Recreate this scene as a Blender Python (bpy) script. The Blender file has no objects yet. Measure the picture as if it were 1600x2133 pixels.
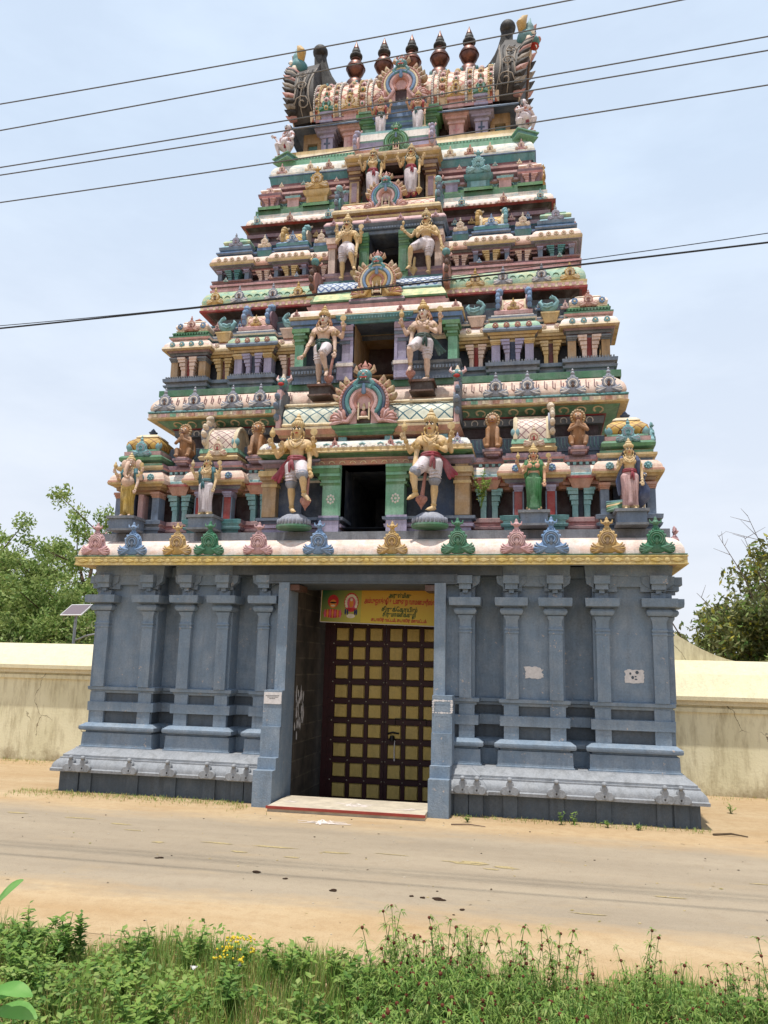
import bpy, bmesh, math, random
from mathutils import Vector, Matrix, noise as mnoise
R = math.radians
PI = math.pi
random.seed(7)
S = bpy.context.scene
C = S.collection

# ---------------------------------------------------------------- camera, sky, sun, exposure
cam = bpy.data.cameras.new('camera')
cam_ob = bpy.data.objects.new('camera', cam)
C.objects.link(cam_ob)
F_PX, PITCH, ROLL, YAW = 1658.4, .1882, .0237, .2009
fw = Vector((-math.sin(YAW)*math.cos(PITCH), math.cos(YAW)*math.cos(PITCH), math.sin(PITCH)))
rt = Vector((math.cos(YAW), math.sin(YAW), 0))
up = rt.cross(fw)
rt2 = math.cos(ROLL)*rt + math.sin(ROLL)*up
up2 = -math.sin(ROLL)*rt + math.cos(ROLL)*up
M = Matrix((rt2, up2, -fw)).transposed().to_4x4()
M.translation = Vector((3.7295, -16.4229, 2.8))
cam_ob.matrix_world = M
cam.sensor_fit = 'VERTICAL'
cam.sensor_height = 36.0
cam.lens = 36.0*F_PX/2133.0
cam.clip_start = .05
cam.clip_end = 3000
S.camera = cam_ob

sun_dir = Vector((-.06, -.19, 1)).normalized()      # close to the zenith, a little in front of the tower and to its left
SUN_ELEV = math.asin(sun_dir.z)
W = bpy.data.worlds.new('World')
S.world = W
W.use_nodes = True
wn, wl = W.node_tree.nodes, W.node_tree.links
wn.clear()
wo = wn.new('ShaderNodeOutputWorld')
bg = wn.new('ShaderNodeBackground')
sky = wn.new('ShaderNodeTexSky')
sky.sky_type = 'NISHITA'
sky.sun_disc = False
sky.sun_elevation = SUN_ELEV
sky.sun_rotation = math.atan2(sun_dir.x, sun_dir.y)
sky.altitude = 20
sky.air_density = 1.0
sky.dust_density = 3.0
sky.ozone_density = 2.0
bg.inputs['Strength'].default_value = .12
# thin hazy cloud: whitens the sky towards the horizon and in soft puffs
tcw = wn.new('ShaderNodeTexCoord')
mpw = wn.new('ShaderNodeMapping'); mpw.inputs['Scale'].default_value = (2.2, 2.2, 6.0)
nzw = wn.new('ShaderNodeTexNoise'); nzw.inputs['Scale'].default_value = 1.6; nzw.inputs['Detail'].default_value = 7; nzw.inputs['Roughness'].default_value = .55
rpw = wn.new('ShaderNodeValToRGB')
rpw.color_ramp.elements[0].position = .44; rpw.color_ramp.elements[0].color = (.86, .86, .86, 1)
rpw.color_ramp.elements[1].position = .66; rpw.color_ramp.elements[1].color = (1, 1, 1, 1)
mxw = wn.new('ShaderNodeMixRGB')
sxw = wn.new('ShaderNodeSeparateXYZ'); mrw = wn.new('ShaderNodeMapRange'); mrw.inputs['From Min'].default_value = .0; mrw.inputs['From Max'].default_value = .55
hzw = wn.new('ShaderNodeMixRGB'); hzw.inputs['Color1'].default_value = (6.2, 6.4, 6.9, 1); hzw.inputs['Color2'].default_value = (4.9, 5.8, 7.0, 1)
wl.new(tcw.outputs['Generated'], sxw.inputs[0]); wl.new(sxw.outputs['Z'], mrw.inputs['Value']); wl.new(mrw.outputs[0], hzw.inputs['Fac']); wl.new(hzw.outputs[0], mxw.inputs['Color2'])
wl.new(tcw.outputs['Generated'], mpw.inputs['Vector']); wl.new(mpw.outputs[0], nzw.inputs['Vector'])
wl.new(nzw.outputs['Fac'], rpw.inputs['Fac'])
wl.new(rpw.outputs['Color'], mxw.inputs['Fac'])
wl.new(sky.outputs['Color'], mxw.inputs['Color1'])
wl.new(mxw.outputs['Color'], bg.inputs['Color'])
wl.new(bg.outputs[0], wo.inputs['Surface'])

sl = bpy.data.lights.new('sun', 'SUN')
sl.energy = 3.9
sl.angle = R(.8)
sl.color = (1.0, .95, .87)
so = bpy.data.objects.new('sun', sl)
C.objects.link(so)
so.rotation_euler = sun_dir.to_track_quat('Z', 'Y').to_euler()
S.view_settings.view_transform = 'Standard'
S.view_settings.look = 'None'
S.view_settings.exposure = .30
S.view_settings.gamma = 1.0

# ---------------------------------------------------------------- materials
def lin(c):
    out = []
    for v in c:
        v /= 255.0
        out.append(v/12.92 if v <= .04045 else ((v+.055)/1.055)**2.4)
    return tuple(out)

MATS = {}
def newmat(name):
    m = bpy.data.materials.new(name); m.use_nodes = True
    n, l = m.node_tree.nodes, m.node_tree.links
    b = n['Principled BSDF']
    MATS[name] = m
    return m, n, l, b

def mapped_pos(n, l, sc):
    g = n.new('ShaderNodeNewGeometry')
    mp = n.new('ShaderNodeMapping'); mp.inputs['Scale'].default_value = sc
    l.new(g.outputs['Position'], mp.inputs['Vector'])
    return mp.outputs[0]

def noise(n, l, vec, scale, detail=4, rough=.55):
    t = n.new('ShaderNodeTexNoise')
    t.inputs['Scale'].default_value = scale; t.inputs['Detail'].default_value = detail; t.inputs['Roughness'].default_value = rough
    l.new(vec, t.inputs['Vector'])
    return t.outputs['Fac']

def ramp(n, l, fac, a, b, ca=0.0, cb=1.0):
    r = n.new('ShaderNodeMapRange')
    r.inputs['From Min'].default_value = a; r.inputs['From Max'].default_value = b
    r.inputs['To Min'].default_value = ca; r.inputs['To Max'].default_value = cb
    r.clamp = True
    l.new(fac, r.inputs['Value'])
    return r.outputs['Result']

def mix(n, l, fac, a, b):
    m = n.new('ShaderNodeMixRGB')
    for sock, v in (('Fac', fac), ('Color1', a), ('Color2', b)):
        if hasattr(v, 'is_output') or hasattr(v, 'links'):
            l.new(v, m.inputs[sock])
        elif isinstance(v, (int, float)):
            m.inputs[sock].default_value = v
        else:
            m.inputs[sock].default_value = (*v[:3], 1)
    return m.outputs['Color']

def bump(n, l, b, fac, strength=.2, dist=.02):
    bp = n.new('ShaderNodeBump'); bp.inputs['Strength'].default_value = strength; bp.inputs['Distance'].default_value = dist
    l.new(fac, bp.inputs['Height']); l.new(bp.outputs['Normal'], b.inputs['Normal'])

def paint(name, rgb, dirt=.55, rough=.66, fade=.5, bumps=.3, accent=None, chip=None):
    """weathered paint on stucco: rain streaks of grime, faded patches, rough surface"""
    m, n, l, b = newmat(name)
    base = lin(rgb)
    g = .3*base[0]+.55*base[1]+.15*base[2]
    base = tuple(.84*c+.16*g*k for c, k in zip(base, (1.0, 1.0, 1.03)))      # sun-bleached
    pos = mapped_pos(n, l, (1, 1, 1))
    st = mapped_pos(n, l, (3.2, 3.2, .55))
    grime = ramp(n, l, noise(n, l, st, 1.9, 8, .7), .46, .70, 0, dirt)
    mould = ramp(n, l, noise(n, l, mapped_pos(n, l, (1, 1, 1.6)), 5.5, 8, .75), .57, .72, 0, dirt*.95)
    fadef = ramp(n, l, noise(n, l, pos, 3.3, 5), .40, .66, 0, fade)
    fine = ramp(n, l, noise(n, l, pos, 26, 4, .7), .40, .68, 0, .45)
    faded = tuple(min(.8, .50*c+.30*g+.16) for c in base)
    dark = tuple(.22*c+.026*k for c, k in zip(base, (1, .94, .85)))
    col = mix(n, l, fadef, base, faded)
    if accent:
        af = ramp(n, l, noise(n, l, mapped_pos(n, l, (3, 3, 7)), 1.6, 4), .44, .62, 0, .7)
        col = mix(n, l, af, col, lin(accent))
    col = mix(n, l, fine, col, tuple(.62*c for c in base))
    col = mix(n, l, grime, col, dark)
    col = mix(n, l, mould, col, dark)
    if chip:
        cf = n.new('ShaderNodeMath'); cf.operation = 'MULTIPLY'
        l.new(ramp(n, l, noise(n, l, pos, 11, 5, .7), .63, .65), cf.inputs[0]); l.new(ramp(n, l, noise(n, l, pos, 1.1, 2), .50, .58, 0, .7), cf.inputs[1])
        col = mix(n, l, cf.outputs[0], col, lin(chip))
    l.new(col, b.inputs['Base Color'])
    b.inputs['Roughness'].default_value = rough
    b.inputs['Specular IOR Level'].default_value = .35
    bump(n, l, b, noise(n, l, pos, 34, 4), bumps, .02)
    return m

PAL = dict(
    peach=(222, 190, 172), white=(226, 216, 206), cream=(222, 200, 158), pink=(198, 136, 138), rose=(208, 160, 158), mauve=(140, 108, 122),
    lilac=(160, 152, 186), teal=(72, 136, 140), aqua=(122, 178, 182), green=(66, 122, 88), mint=(112, 176, 142), leafgreen=(84, 140, 84),
    gold=(204, 172, 106), ochre=(172, 136, 88), orange=(194, 136, 108), red=(160, 48, 46), maroon=(124, 72, 76), blue=(94, 130, 176), navy=(66, 84, 114),
    steel=(104, 122, 146), grey=(108, 114, 124), brown=(96, 60, 44), darkbrown=(58, 40, 34), black=(30, 27, 26), copper=(112, 62, 50), yellow=(214, 186, 86),
    skin_yellow=(214, 176, 112), skin_pale=(214, 176, 150), skin_tan=(206, 150, 112), face_white=(226, 206, 190), cloth_white=(212, 200, 206),
    sash_red=(150, 36, 58), sash_green=(30, 72, 66), shawl_teal=(28, 104, 116), hair=(34, 28, 28), hair_brown=(150, 92, 52), dhoti_yellow=(196, 160, 44), sari_green=(38, 118, 56),
    shawl_blue=(60, 76, 116), lion_gold=(166, 112, 58), kudu_pink=(200, 150, 152), kudu_blue=(108, 146, 190), kudu_gold=(196, 156, 72), kudu_green=(48, 124, 88),
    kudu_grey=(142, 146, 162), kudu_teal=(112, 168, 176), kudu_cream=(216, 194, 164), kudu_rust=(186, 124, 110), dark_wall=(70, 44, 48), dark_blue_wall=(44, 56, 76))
for k, v in PAL.items():
    paint(k, v)
paint('kapota', (230, 210, 198), dirt=.4, accent=(226, 186, 166))
paint('kapota_white', (222, 212, 196), dirt=.4, accent=(140, 172, 184))
paint('kapota_orange', (216, 178, 156), dirt=.4, accent=(222, 206, 190))
paint('kapota_green', (132, 178, 150), dirt=.4, accent=(206, 200, 150))
paint('skirt_yellow', (216, 208, 140), dirt=.3, accent=(112, 170, 128))
paint('base_blue', (116, 136, 156), dirt=.32, fade=.45, bumps=.4, chip=(190, 172, 158))
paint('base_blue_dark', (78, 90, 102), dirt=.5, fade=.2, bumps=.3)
paint('base_plinth', (142, 146, 152), dirt=.5, fade=.4, bumps=.3)
paint('band_gold', (206, 176, 82), dirt=.45)

def lattice_mat(name, base, line, k=3.3, th=.07, axis='xz'):
    m, n, l, b = newmat(name)
    g = n.new('ShaderNodeNewGeometry'); sx = n.new('ShaderNodeSeparateXYZ'); l.new(g.outputs['Position'], sx.inputs[0])
    def mth(op, a, c=None):
        q = n.new('ShaderNodeMath'); q.operation = op
        for i, v in enumerate((a, c)):
            if v is None: continue
            if isinstance(v, (int, float)): q.inputs[i].default_value = v
            else: l.new(v, q.inputs[i])
        return q.outputs[0]
    zz = mth('ADD', sx.outputs['Z'], mth('MULTIPLY', sx.outputs['Y'], .8))
    fs = []
    for sgn in (1, -1):
        s = mth('ADD', mth('MULTIPLY', sx.outputs['X'], k), mth('MULTIPLY', zz, sgn*k))
        fr = mth('ABSOLUTE', mth('SUBTRACT', mth('FRACT', s), .5))
        fs.append(mth('LESS_THAN', fr, th))
    f = mth('MAXIMUM', fs[0], fs[1])
    pos = mapped_pos(n, l, (1, 1, 1))
    nz = noise(n, l, pos, 5, 5)
    bc = mix(n, l, ramp(n, l, nz, .4, .65), lin(base), tuple(.6*c for c in lin(base)))
    col = mix(n, l, f, bc, lin(line))
    l.new(col, b.inputs['Base Color']); b.inputs['Roughness'].default_value = .6
    bump(n, l, b, f, .5, .02)
lattice_mat('lattice_teal', (206, 208, 190), (50, 92, 104))
lattice_mat('lattice_pink', (216, 178, 160), (146, 84, 70), 4.2)
lattice_mat('lattice_gold', (198, 160, 82), (120, 78, 44), 4.5)
lattice_mat('lattice_white', (214, 196, 182), (120, 80, 86), 5)
lattice_mat('scales_blue', (190, 200, 212), (56, 84, 132), 5, .13)
lattice_mat('roof_tiles', (214, 190, 164), (168, 96, 78), 2.6, .10)

def flat(name, rgb, rough=.7, spec=.3, metal=0, var=.25, scale=8):
    m, n, l, b = newmat(name)
    base = lin(rgb)
    pos = mapped_pos(n, l, (1, 1, 1))
    col = mix(n, l, ramp(n, l, noise(n, l, pos, scale, 5), .35, .7), base, tuple(c*(1-var) for c in base))
    l.new(col, b.inputs['Base Color']); b.inputs['Roughness'].default_value = rough
    b.inputs['Specular IOR Level'].default_value = spec; b.inputs['Metallic'].default_value = metal
    return m
flat('shade_black', (10, 9, 10), .9, .1)  # near-black paint standing in for the darkness inside a doorway
flat('eye_white', (232, 228, 222), .4, .5, 0, .02)
flat('ink', (18, 15, 16), .5)
flat('lip_red', (170, 56, 52), .5)
flat('wire', (92, 92, 96), .5, .4)
flat('cable_black', (22, 22, 26), .5, .4)
flat('metal_grey', (150, 152, 154), .45, .5, .3)
flat('solar_cell', (112, 100, 106), .5, .3, 0, .12, 30)
flat('solar_frame', (214, 214, 214), .4, .5)
flat('door_frame', (58, 20, 22), .55, .35, 0, .4, 6)
flat('stud', (170, 160, 140), .35, .6, .5)
flat('light_gap', (226, 224, 214), .8)
flat('paper', (214, 208, 206), .8, .2, 0, .18, 20)
flat('chalk', (226, 214, 206), .9, .1)
flat('red_edge', (150, 66, 56), .7)
flat('iron', (36, 32, 32), .5, .5, .4)

# ---------------------------------------------------------------- mesh helpers
class MB:
    """collects faces of several materials and links them as ONE mesh object"""
    def __init__(s): s.v, s.f, s.m, s.mats = [], [], [], []
    def mi(s, mat):
        if mat not in s.mats: s.mats.append(mat)
        return s.mats.index(mat)
    def add(s, vs, fs, mat, M=None):
        o = len(s.v); k = s.mi(mat)
        if M is not None: vs = [M @ Vector(p) for p in vs]
        s.v += [tuple(p) for p in vs]
        for f in fs:
            s.f.append(tuple(i+o for i in f)); s.m.append(k)
    def merge(s, other, M=None):
        o = len(s.v)
        s.v += [tuple(M @ Vector(p)) for p in other.v] if M is not None else list(other.v)
        for f, k in zip(other.f, other.m):
            s.f.append(tuple(i+o for i in f)); s.m.append(s.mi(other.mats[k]))
    def box(s, x0, x1, y0, y1, z0, z1, mat, M=None):
        if x0 > x1: x0, x1 = x1, x0
        if y0 > y1: y0, y1 = y1, y0
        if z0 > z1: z0, z1 = z1, z0
        v = [(x0,y0,z0),(x1,y0,z0),(x1,y1,z0),(x0,y1,z0),(x0,y0,z1),(x1,y0,z1),(x1,y1,z1),(x0,y1,z1)]
        s.add(v, [(0,3,2,1),(4,5,6,7),(0,1,5,4),(1,2,6,5),(2,3,7,6),(3,0,4,7)], mat, M)
    def taper(s, cx, cy, w0, d0, z0, w1, d1, z1, mat, M=None):
        v = []
        for w, d, z in ((w0,d0,z0),(w1,d1,z1)):
            v += [(cx-w/2,cy-d/2,z),(cx+w/2,cy-d/2,z),(cx+w/2,cy+d/2,z),(cx-w/2,cy+d/2,z)]
        s.add(v, [(0,3,2,1),(4,5,6,7),(0,1,5,4),(1,2,6,5),(2,3,7,6),(3,0,4,7)], mat, M)
    def prism(s, pts, y0, y1, mat, M=None, bevel=0.0):
        """outline in x,z extruded along y; the front (y0) edge may be bevelled"""
        n = len(pts)
        area = sum(pts[i][0]*pts[(i+1) % n][1]-pts[(i+1) % n][0]*pts[i][1] for i in range(n))
        if area < 0: pts = pts[::-1]
        cx = sum(p[0] for p in pts)/n; cz = sum(p[1] for p in pts)/n
        rings = []
        if bevel:
            q = []
            for i in range(n):
                a, b, c = Vector(pts[i-1]), Vector(pts[i]), Vector(pts[(i+1) % n])
                e1, e2 = (b-a), (c-b)
                if e1.length: e1.normalize()
                if e2.length: e2.normalize()
                nn = Vector((-e1.y-e2.y, e1.x+e2.x))
                if nn.length > 1e-6: nn.normalize()
                q.append((b.x+nn.x*bevel, b.y+nn.y*bevel))
            rings = [(q, y0), (pts, y0+(bevel if y1 > y0 else -bevel)), (pts, y1)]
        else:
            rings = [(pts, y0), (pts, y1)]
        v, f = [], []
        for ps, y in rings: v += [(p[0], y, p[1]) for p in ps]
        for r in range(len(rings)-1):
            for i in range(n):
                j = (i+1) % n
                f.append((r*n+i, r*n+j, (r+1)*n+j, (r+1)*n+i))
        f = [t[::-1] for t in f]
        f.append(tuple(range(n))); f.append(tuple((len(rings)-1)*n+i for i in range(n))[::-1])
        s.add(v, f, mat, M)
    def lathe(s, prof, c, mat, seg=20, M=None, mats=None, sx=1, sy=1):
        """prof = [(radius, z)...] round a vertical axis through c"""
        v, n = [], len(prof)
        for r, z in prof:
            for k in range(seg):
                a = 2*PI*k/seg
                v.append((c[0]+r*sx*math.cos(a), c[1]+r*sy*math.sin(a), c[2]+z))
        for i in range(n-1):
            fs = [(i*seg+k, i*seg+(k+1) % seg, (i+1)*seg+(k+1) % seg, (i+1)*seg+k) for k in range(seg)]
            if i == 0:
                o = len(s.v); s.add(v, fs, mats[i] if mats else mat, M)
            else:
                kk = s.mi(mats[i] if mats else mat)
                for f in fs: s.f.append(tuple(q+o for q in f)); s.m.append(kk)
        s.f.append(tuple(o+k for k in range(seg))[::-1]); s.m.append(s.mi(mats[0] if mats else mat))
        s.f.append(tuple(o+(n-1)*seg+k for k in range(seg))); s.m.append(s.mi(mats[-1] if mats else mat))
    def ell(s, c, r, mat, M=None, seg=12, rings=8, rot=None):
        if isinstance(r, (int, float)): r = (r, r, r)
        v, f = [], []
        for i in range(1, rings):
            t = PI*i/rings
            for k in range(seg):
                a = 2*PI*k/seg
                v.append(Vector((r[0]*math.sin(t)*math.cos(a), r[1]*math.sin(t)*math.sin(a), r[2]*math.cos(t))))
        v.append(Vector((0,0,r[2]))); v.append(Vector((0,0,-r[2])))
        if rot is not None: v = [rot @ p for p in v]
        v = [p+Vector(c) for p in v]
        for i in range(rings-2):
            for k in range(seg):
                k2 = (k+1) % seg
                f.append((i*seg+k, (i+1)*seg+k, (i+1)*seg+k2, i*seg+k2))
        t = (rings-1)*seg
        for k in range(seg):
            k2 = (k+1) % seg
            f.append((t, k, k2)); f.append((t+1, (rings-2)*seg+k2, (rings-2)*seg+k))
        s.add(v, f, mat, M)
    def tube(s, path, rad, mat, seg=8, M=None, flat=1.0, cap=True, up=None):
        """tube along a path with a radius per point; round ends"""
        path = [Vector(p) for p in path]; n = len(path)
        rad = [rad]*n if isinstance(rad, (int, float)) else list(rad)
        tang = []
        for i in range(n):
            t = path[min(i+1, n-1)]-path[max(i-1, 0)]
            tang.append(t.normalized() if t.length > 1e-9 else Vector((0,0,1)))
        u = Vector(up) if up else (Vector((0,1,0)) if abs(tang[0].y) < .9 else Vector((1,0,0)))
        v, f = [], []
        rows = []
        if cap: rows += [(path[0]-tang[0]*rad[0]*.75, rad[0]*.55, tang[0])]
        rows += [(path[i], rad[i], tang[i]) for i in range(n)]
        if cap: rows += [(path[-1]+tang[-1]*rad[-1]*.75, rad[-1]*.55, tang[-1])]
        for p, r, t in rows:
            a = u-t*u.dot(t)
            if a.length < 1e-6: a = t.orthogonal()
            a.normalize(); b = t.cross(a); u = a if not up else u
            for k in range(seg):
                w = 2*PI*k/seg
                v.append(p+a*(r*flat*math.cos(w))+b*(r*math.sin(w)))
        m = len(rows)
        for i in range(m-1):
            for k in range(seg):
                k2 = (k+1) % seg
                f.append((i*seg+k, i*seg+k2, (i+1)*seg+k2, (i+1)*seg+k))
        f.append(tuple(range(seg))[::-1]); f.append(tuple((m-1)*seg+k for k in range(seg)))
        s.add(v, f, mat, M)
    def quad(s, a, b, c, d, mat): s.add([a, b, c, d], [(0,1,2,3)], mat)
    def sweep(s, plan, prof, mats, closed=True, top=None, bottom=None):
        """moulding: the profile [(outward offset, z)...] carried round a plan polygon (counter-clockwise);
        plan points may carry a bay name as third value, mats is one name per profile segment or a dict bay -> names"""
        n = len(plan); P = [Vector((p[0], p[1])) for p in plan]
        tags = [p[2] if len(p) > 2 else '' for p in plan]
        nrm = []
        for i in range(n):
            d = P[(i+1) % n]-P[i]
            d = d.normalized() if d.length > 1e-9 else Vector((1,0))
            nrm.append(Vector((d.y, -d.x)))
        off = []
        for i in range(n):
            a, b = nrm[i-1], nrm[i]
            if not closed and i == 0: off.append(b); continue
            if not closed and i == n-1: off.append(a); continue
            wa = 0 if tags[i-1] == 'n' else 1
            wb = 0 if tags[i] == 'n' else 1
            if abs(a.dot(b)) < .05: off.append(a*wa+b*wb); continue
            k = 1+a.dot(b)
            off.append((a+b)/k if k > .05 else b)
        o = len(s.v)
        for q, z in prof:
            for i in range(n):
                w = P[i]+off[i]*q
                s.v.append((w.x, w.y, z))
        for j in range(len(prof)-1):
            for i in range(n if closed else n-1):
                i2 = (i+1) % n
                ms = mats
                if isinstance(mats, dict): ms = mats.get(tags[i], mats[''])
                if isinstance(ms, str): mm = ms
                elif ms is None: continue
                else: mm = ms[min(j, len(ms)-1)]
                s.f.append((o+j*n+i, o+j*n+i2, o+(j+1)*n+i2, o+(j+1)*n+i)); s.m.append(s.mi(mm))
        if top and closed:
            s.f.append(tuple(o+(len(prof)-1)*n+i for i in range(n))); s.m.append(s.mi(top))
        if bottom and closed:
            s.f.append(tuple(o+i for i in range(n))[::-1]); s.m.append(s.mi(bottom))
    def mesh(s, name, smooth=35):
        me = bpy.data.meshes.new(name)
        me.from_pydata(s.v, [], s.f)
        for mt in s.mats: me.materials.append(MATS[mt])
        me.polygons.foreach_set('material_index', s.m)
        if smooth:
            me.polygons.foreach_set('use_smooth', [True]*len(s.f))
            me.set_sharp_from_angle(angle=R(smooth))
        me.update()
        return me
    def build(s, name, parent=None, smooth=35, loc=None, rot=None, scale=None):
        ob = bpy.data.objects.new(name, s.mesh(name, smooth))
        C.objects.link(ob)
        if parent: ob.parent = parent
        if loc: ob.location = loc
        if rot: ob.rotation_euler = rot
        if scale: ob.scale = (scale,)*3 if isinstance(scale, (int, float)) else scale
        return ob

def tag(o, label=None, cat=None, group=None, kind=None):
    for k, v in (('label', label), ('category', cat), ('group', group), ('kind', kind)):
        if v: o[k] = v
    return o
def thing(name, label, cat, loc=(0,0,0), rz=0, group=None, scale=1):
    o = bpy.data.objects.new(name, None); C.objects.link(o)
    o.empty_display_size = .3
    o.location = loc; o.rotation_euler = (0,0,rz); o.scale = (scale,)*3
    return tag(o, label, cat, group)
def dup(src, parent, loc, rz=0, scale=None, name=None, mats=None):
    c = src.copy(); C.objects.link(c); c.parent = parent
    c.location = loc; c.rotation_euler = (0,0,rz)
    if scale: c.scale = (scale,)*3 if isinstance(scale, (int, float)) else scale
    return c

YC = 4.48                                    # the tower's centre line runs at this depth
def plan_of(front, side):
    """front = [(x end, y, bay)...] from the axis to the corner, side = [(distance from YC, x outward, bay)...] from the corner to the side's middle"""
    segs = []; px, py = 0, front[0][1]
    for x, y, t in front:
        if abs(y-py) > 1e-6: segs.append((px, py, px, y, 'j'))
        segs.append((px, y, x, y, t)); px, py = x, y
    for d, x, t in side:
        if abs(x-px) > 1e-6: segs.append((px, py, x, py, 'j'))
        segs.append((x, py, x, YC-d, t)); px, py = x, YC-d
    segs = [g for g in segs if abs(g[0]-g[2])+abs(g[1]-g[3]) > 1e-6]
    right = segs
    back = [(a[2], 2*YC-a[3], a[0], 2*YC-a[1], a[4]) for a in right[::-1]]       # mirrored in y, reversed
    r_all = right+back
    left = [(-a[2], a[3], -a[0], a[1], a[4]) for a in r_all[::-1]]
    allseg = r_all+left
    pts = []
    for a in allseg:
        pts.append((a[0], a[1], a[4]))
    out = []                                  # drop points lying on a straight run of the same bay
    n = len(pts)
    for i in range(n):
        p, c, nx = pts[i-1], pts[i], pts[(i+1) % n]
        d1 = Vector((c[0]-p[0], c[1]-p[1])); d2 = Vector((nx[0]-c[0], nx[1]-c[1]))
        if d1.length > 1e-9 and d2.length > 1e-9 and abs(d1.normalized().cross(d2.normalized())) < 1e-6 and p[2] == c[2]: continue
        out.append(c)
    return out
def rect_plan(x, y0, y1=None, tag_=''):
    y1 = 2*YC-y0 if y1 is None else y1
    return [(-x, y0, tag_), (x, y0, tag_), (x, y1, tag_), (-x, y1, tag_)]
def bay_rect(x0, x1, y0, y1): return [(x0, y0), (x1, y0), (x1, y1), (x0, y1)]

def dentils(mb, x0, x1, y, z0, z1, d, pitch, mat, fill=.5):
    n = max(1, int(abs(x1-x0)/pitch)); p = (x1-x0)/n
    for i in range(n):
        a = x0+p*(i+.5-fill/2)
        mb.box(a, a+p*fill, y-d, y+.02, z0, z1, mat)
def beads(mb, x0, x1, y, z, r, pitch, mat):
    n = max(1, int(abs(x1-x0)/pitch)); p = (x1-x0)/n
    for i in range(n): mb.ell((x0+p*(i+.5), y, z), r, mat, seg=8, rings=5)
def rosette(mb, c, r, mat, mat2):
    mb.ell(c, (r, r*.5, r), mat, seg=12, rings=6)
    for k in range(8):
        a = 2*PI*k/8
        mb.ell((c[0]+r*.7*math.cos(a), c[1]-r*.28, c[2]+r*.7*math.sin(a)), (r*.3, r*.3, r*.3), mat, seg=6, rings=4)
    mb.ell((c[0], c[1]-r*.45, c[2]), r*.34, mat2, seg=8, rings=5)

# ---------------------------------------------------------------- the gateway tower: blue-grey stone base
tower = thing('temple_tower', 'tall temple gateway tower with coloured shrine tiers above a blue grey pillared base', 'tower')

def capitals(mb, x, yf, w, z0, mat='base_blue', sg=1):
    """shaft with rings, cushion, abacus and corbel, standing proud of a wall whose face is at yf+.12"""
    def prof(pts):
        mb.sweep(bay_rect(x-w/2, x+w/2, yf, yf+.2), pts, mat)
    prof([(0, z0), (0, 3.45), (.015, 3.46), (.015, 3.49), (0, 3.50), (0, 3.52), (.015, 3.53), (.015, 3.56), (-.004, 3.58), (-.004, 3.72), (.03, 3.78), (.03, 3.81), (.01, 3.82),
          (.07, 3.83), (.10, 3.87), (.105, 3.91), (.08, 3.95), (.03, 3.96), (.05, 3.985), (.19, 4.0), (.20, 4.07), (.20, 4.16), (.0, 4.165), (0, 4.28)])
    # corbel: stepped block under the frieze
    for a, b, zz0, zz1, yo in ((.05, .05, 4.26, 4.33, .08), (w*.5+.0, 0, 4.33, 4.44, .14), (w*.5+.03, 0, 4.44, 4.60, .20)):
        mb.box(x-a, x+a, yf-yo, yf+.12, zz0, zz1, mat)
    for q in (-1, 1):
        mb.prism([(x+q*(w*.5+.02), 4.36), (x+q*(w*.5+.16), 4.46), (x+q*(w*.5+.18), 4.60), (x+q*(w*.5+.02), 4.60)], yf-.02, yf+.12, mat)

def base_half(sgn):
    """the base to one side of the gateway as a closed plan polygon (counter-clockwise)"""
    q = []
    seq = [(1.56, .0), (2.33, 0), (2.33, .40), (2.91, .40), (2.91, 0), (4.11, 0), (4.11, .40), (4.66, .40), (4.66, 0), (6.06, 0)]
    seq += [(6.06, 1.28), (5.66, 1.28), (5.66, 1.88), (6.06, 1.88), (6.06, 3.18), (5.66, 3.18), (5.66, 3.68), (6.06, 3.68)]
    seq += [(x, 2*YC-y) for x, y in seq[::-1]]
    pts = [(x*sgn, y) for x, y in seq]
    pts = pts if sgn > 0 else pts[::-1]
    pts[-1] = (*pts[-1], 'n')                 # the side towards the passage carries no mouldings
    return pts
def plinth_half(sgn):
    seq = [(1.56, -.08), (2.10, -.08), (2.10, 0), (6.06, 0), (6.06, 2*YC), (1.56, 2*YC)]
    pts = [(x*sgn, y) for x, y in seq]
    pts = pts if sgn > 0 else pts[::-1]
    pts[-1] = (*pts[-1], 'n')                 # the side towards the passage carries no mouldings
    return pts

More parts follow.
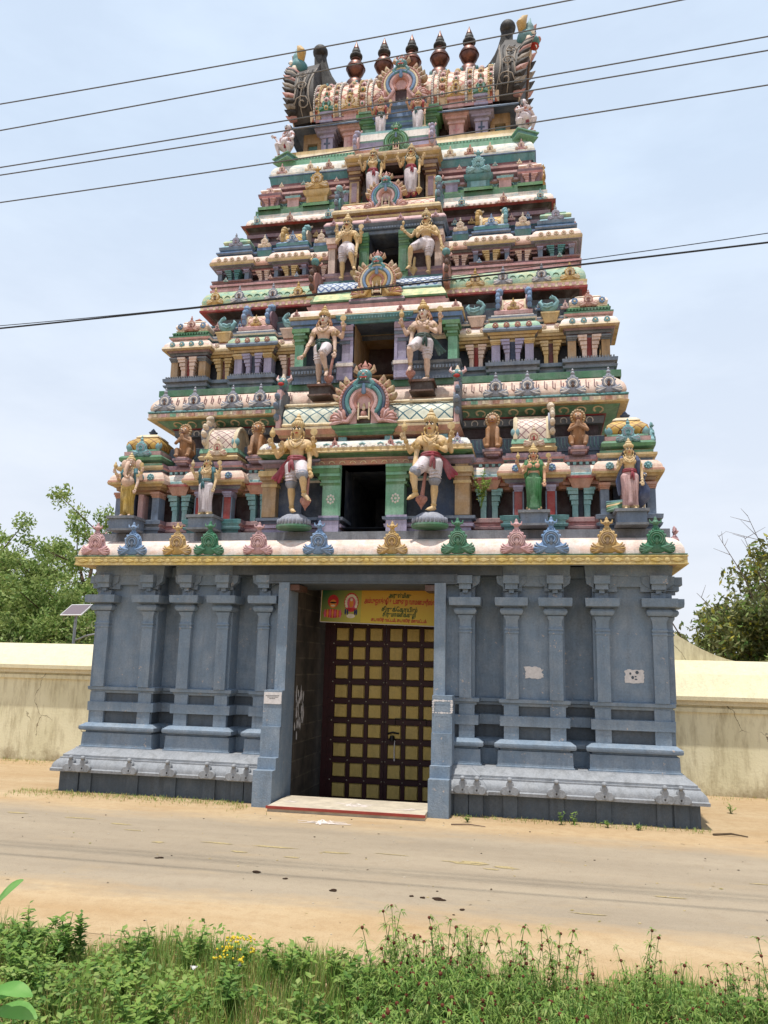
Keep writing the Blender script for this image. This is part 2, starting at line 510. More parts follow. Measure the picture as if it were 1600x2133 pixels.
for sgn in (1, -1):
    mb = MB()
    pl = plinth_half(sgn)
    mb.sweep(pl, [(.39, -.4), (.39, .44)], 'base_blue_dark')
    mb.sweep(pl, [(.39, .42), (.54, .41), (.545, .465), (.52, .485), (.515, .535), (.49, .585), (.45, .63), (.41, .66)], 'base_plinth')
    mb.sweep(pl, [(.41, .66), (.41, .69), (.37, .695), (.37, .74)], 'base_plinth')
    mb.sweep(pl, [(.37, .74), (.20, .86), (.19, .885), (-.3, .89)], 'base_plinth', top='base_plinth')
    for x in (2.12, 2.40, 3.04, 3.9, 4.75, 5.82, 6.12):
        mb.box(sgn*(x-.13), sgn*(x+.13), -.39-(.08 if x < 2.45 else 0)-.04, -.3, -.4, .415, 'base_blue_dark')
    mb.build('plinth', tower)
    mb = MB()
    pl = base_half(sgn)
    bb = 'base_blue'
    mb.sweep(pl, [(.15, .887), (.15, .91), (.125, .915), (.115, 1.19), (.07, 1.20), (.07, 1.225), (.17, 1.245), (.185, 1.275), (.18, 1.325), (.08, 1.39), (.0, 1.40)], bb)
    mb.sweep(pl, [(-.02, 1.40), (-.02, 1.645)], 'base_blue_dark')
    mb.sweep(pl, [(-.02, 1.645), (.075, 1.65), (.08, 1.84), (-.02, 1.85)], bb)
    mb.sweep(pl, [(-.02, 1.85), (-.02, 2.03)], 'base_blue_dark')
    mb.sweep(pl, [(-.02, 2.03), (.03, 2.035), (.045, 2.08), (.09, 2.10), (.10, 2.165), (.0, 2.19)], bb)
    mb.sweep(pl, [(.0, 2.19), (.0, 4.64)], bb)
    mb.sweep(pl, [(.0, 4.60), (.12, 4.605), (.14, 4.835)], bb, top='base_blue')
    # short posts in the two recessed friezes, frames above the panels
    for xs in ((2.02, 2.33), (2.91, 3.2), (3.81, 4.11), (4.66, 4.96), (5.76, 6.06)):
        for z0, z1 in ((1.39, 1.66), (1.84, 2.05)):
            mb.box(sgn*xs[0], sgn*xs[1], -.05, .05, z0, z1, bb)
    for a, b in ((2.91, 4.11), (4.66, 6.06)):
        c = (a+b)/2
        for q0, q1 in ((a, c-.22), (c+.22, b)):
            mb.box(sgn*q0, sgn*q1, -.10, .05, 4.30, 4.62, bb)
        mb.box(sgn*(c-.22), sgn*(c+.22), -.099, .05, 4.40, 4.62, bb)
    for y0, y1 in ((1.28, .0), (3.18, 1.88), (5.28, 3.68), (7.08, 5.78), (8.96, 7.68)):
        for z0, z1 in ((1.39, 1.66), (1.84, 2.05)):
            for yy in (min(y0, y1), max(y0, y1)-.3):
                mb.box(sgn*6.0, sgn*6.14, yy+.002, yy+.298, z0, z1, bb)
    mb.build('base_wall', tower)
    for x, w in ((2.15, .24), (3.08, .25), (3.94, .26), (4.84, .25), (5.91, .27)):
        mb = MB()
        capitals(mb, sgn*x, -.12, w, 2.17)
        mb.build('pilaster', tower)
    for yy in (.15, 1.13, 2.03, 3.03, 3.83, 5.13, 5.93, 6.93, 7.83, 8.81):
        mb = MB(); capitals(mb, 0, -.12, .26, 2.17)
        mb.build('pilaster', tower, loc=(sgn*6.06, yy, 0), rot=(0, 0, sgn*PI/2))
    for i, x in enumerate((2.16, 2.43, 3.04, 3.9, 4.76, 5.82, 6.1)):
        mb = MB()
        pts = []
        for (dx, dz, r, a0, a1) in ((.095, .0, .085, -110, 70), (0, .115, .07, -20, 200), (-.095, 0, .085, 110, 290)):
            for k in range(9):
                a = R(a0+(a1-a0)*k/8); pts.append((dx+r*math.cos(a), dz+r*math.sin(a)))
        mb.prism(pts, -.05, .06, 'base_plinth', bevel=.015)
        mb.ell((0, -.045, .21), (.05, .05, .045), 'base_plinth')
        mb.lathe([(.05, -.0), (.05, .01)], (0, 0, 0), 'base_plinth', 10, Matrix.Translation((0, -.045, 0)) @ Matrix.Rotation(PI/2, 4, 'X'))
        mb.ell((0, -.05, .0), (.022, .015, .022), 'black', seg=8, rings=5)
        mb.build('lotus_bracket', tower, loc=(sgn*x, -.545-.007*(i % 2)-(.08 if x < 2.55 else 0), .50))
    # jamb of the gateway
    mb = MB()
    mb.box(sgn*1.535, sgn*1.93, -.92, .3, -.4, .685, 'base_blue')
    mb.box(sgn*1.537, sgn*1.92, -.72, .3, .685, .905, 'base_blue')
    mb.box(sgn*1.539, sgn*1.94, -.56, .3, .905, 1.50, 'base_blue')
    mb.box(sgn*1.541, sgn*1.935, -.50, .3, 1.50, 2.215, 'base_blue')
    mb.box(sgn*1.543, sgn*1.77, -.35, .3, 2.215, 4.44, 'base_blue')
    mb.box(sgn*1.77, sgn*2.04, -.06, .02, 2.19, 4.44, 'base_blue')
    mb.box(sgn*1.34, sgn*1.60, -.30, .3, 4.28, 4.40, 'brown')
    mb.build('gateway_jamb', tower)
mb = MB()
mb.box(-2.0, 2.0, -.34, 1.2, 4.42, 4.62, 'base_blue_dark')
mb.box(-1.95, 1.95, -.36, -.34, 4.46, 4.60, 'base_blue_dark')
mb.box(-2.9, 2.9, -.18, 9.1, 4.62, 4.835, 'base_blue_dark')
mb.box(-1.56, 1.56, 1.2, 9.0, 4.50, 4.62, 'base_blue_dark')
mb.build('lintel', tower)

# the stone passage behind
m_, n_, l_, b_ = newmat('stone_blocks')
g_ = n_.new('ShaderNodeNewGeometry'); sx_ = n_.new('ShaderNodeSeparateXYZ'); cb_ = n_.new('ShaderNodeCombineXYZ')
l_.new(g_.outputs['Position'], sx_.inputs[0]); l_.new(sx_.outputs['Y'], cb_.inputs['X']); l_.new(sx_.outputs['Z'], cb_.inputs['Y'])
br_ = n_.new('ShaderNodeTexBrick'); l_.new(cb_.outputs[0], br_.inputs['Vector'])
br_.inputs['Scale'].default_value = 1; br_.inputs['Brick Width'].default_value = .9; br_.inputs['Row Height'].default_value = .36; br_.inputs['Mortar Size'].default_value = .016
br_.inputs['Color1'].default_value = (*lin((86, 76, 66)), 1); br_.inputs['Color2'].default_value = (*lin((62, 56, 50)), 1); br_.inputs['Mortar'].default_value = (*lin((104, 94, 80)), 1)
nz_ = noise(n_, l_, mapped_pos(n_, l_, (1, 1, 1)), 3, 6)
cc_ = mix(n_, l_, ramp(n_, l_, nz_, .4, .7), br_.outputs['Color'], lin((44, 40, 36)))
l_.new(cc_, b_.inputs['Base Color']); b_.inputs['Roughness'].default_value = .8
bump(n_, l_, b_, br_.outputs['Fac'], .4, -.02)
for sgn in (1, -1):
    mb = MB(); mb.box(sgn*1.55, sgn*1.62, .3, 8.9, -.4, 4.55, 'stone_blocks'); mb.build('passage_wall', tower)

# big cornice of the base with the diamond band
mb = MB()
cp = [(-5.99, -.25), (5.99, -.25), (5.99, 2*YC), (-5.99, 2*YC)]
mb.sweep(cp, [(.0, 4.83), (.14, 4.84), (.26, 4.825), (.35, 4.81), (.38, 4.80)], ['base_blue', 'ochre', 'band_gold', 'band_gold'])
mb.sweep(cp, [(.38, 4.80), (.42, 4.81), (.42, 4.835), (.405, 4.84), (.405, 4.955), (.42, 4.96), (.42, 4.985), (.395, 4.99)], 'band_gold')
mb.sweep(cp, [(.395, 4.99), (.41, 4.995), (.41, 5.015), (.37, 5.02)], 'green')
mb.sweep(cp, [(.37, 5.02), (.37, 5.07), (.36, 5.13), (.335, 5.19), (.30, 5.25), (.25, 5.30), (.18, 5.345), (.10, 5.37), (.0, 5.385), (-.2, 5.39)], 'kapota')
for (A, n) in (((-6.39, 6.39), 35),):
    p = (A[1]-A[0])/n
    for i in range(n):
        x = A[0]+p*(i+.5)
        mb.prism([(x-.13, 4.897), (x, 4.943), (x+.13, 4.897), (x, 4.851)], -.675, -.65, 'band_gold', bevel=.01)
        if i < n-1: mb.lathe([(.048, 0), (.048, .012), (.02, .02)], (0, 0, 0), 'band_gold', 12, Matrix.Translation((x+p/2, -.655, 4.897)) @ Matrix.Rotation(PI/2, 4, 'X'))
for sgn in (1, -1):
    for i in range(25):
        y = -.3+9.5*(i+.5)/25
        mt = Matrix.Translation((sgn*6.395, y, 4.897)) @ Matrix.Rotation(sgn*PI/2, 4, 'Z')
        mb.prism([(-.13, 0), (0, .043), (.13, 0), (0, -.042)], -.02, .01, 'band_gold', mt)
mb.build('cornice', tower, loc=(0, 0, -.03))

# horseshoe arch ornaments
def kudu_mb(c1, c2, w=.66, h=.68, head=True, niche='maroon'):
    """horseshoe ornament with scrolled feet and a crested knob; origin at the middle of its foot, facing -y"""
    mb = MB(); s = w; t = h
    half = [(0, .71), (.07, .70), (.13, .665), (.195, .60), (.235, .51), (.245, .41), (.26, .335), (.32, .285), (.41, .26), (.485, .19), (.495, .10), (.44, .03), (.35, .0), (.26, .02), (.19, .06), (.12, .02), (0, .02)]
    pts = [(x*s, z*t) for x, z in half]+[(-x*s, z*t) for x, z in half[::-1][1:-1]]
    mb.prism(pts, -.07*s, .10*s, c1, bevel=.03*s)
    for r, rr in ((.105, .028), (.16, .030), (.215, .026)):
        path = [(r*s*math.cos(R(a)), -.085*s, (.42*t+r*s*math.sin(R(a)))) for a in range(-50, 231, 20)]
        mb.tube(path, rr*s, c2 if r == .16 else c1, 6)
    for sg in (1, -1):
        for j in range(5):                      # scrolled plumes of the foot
            a = R(-62+j*30)
            p0 = (sg*.13*s, -.08*s, .18*t)
            p1 = (sg*(.30+.05*math.cos(a))*s, -.10*s, (.15+.09*math.sin(a))*t)
            p2 = (sg*(.34+.13*math.cos(a))*s, -.085*s, (.15+.15*math.sin(a)+.02)*t)
            mb.tube([p0, p1, p2], [.035*s, .036*s, .026*s], c2 if j % 2 else c1, 6)
        for j in range(6):                      # feathered edge of the arch
            a = R(20+j*26)
            if j < 4:
                q = (sg*.255*s*math.cos(a), -.05*s, .42*t+.255*s*math.sin(a))
                mb.ell(q, (.04*s, .05*s, .05*s), c1, seg=6, rings=4)
    mb.ell((0, -.075*s, .36*t), (.065*s, .03*s, .11*t), niche, seg=10, rings=6)
    mb.lathe([(.09*s, .68*t), (.12*s, .71*t), (.075*s, .745*t), (.065*s, .80*t)], (0, 0, 0), c1, 10, sy=.7)
    if head:
        mb.ell((0, -.02*s, .86*t), (.105*s, .09*s, .075*t), c1, seg=10, rings=6)
        for sg in (1, -1):
            mb.tube([(sg*.07*s, -.02*s, .86*t), (sg*.15*s, -.03*s, .88*t), (sg*.16*s, -.03*s, .95*t)], [.035*s, .03*s, .015*s], c1, 6)
            mb.ell((sg*.045*s, -.10*s, .875*t), .026*s, c2, seg=6, rings=4)
        mb.lathe([(.07*s, .92*t), (.045*s, .96*t), (.05*s, .98*t), (.012*s, 1.04*t)], (0, 0, 0), c1, 8)
    else:
        mb.ell((0, -.01*s, .83*t), (.085*s, .07*s, .07*t), c1, seg=8, rings=6)
        mb.lathe([(.05*s, .88*t), (.03*s, .92*t), (.05*s, .95*t), (.01*s, 1.02*t)], (0, 0, 0), c1, 8)
    return mb
KUDU = {}
def kudu(cols, loc, rz=0, scale=1.0, head=True, name='arch_ornament', niche='maroon'):
    key = (cols, head, niche)
    if key not in KUDU:
        KUDU[key] = kudu_mb(*cols, head=head, niche=niche).mesh(name, 50)
    ob = bpy.data.objects.new(name, KUDU[key]); C.objects.link(ob); ob.parent = tower
    ob.location = loc; ob.rotation_euler = (0, 0, rz); ob.scale = (scale,)*3
    return ob
kc = dict(p=('kudu_pink', 'rose'), b=('kudu_blue', 'steel'), g=('kudu_gold', 'ochre'), v=('kudu_green', 'green'))
for x, c in zip((-5.93, -5.05, -4.0, -3.28, -2.18, -.86, .70, 2.04, 3.20, 3.86, 4.93, 5.84), 'pbgvpbgvpbgv'):
    ko = kudu(kc[c], (x*1.003, -.60, 4.985), niche=kc[c][1], scale=1.02+.04*math.sin(x*7)); ko.rotation_euler = (.05, .03*math.sin(x*5), 0)
for sgn in (1, -1):
    for y, c in zip((.4, 2.2, 4.0, 5.2, 7, 8.6), 'pbgvpb'):
        kudu(kc[c], (sgn*6.34, y, 4.985), sgn*PI/2)

# ---------------------------------------------------------------- upper storeys
def split_pilaster(mb, x, yf, w, z0, z1, mat, gap=.22, inner='maroon'):
    """pair of half pilasters with stepped brackets on their outer sides"""
    h = z1-z0; g = w*gap*.5
    for sg in (1, -1):
        a, b = x+sg*g, x+sg*w*.36
        mb.box(a, b, yf, yf+.25, z0, z1, mat)
        for k, (f0, f1, e) in enumerate(((.42, .56, .40), (.58, .74, .46), (.77, .90, .53), (.90, 1.0, .58))):
            mb.box(x+sg*g*.9, x+sg*w*e, yf-.02-.02*k, yf+.24, z0+h*f0, z0+h*f1, mat)
    mb.box(x-g*.8, x+g*.8, yf+.10, yf+.3, z0, z1, inner)
def pillar(mb, x, yf, w, z0, z1, mat, cap='ochre', d=.3):
    h = z1-z0
    mb.box(x-w/2, x+w/2, yf, yf+d, z0, z0+h*.80, mat)
    for k, (f0, f1, e) in enumerate(((.80, .86, .08), (.86, .92, .22), (.92, 1.0, .34))):
        mb.box(x-w*(.5+e*.5), x+w*(.5+e*.5), yf-.02-.025*k, yf+d, z0+h*f0, z0+h*f1, cap)
def dome(mb, x, yf, w, d, z0, z1, cols, knob='brown'):
    """square dome of a corner shrine: bulging sides drawn in to a knob"""
    h = z1-z0; p = bay_rect(x-w/2, x+w/2, yf, yf+d); m = min(w, d)/2
    mb.sweep(p, [(-.02, z0), (.03, z0+.05*h), (.03, z0+.12*h), (-.02, z0+.13*h)], cols[0])
    mb.sweep(p, [(-.03, z0+.12*h), (.03, z0+.22*h), (.05, z0+.34*h), (.03, z0+.48*h), (-m*.14, z0+.62*h), (-m*.30, z0+.72*h)], cols[1])
    mb.sweep(p, [(-m*.27, z0+.72*h), (-m*.25, z0+.75*h), (-m*.32, z0+.80*h), (-m*.46, z0+.88*h), (-m*.75, z0+.95*h), (-m*.96, z0+.99*h)], cols[2], top=cols[2])
    mb.lathe([(.05, z1-.03*h), (.09, z1+.03*h), (.11, z1+.08*h), (.05, z1+.13*h), (.06, z1+.15*h), (.01, z1+.26*h)], (x, yf+d/2, 0), knob, 10)
def vault(mb, x0, x1, yf, d, z0, z1, mat, rim=None, seg=10, close=True):
    """barrel roof with its axis along x"""
    yc = yf+d/2; h = z1-z0; pts = []
    for k in range(seg+1):
        a = PI*(k/seg)
        pts.append((yc-(d/2)*(math.cos(a))*(1.06 if 0 < k < seg else 1), z0+h*math.sin(a)**.8 if 0 < k < seg else z0))
    n = len(pts)
    v = [(x0, *p) for p in pts]+[(x1, *p) for p in pts]
    mb.add(v, [(k, n+k, n+k+1, k+1) for k in range(n-1)], mat)
    mb.add(v, [tuple(range(n)), tuple(range(2*n-1, n-1, -1))], rim or mat)
    if rim:
        for x in (x0, x1): mb.tube([(x, *p) for p in pts], .05, rim, 6, cap=False)
        mb.tube([(x0, yc, z1), (x1, yc, z1)], .06, rim, 6)
def end_fan(mb, x, yc, z0, h, d, c1, c2, sg):
    """horseshoe gable plate that closes a vault, with plumes on its edge and a small beast's head on top"""
    out = []
    for k in range(13):
        a = R(-50+k*280/12); out.append((d*.5*math.cos(a), h*.40+h*.36*math.sin(a)))
    mt = Matrix.Translation((x, yc, z0)) @ Matrix.Rotation(PI/2, 4, 'Z')
    mb.prism(out, -.06, .06, c1, mt, bevel=.0)
    for k in range(9):
        a = R(-30+k*30)
        mb.ell((x+sg*.03, yc+d*.53*math.cos(a), z0+h*.40+h*.40*math.sin(a)), (.06, .09*d/.9+.03, .085), c2, seg=8, rings=5)
    mb.ell((x, yc-d*.12, z0+h*.90), (.085, .12, .10), c2, seg=8, rings=6)
    mb.ell((x+sg*.02, yc-d*.28, z0+h*.86), (.06, .09, .06), c2, seg=8, rings=6)
    for q in (-1, 1): mb.tube([(x+q*.05, yc-d*.1, z0+h*.95), (x+q*.1, yc-d*.05, z0+h*1.04), (x+q*.08, yc, z0+h*1.12)], [.03, .025, .008], c1, 6)

def eave(name, x, y, prof, mats, top=None):
    mb = MB(); mb.sweep(rect_plan(x, y), prof, mats, top=top)
    return mb
def leaves(mb, x0, x1, y, z0, z1, dy, pitch, mat):
    """row of curled leaves leaning out under an eave (y at z0, y-dy at z1)"""
    n = int((x1-x0)/pitch); p = (x1-x0)/n
    for i in range(n):
        x = x0+p*(i+.5); path = []
        for k in range(9):
            a = R(-60+k*35); r = .36*p*(1-.06*k)
            f = .5+.42*math.sin(a)*(1-.05*k)
            path.append((x+r*math.cos(a), y-dy*f-.015, z0+(z1-z0)*f))
        mb.tube(path, [.022]*6+[.026, .03, .034], mat, 5)

# ---- slab and first storey
mb = MB()
mb.sweep([(-6.18, -.12), (6.18, -.12), (6.18, 9.08), (-6.18, 9.08)], [(0, 5.33), (0, 5.555)], 'grey', top='grey')
mb.build('ledge', tower)

def storey(z, yf, xs, pal, dy_r=.30, wall_o=-.20, hole=.64):
    """moulded walls of one storey. z = levels (floor, base top, capital bottom, cornice bottom, cornice top, parapet top);
    xs = (oblong shrine from, to, corner shrine from, to); yf = depth of the shrine fronts"""
    z0, zb, zk, ze, zc, zp = z
    s0, s1, c0, c1 = xs
    yr = yf+dy_r
    dx = c1-c0; X = c1; xr = X-dy_r
    ys = YC-yf
    front = [(hole, yr, 'h'), (s0, yr, 'r'), (s1, yf, 's'), (c0, yr, 'r'), (c1, yf, 'c')]
    side = [(ys-dx*.9, X, 'c'), (ys*.42, xr, 'r'), (0, X, 's')]
    pl = plan_of(front, side)
    H = zb-z0
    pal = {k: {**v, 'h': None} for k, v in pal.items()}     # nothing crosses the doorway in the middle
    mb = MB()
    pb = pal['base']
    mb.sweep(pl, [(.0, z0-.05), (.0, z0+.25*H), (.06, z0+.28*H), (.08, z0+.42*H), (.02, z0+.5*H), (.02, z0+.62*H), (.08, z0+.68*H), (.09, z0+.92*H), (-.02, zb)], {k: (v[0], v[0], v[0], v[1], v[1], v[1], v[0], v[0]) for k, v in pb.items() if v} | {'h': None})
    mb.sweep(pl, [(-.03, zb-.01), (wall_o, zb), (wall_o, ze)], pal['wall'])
    mb.sweep(pl, [(wall_o, zk+.0), (-.10, zk), (-.10, zk+(ze-zk)*.3), (-.02, zk+(ze-zk)*.36), (-.01, zk+(ze-zk)*.62), (.03, zk+(ze-zk)*.7), (.06, ze)], pal['cap'])
    Hc = zc-ze
    mb.sweep(pl, [(.02, ze), (.13, ze-.02), (.145, ze+.10*Hc), (.13, ze+.30*Hc), (.11, ze+.34*Hc), (.10, ze+.55*Hc), (.06, ze+.78*Hc), (.0, zc), (-.06, zc+.005)], pal['cornice'])
    Hp = zp-zc
    mb.sweep(pl, [(-.06, zc), (-.06, zc+.28*Hp), (-.0, zc+.32*Hp), (.03, zc+.5*Hp), (.03, zc+.7*Hp), (-.04, zc+.75*Hp), (-.04, zp)], pal['parapet'], top='grey')
    return mb, pl, yr

# ================= first storey
z1 = (5.555, 5.90, 6.52, 6.74, 7.01, 7.24)
Y1 = .06
mb, pl1, yr1 = storey(z1, Y1, (2.93, 4.16, 4.86, 6.0), dict(
    base={'': ('steel', 'navy'), 'r': ('rose', 'pink'), 'j': ('mauve', 'rose'), 's': ('teal', 'aqua'), 'c': ('steel', 'grey')},
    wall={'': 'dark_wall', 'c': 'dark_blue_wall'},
    cap={'': ('ochre', 'ochre', 'orange', 'ochre', 'ochre', 'gold'), 'r': ('orange', 'orange', 'orange', 'rose', 'orange', 'red'), 's': ('grey', 'mauve', 'lilac', 'grey', 'mauve', 'gold')},
    cornice={'': ('gold', 'gold', 'orange', 'kapota_orange', 'kapota_orange', 'kapota_orange', 'kapota_orange', 'kapota_orange'), 'r': ('steel', 'white', 'aqua', 'kapota_white', 'kapota_white', 'kapota_white', 'kapota', 'kapota'), 'j': 'kapota_orange'},
    parapet={'': ('mauve', 'aqua', 'pink', 'mauve', 'rose', 'mauve'), 'c': ('steel', 'cream', 'gold', 'gold', 'ochre', 'green')}), wall_o=-.30)
for sg in (1, -1):
    for x in (3.225, 3.895):
        pillar(mb, sg*x, Y1+.0, .16, 5.90, 6.52, 'red', 'lilac')
        for q in (-.1, .1): mb.box(sg*x+q-.014, sg*x+q+.014, Y1-.005, Y1+.2, 5.90, 6.40, 'steel')
    for x in (4.97, 5.88): pillar(mb, sg*x, Y1+.0, .17, 5.90, 6.54, 'steel', 'orange')
    mb.box(sg*5.3, sg*5.42, Y1+.03, Y1+.3, 5.9, 6.5, 'rose'); mb.box(sg*5.52, sg*5.62, Y1+.05, Y1+.3, 5.9, 6.5, 'navy')
    for x in (4.51, 2.60):
        split_pilaster(mb, sg*x, yr1+.0, .50, 5.90, 6.52, 'aqua', .25, 'dark_blue_wall')
        mb.taper(sg*x, yr1+.06, .34, .3, 6.50, .52, .4, 6.70, 'orange')
        mb.box(sg*x-.28, sg*x+.28, yr1-.16, yr1+.2, 6.70, 6.75, 'red')
    for x0, x1 in ((3.0, 4.1), (4.95, 5.95)):
        for k in range(3 if x1 < 4.5 else 4):
            xx = x0+(x1-x0)*(k+.5)/(3 if x1 < 4.5 else 4)
            rosette(mb, (sg*xx, Y1-.12, 6.87), .085, 'kudu_blue' if x1 < 4.5 else 'kudu_teal', 'aqua')
    dentils(mb, sg*2.35, sg*2.9, yr1+.02, 7.02, 7.08, .04, .12, 'aqua'); dentils(mb, sg*4.2, sg*4.85, yr1+.02, 7.02, 7.08, .04, .12, 'aqua')
mb.build('storey', tower)

for sg in (1, -1):
    # corner shrine
    mb = MB()
    p = bay_rect(4.98, 5.97, .16, 1.10)
    p = p if sg > 0 else [(-a, b) for a, b in p][::-1]
    mb.sweep(p, [(-.05, 7.22), (-.05, 7.28), (.0, 7.30), (.04, 7.33), (.05, 7.40), (.02, 7.44), (-.02, 7.46)], ['gold', 'leafgreen', 'green', 'leafgreen', 'green', 'leafgreen'], top='green')
    mb.sweep(p, [(-.1, 7.45), (-.04, 7.47), (-.03, 7.56), (-.1, 7.57)], ['pink', 'rose', 'pink'], top='pink')
    dome(mb, sg*5.475, .26, .76, .76, 7.55, 8.10, ('mint', 'lattice_gold', 'cream'), 'navy')
    for q in (-.37, .37): mb.ell((sg*5.475+q, .26, 7.70), (.09, .06, .10), 'kudu_teal')
    mb.build('corner_shrine', tower)
    kudu(('kudu_teal', 'kudu_grey'), (sg*5.475, .14, 7.42), scale=.74, head=False, niche='teal')
    kudu(('kudu_teal', 'kudu_grey'), (sg*6.0, .62, 7.46), sg*PI/2, .74, head=True, niche='teal')
    # oblong shrine
    mb = MB()
    p = bay_rect(3.10, 4.0, .16, 1.0)
    p = p if sg > 0 else [(-a, b) for a, b in p][::-1]
    mb.sweep(p, [(-.08, 7.22), (-.08, 7.27), (.0, 7.29), (.04, 7.36), (.0, 7.40), (.0, 7.45)], ['gold', 'maroon', 'gold', 'gold', 'ochre'], top='ochre')
    mb.sweep(p, [(-.04, 7.44), (.02, 7.46), (.0, 7.56), (-.08, 7.58)], ['aqua', 'mint', 'aqua'], top='aqua')
    vault(mb, sg*3.17, sg*3.86, .18, .80, 7.56, 8.12, 'lattice_white', 'cream')
    mb.ell((sg*3.17, .2, 7.72), (.10, .07, .11), 'kudu_teal')
    mb.build('oblong_shrine', tower)
    mb = MB(); end_fan(mb, 3.92, .56, 7.52, .92, .95, 'kudu_grey', 'kudu_cream', 1); mb.build('vault_gable', tower, loc=(0 if sg > 0 else -7.84, 0, 0))
    kudu(('kudu_cream', 'kudu_rust'), (sg*3.56, .12, 7.38), scale=.68, head=False, niche='red')
    # blocks that carry the little lions
    for x in (4.48, 2.68):
        mb = MB()
        for a, z0_, z1_, c in ((.13, 7.22, 7.27, 'mauve'), (.17, 7.27, 7.31, 'rose'), (.21, 7.31, 7.36, 'mauve'), (.15, 7.36, 7.40, 'rose')):
            mb.box(sg*x-a, sg*x+a, .28-a*.6, .75, z0_, z1_, c)
        mb.build('lion_block', tower)
    for q, y in enumerate((1.6, 3.4, 5.6, 7.4)):
        mb = MB(); vault(mb, sg*5.1, sg*5.9, y-.45, .9, 7.22, 7.9, 'lattice_white', 'cream'); mb.build('oblong_shrine', tower)

# wall behind the first row of shrines and the eave of the second storey
def leafscroll(mb, y, x0, x1, z, r, pitch, mat):
    n = int((x1-x0)/pitch); p = (x1-x0)/n
    for i in range(n):
        x = x0+p*(i+.5)
        mb.tube([(x+r*math.cos(R(a)), y-.01, z+r*math.sin(R(a))) for a in range(-30, 211, 30)], .014, mat, 5)
mb = MB()
mb.sweep(rect_plan(5.05, .78), [(0, 7.2), (.0, 7.42), (.03, 7.43), (.02, 7.75), (-.02, 7.77)], ['steel', 'steel', 'steel', 'white'], top='grey')
for sg in (1, -1):
    for a, b in ((2.0, 3.05), (4.02, 4.95)):
        n = 12
        for i in range(n):
            x = a+(b-a)*(i+.5)/n
            mb.tube([(sg*x, .75, 7.72), (sg*x, .745, 7.56), (sg*(x+.03), .745, 7.50)], .012, 'aqua', 5)
mb.sweep(rect_plan(4.95, 1.05), [(0, 7.7), (0, 8.10)], 'dark_wall')
mb.sweep(rect_plan(4.95, 1.05), [(.0, 8.08), (.10, 8.10), (.13, 8.25), (.10, 8.28)], ['grey', 'grey', 'mauve'])
mb.sweep(rect_plan(4.95, 1.05), [(.12, 8.27), (.16, 8.275), (.17, 8.29), (.13, 8.295)], 'red')
mb.sweep(rect_plan(5.05, .95), [(.04, 8.28), (.06, 8.30), (.32, 8.42), (.36, 8.42)], ['teal', 'mint', 'teal'])
leafscroll(mb, .92, -4.9, 4.9, 8.165, .07, .28, 'white')
leaves(mb, -5.1, 5.1, .90, 8.30, 8.42, .24, .36, 'cream')
mb.sweep(rect_plan(5.05, .95), [(.34, 8.42), (.50, 8.415), (.51, 8.45), (.49, 8.46), (.495, 8.555), (.46, 8.56)], ['gold', 'gold', 'gold', 'kapota_orange', 'gold'])
n = 46
for i in range(n):
    x = -5.5+11*(i+.5)/n
    mb.box(x-.075, x+.075, .444, .5, 8.47, 8.545, ('cream', 'rose', 'mint', 'cream', 'orange')[i % 5])
mb.sweep(rect_plan(5.05, .95), [(.46, 8.558), (.50, 8.57), (.51, 8.60), (.47, 8.63), (.44, 8.635)], 'teal')
for i in range(80):
    x = -5.5+11*(i+.5)/80
    mb.ell((x, .45, 8.585), (.07, .03, .03), 'teal', seg=6, rings=4)
mb.sweep(rect_plan(5.05, .95), [(.45, 8.63), (.47, 8.68), (.46, 8.76), (.42, 8.86), (.34, 8.96), (.24, 9.05), (.2, 9.07)], 'kapota_orange')
for i in range(60):
    x = -5.3+10.6*(i+.5)/60
    if abs(x) > 2.0:
        mb.tube([(x, .56, 8.97), (x, .50, 8.80), (x+.05, .485, 8.76), (x+.05, .53, 8.90)], .012, 'maroon', 5)
mb.sweep(rect_plan(5.42, .72), [(0, 9.06), (.02, 9.07), (.02, 9.22), (0, 9.23)], 'leafgreen' if False else 'green', top='green')
mb.build('eave', tower)
for sg in (1, -1):
    for x in (2.74, 3.43, 4.40, 5.15):
        kudu(('kudu_grey', 'white'), (sg*x, .50, 8.62), scale=.86, head=False, niche='brown')
    for y in (1.5, 3.0, 4.5, 6, 7.5):
        kudu(('kudu_grey', 'white'), (sg*5.5, y, 8.62), sg*PI/2, .86, head=False, niche='brown')

# ================= second storey
z2 = (9.23, 9.56, 10.08, 10.27, 10.52, 10.72)
Y2 = .80
mb, pl2, yr2 = storey(z2, Y2, (2.58, 3.62, 4.28, 5.30), dict(
    base={'': ('steel', 'grey')},
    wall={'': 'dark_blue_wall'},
    cap={'': ('grey', 'grey', 'mauve', 'grey', 'grey', 'mauve'), 'r': ('ochre', 'gold', 'ochre', 'gold', 'ochre', 'cream'), 's': ('gold', 'gold', 'gold', 'gold', 'ochre', 'gold')},
    cornice={'': ('gold', 'ochre', 'cream', 'kapota', 'kapota', 'kapota', 'kapota', 'kapota'), 's': ('steel', 'steel', 'steel', 'kapota_green', 'kapota_green', 'kapota_green', 'kapota_green', 'cream'), 'r': ('cream', 'cream', 'cream', 'kapota', 'kapota', 'kapota', 'rose', 'rose')},
    parapet={'': ('steel', 'aqua', 'white', 'steel', 'steel', 'white'), 'c': ('white', 'rose', 'rose', 'green', 'leafgreen', 'green')}), dy_r=.22, wall_o=-.28, hole=.60)
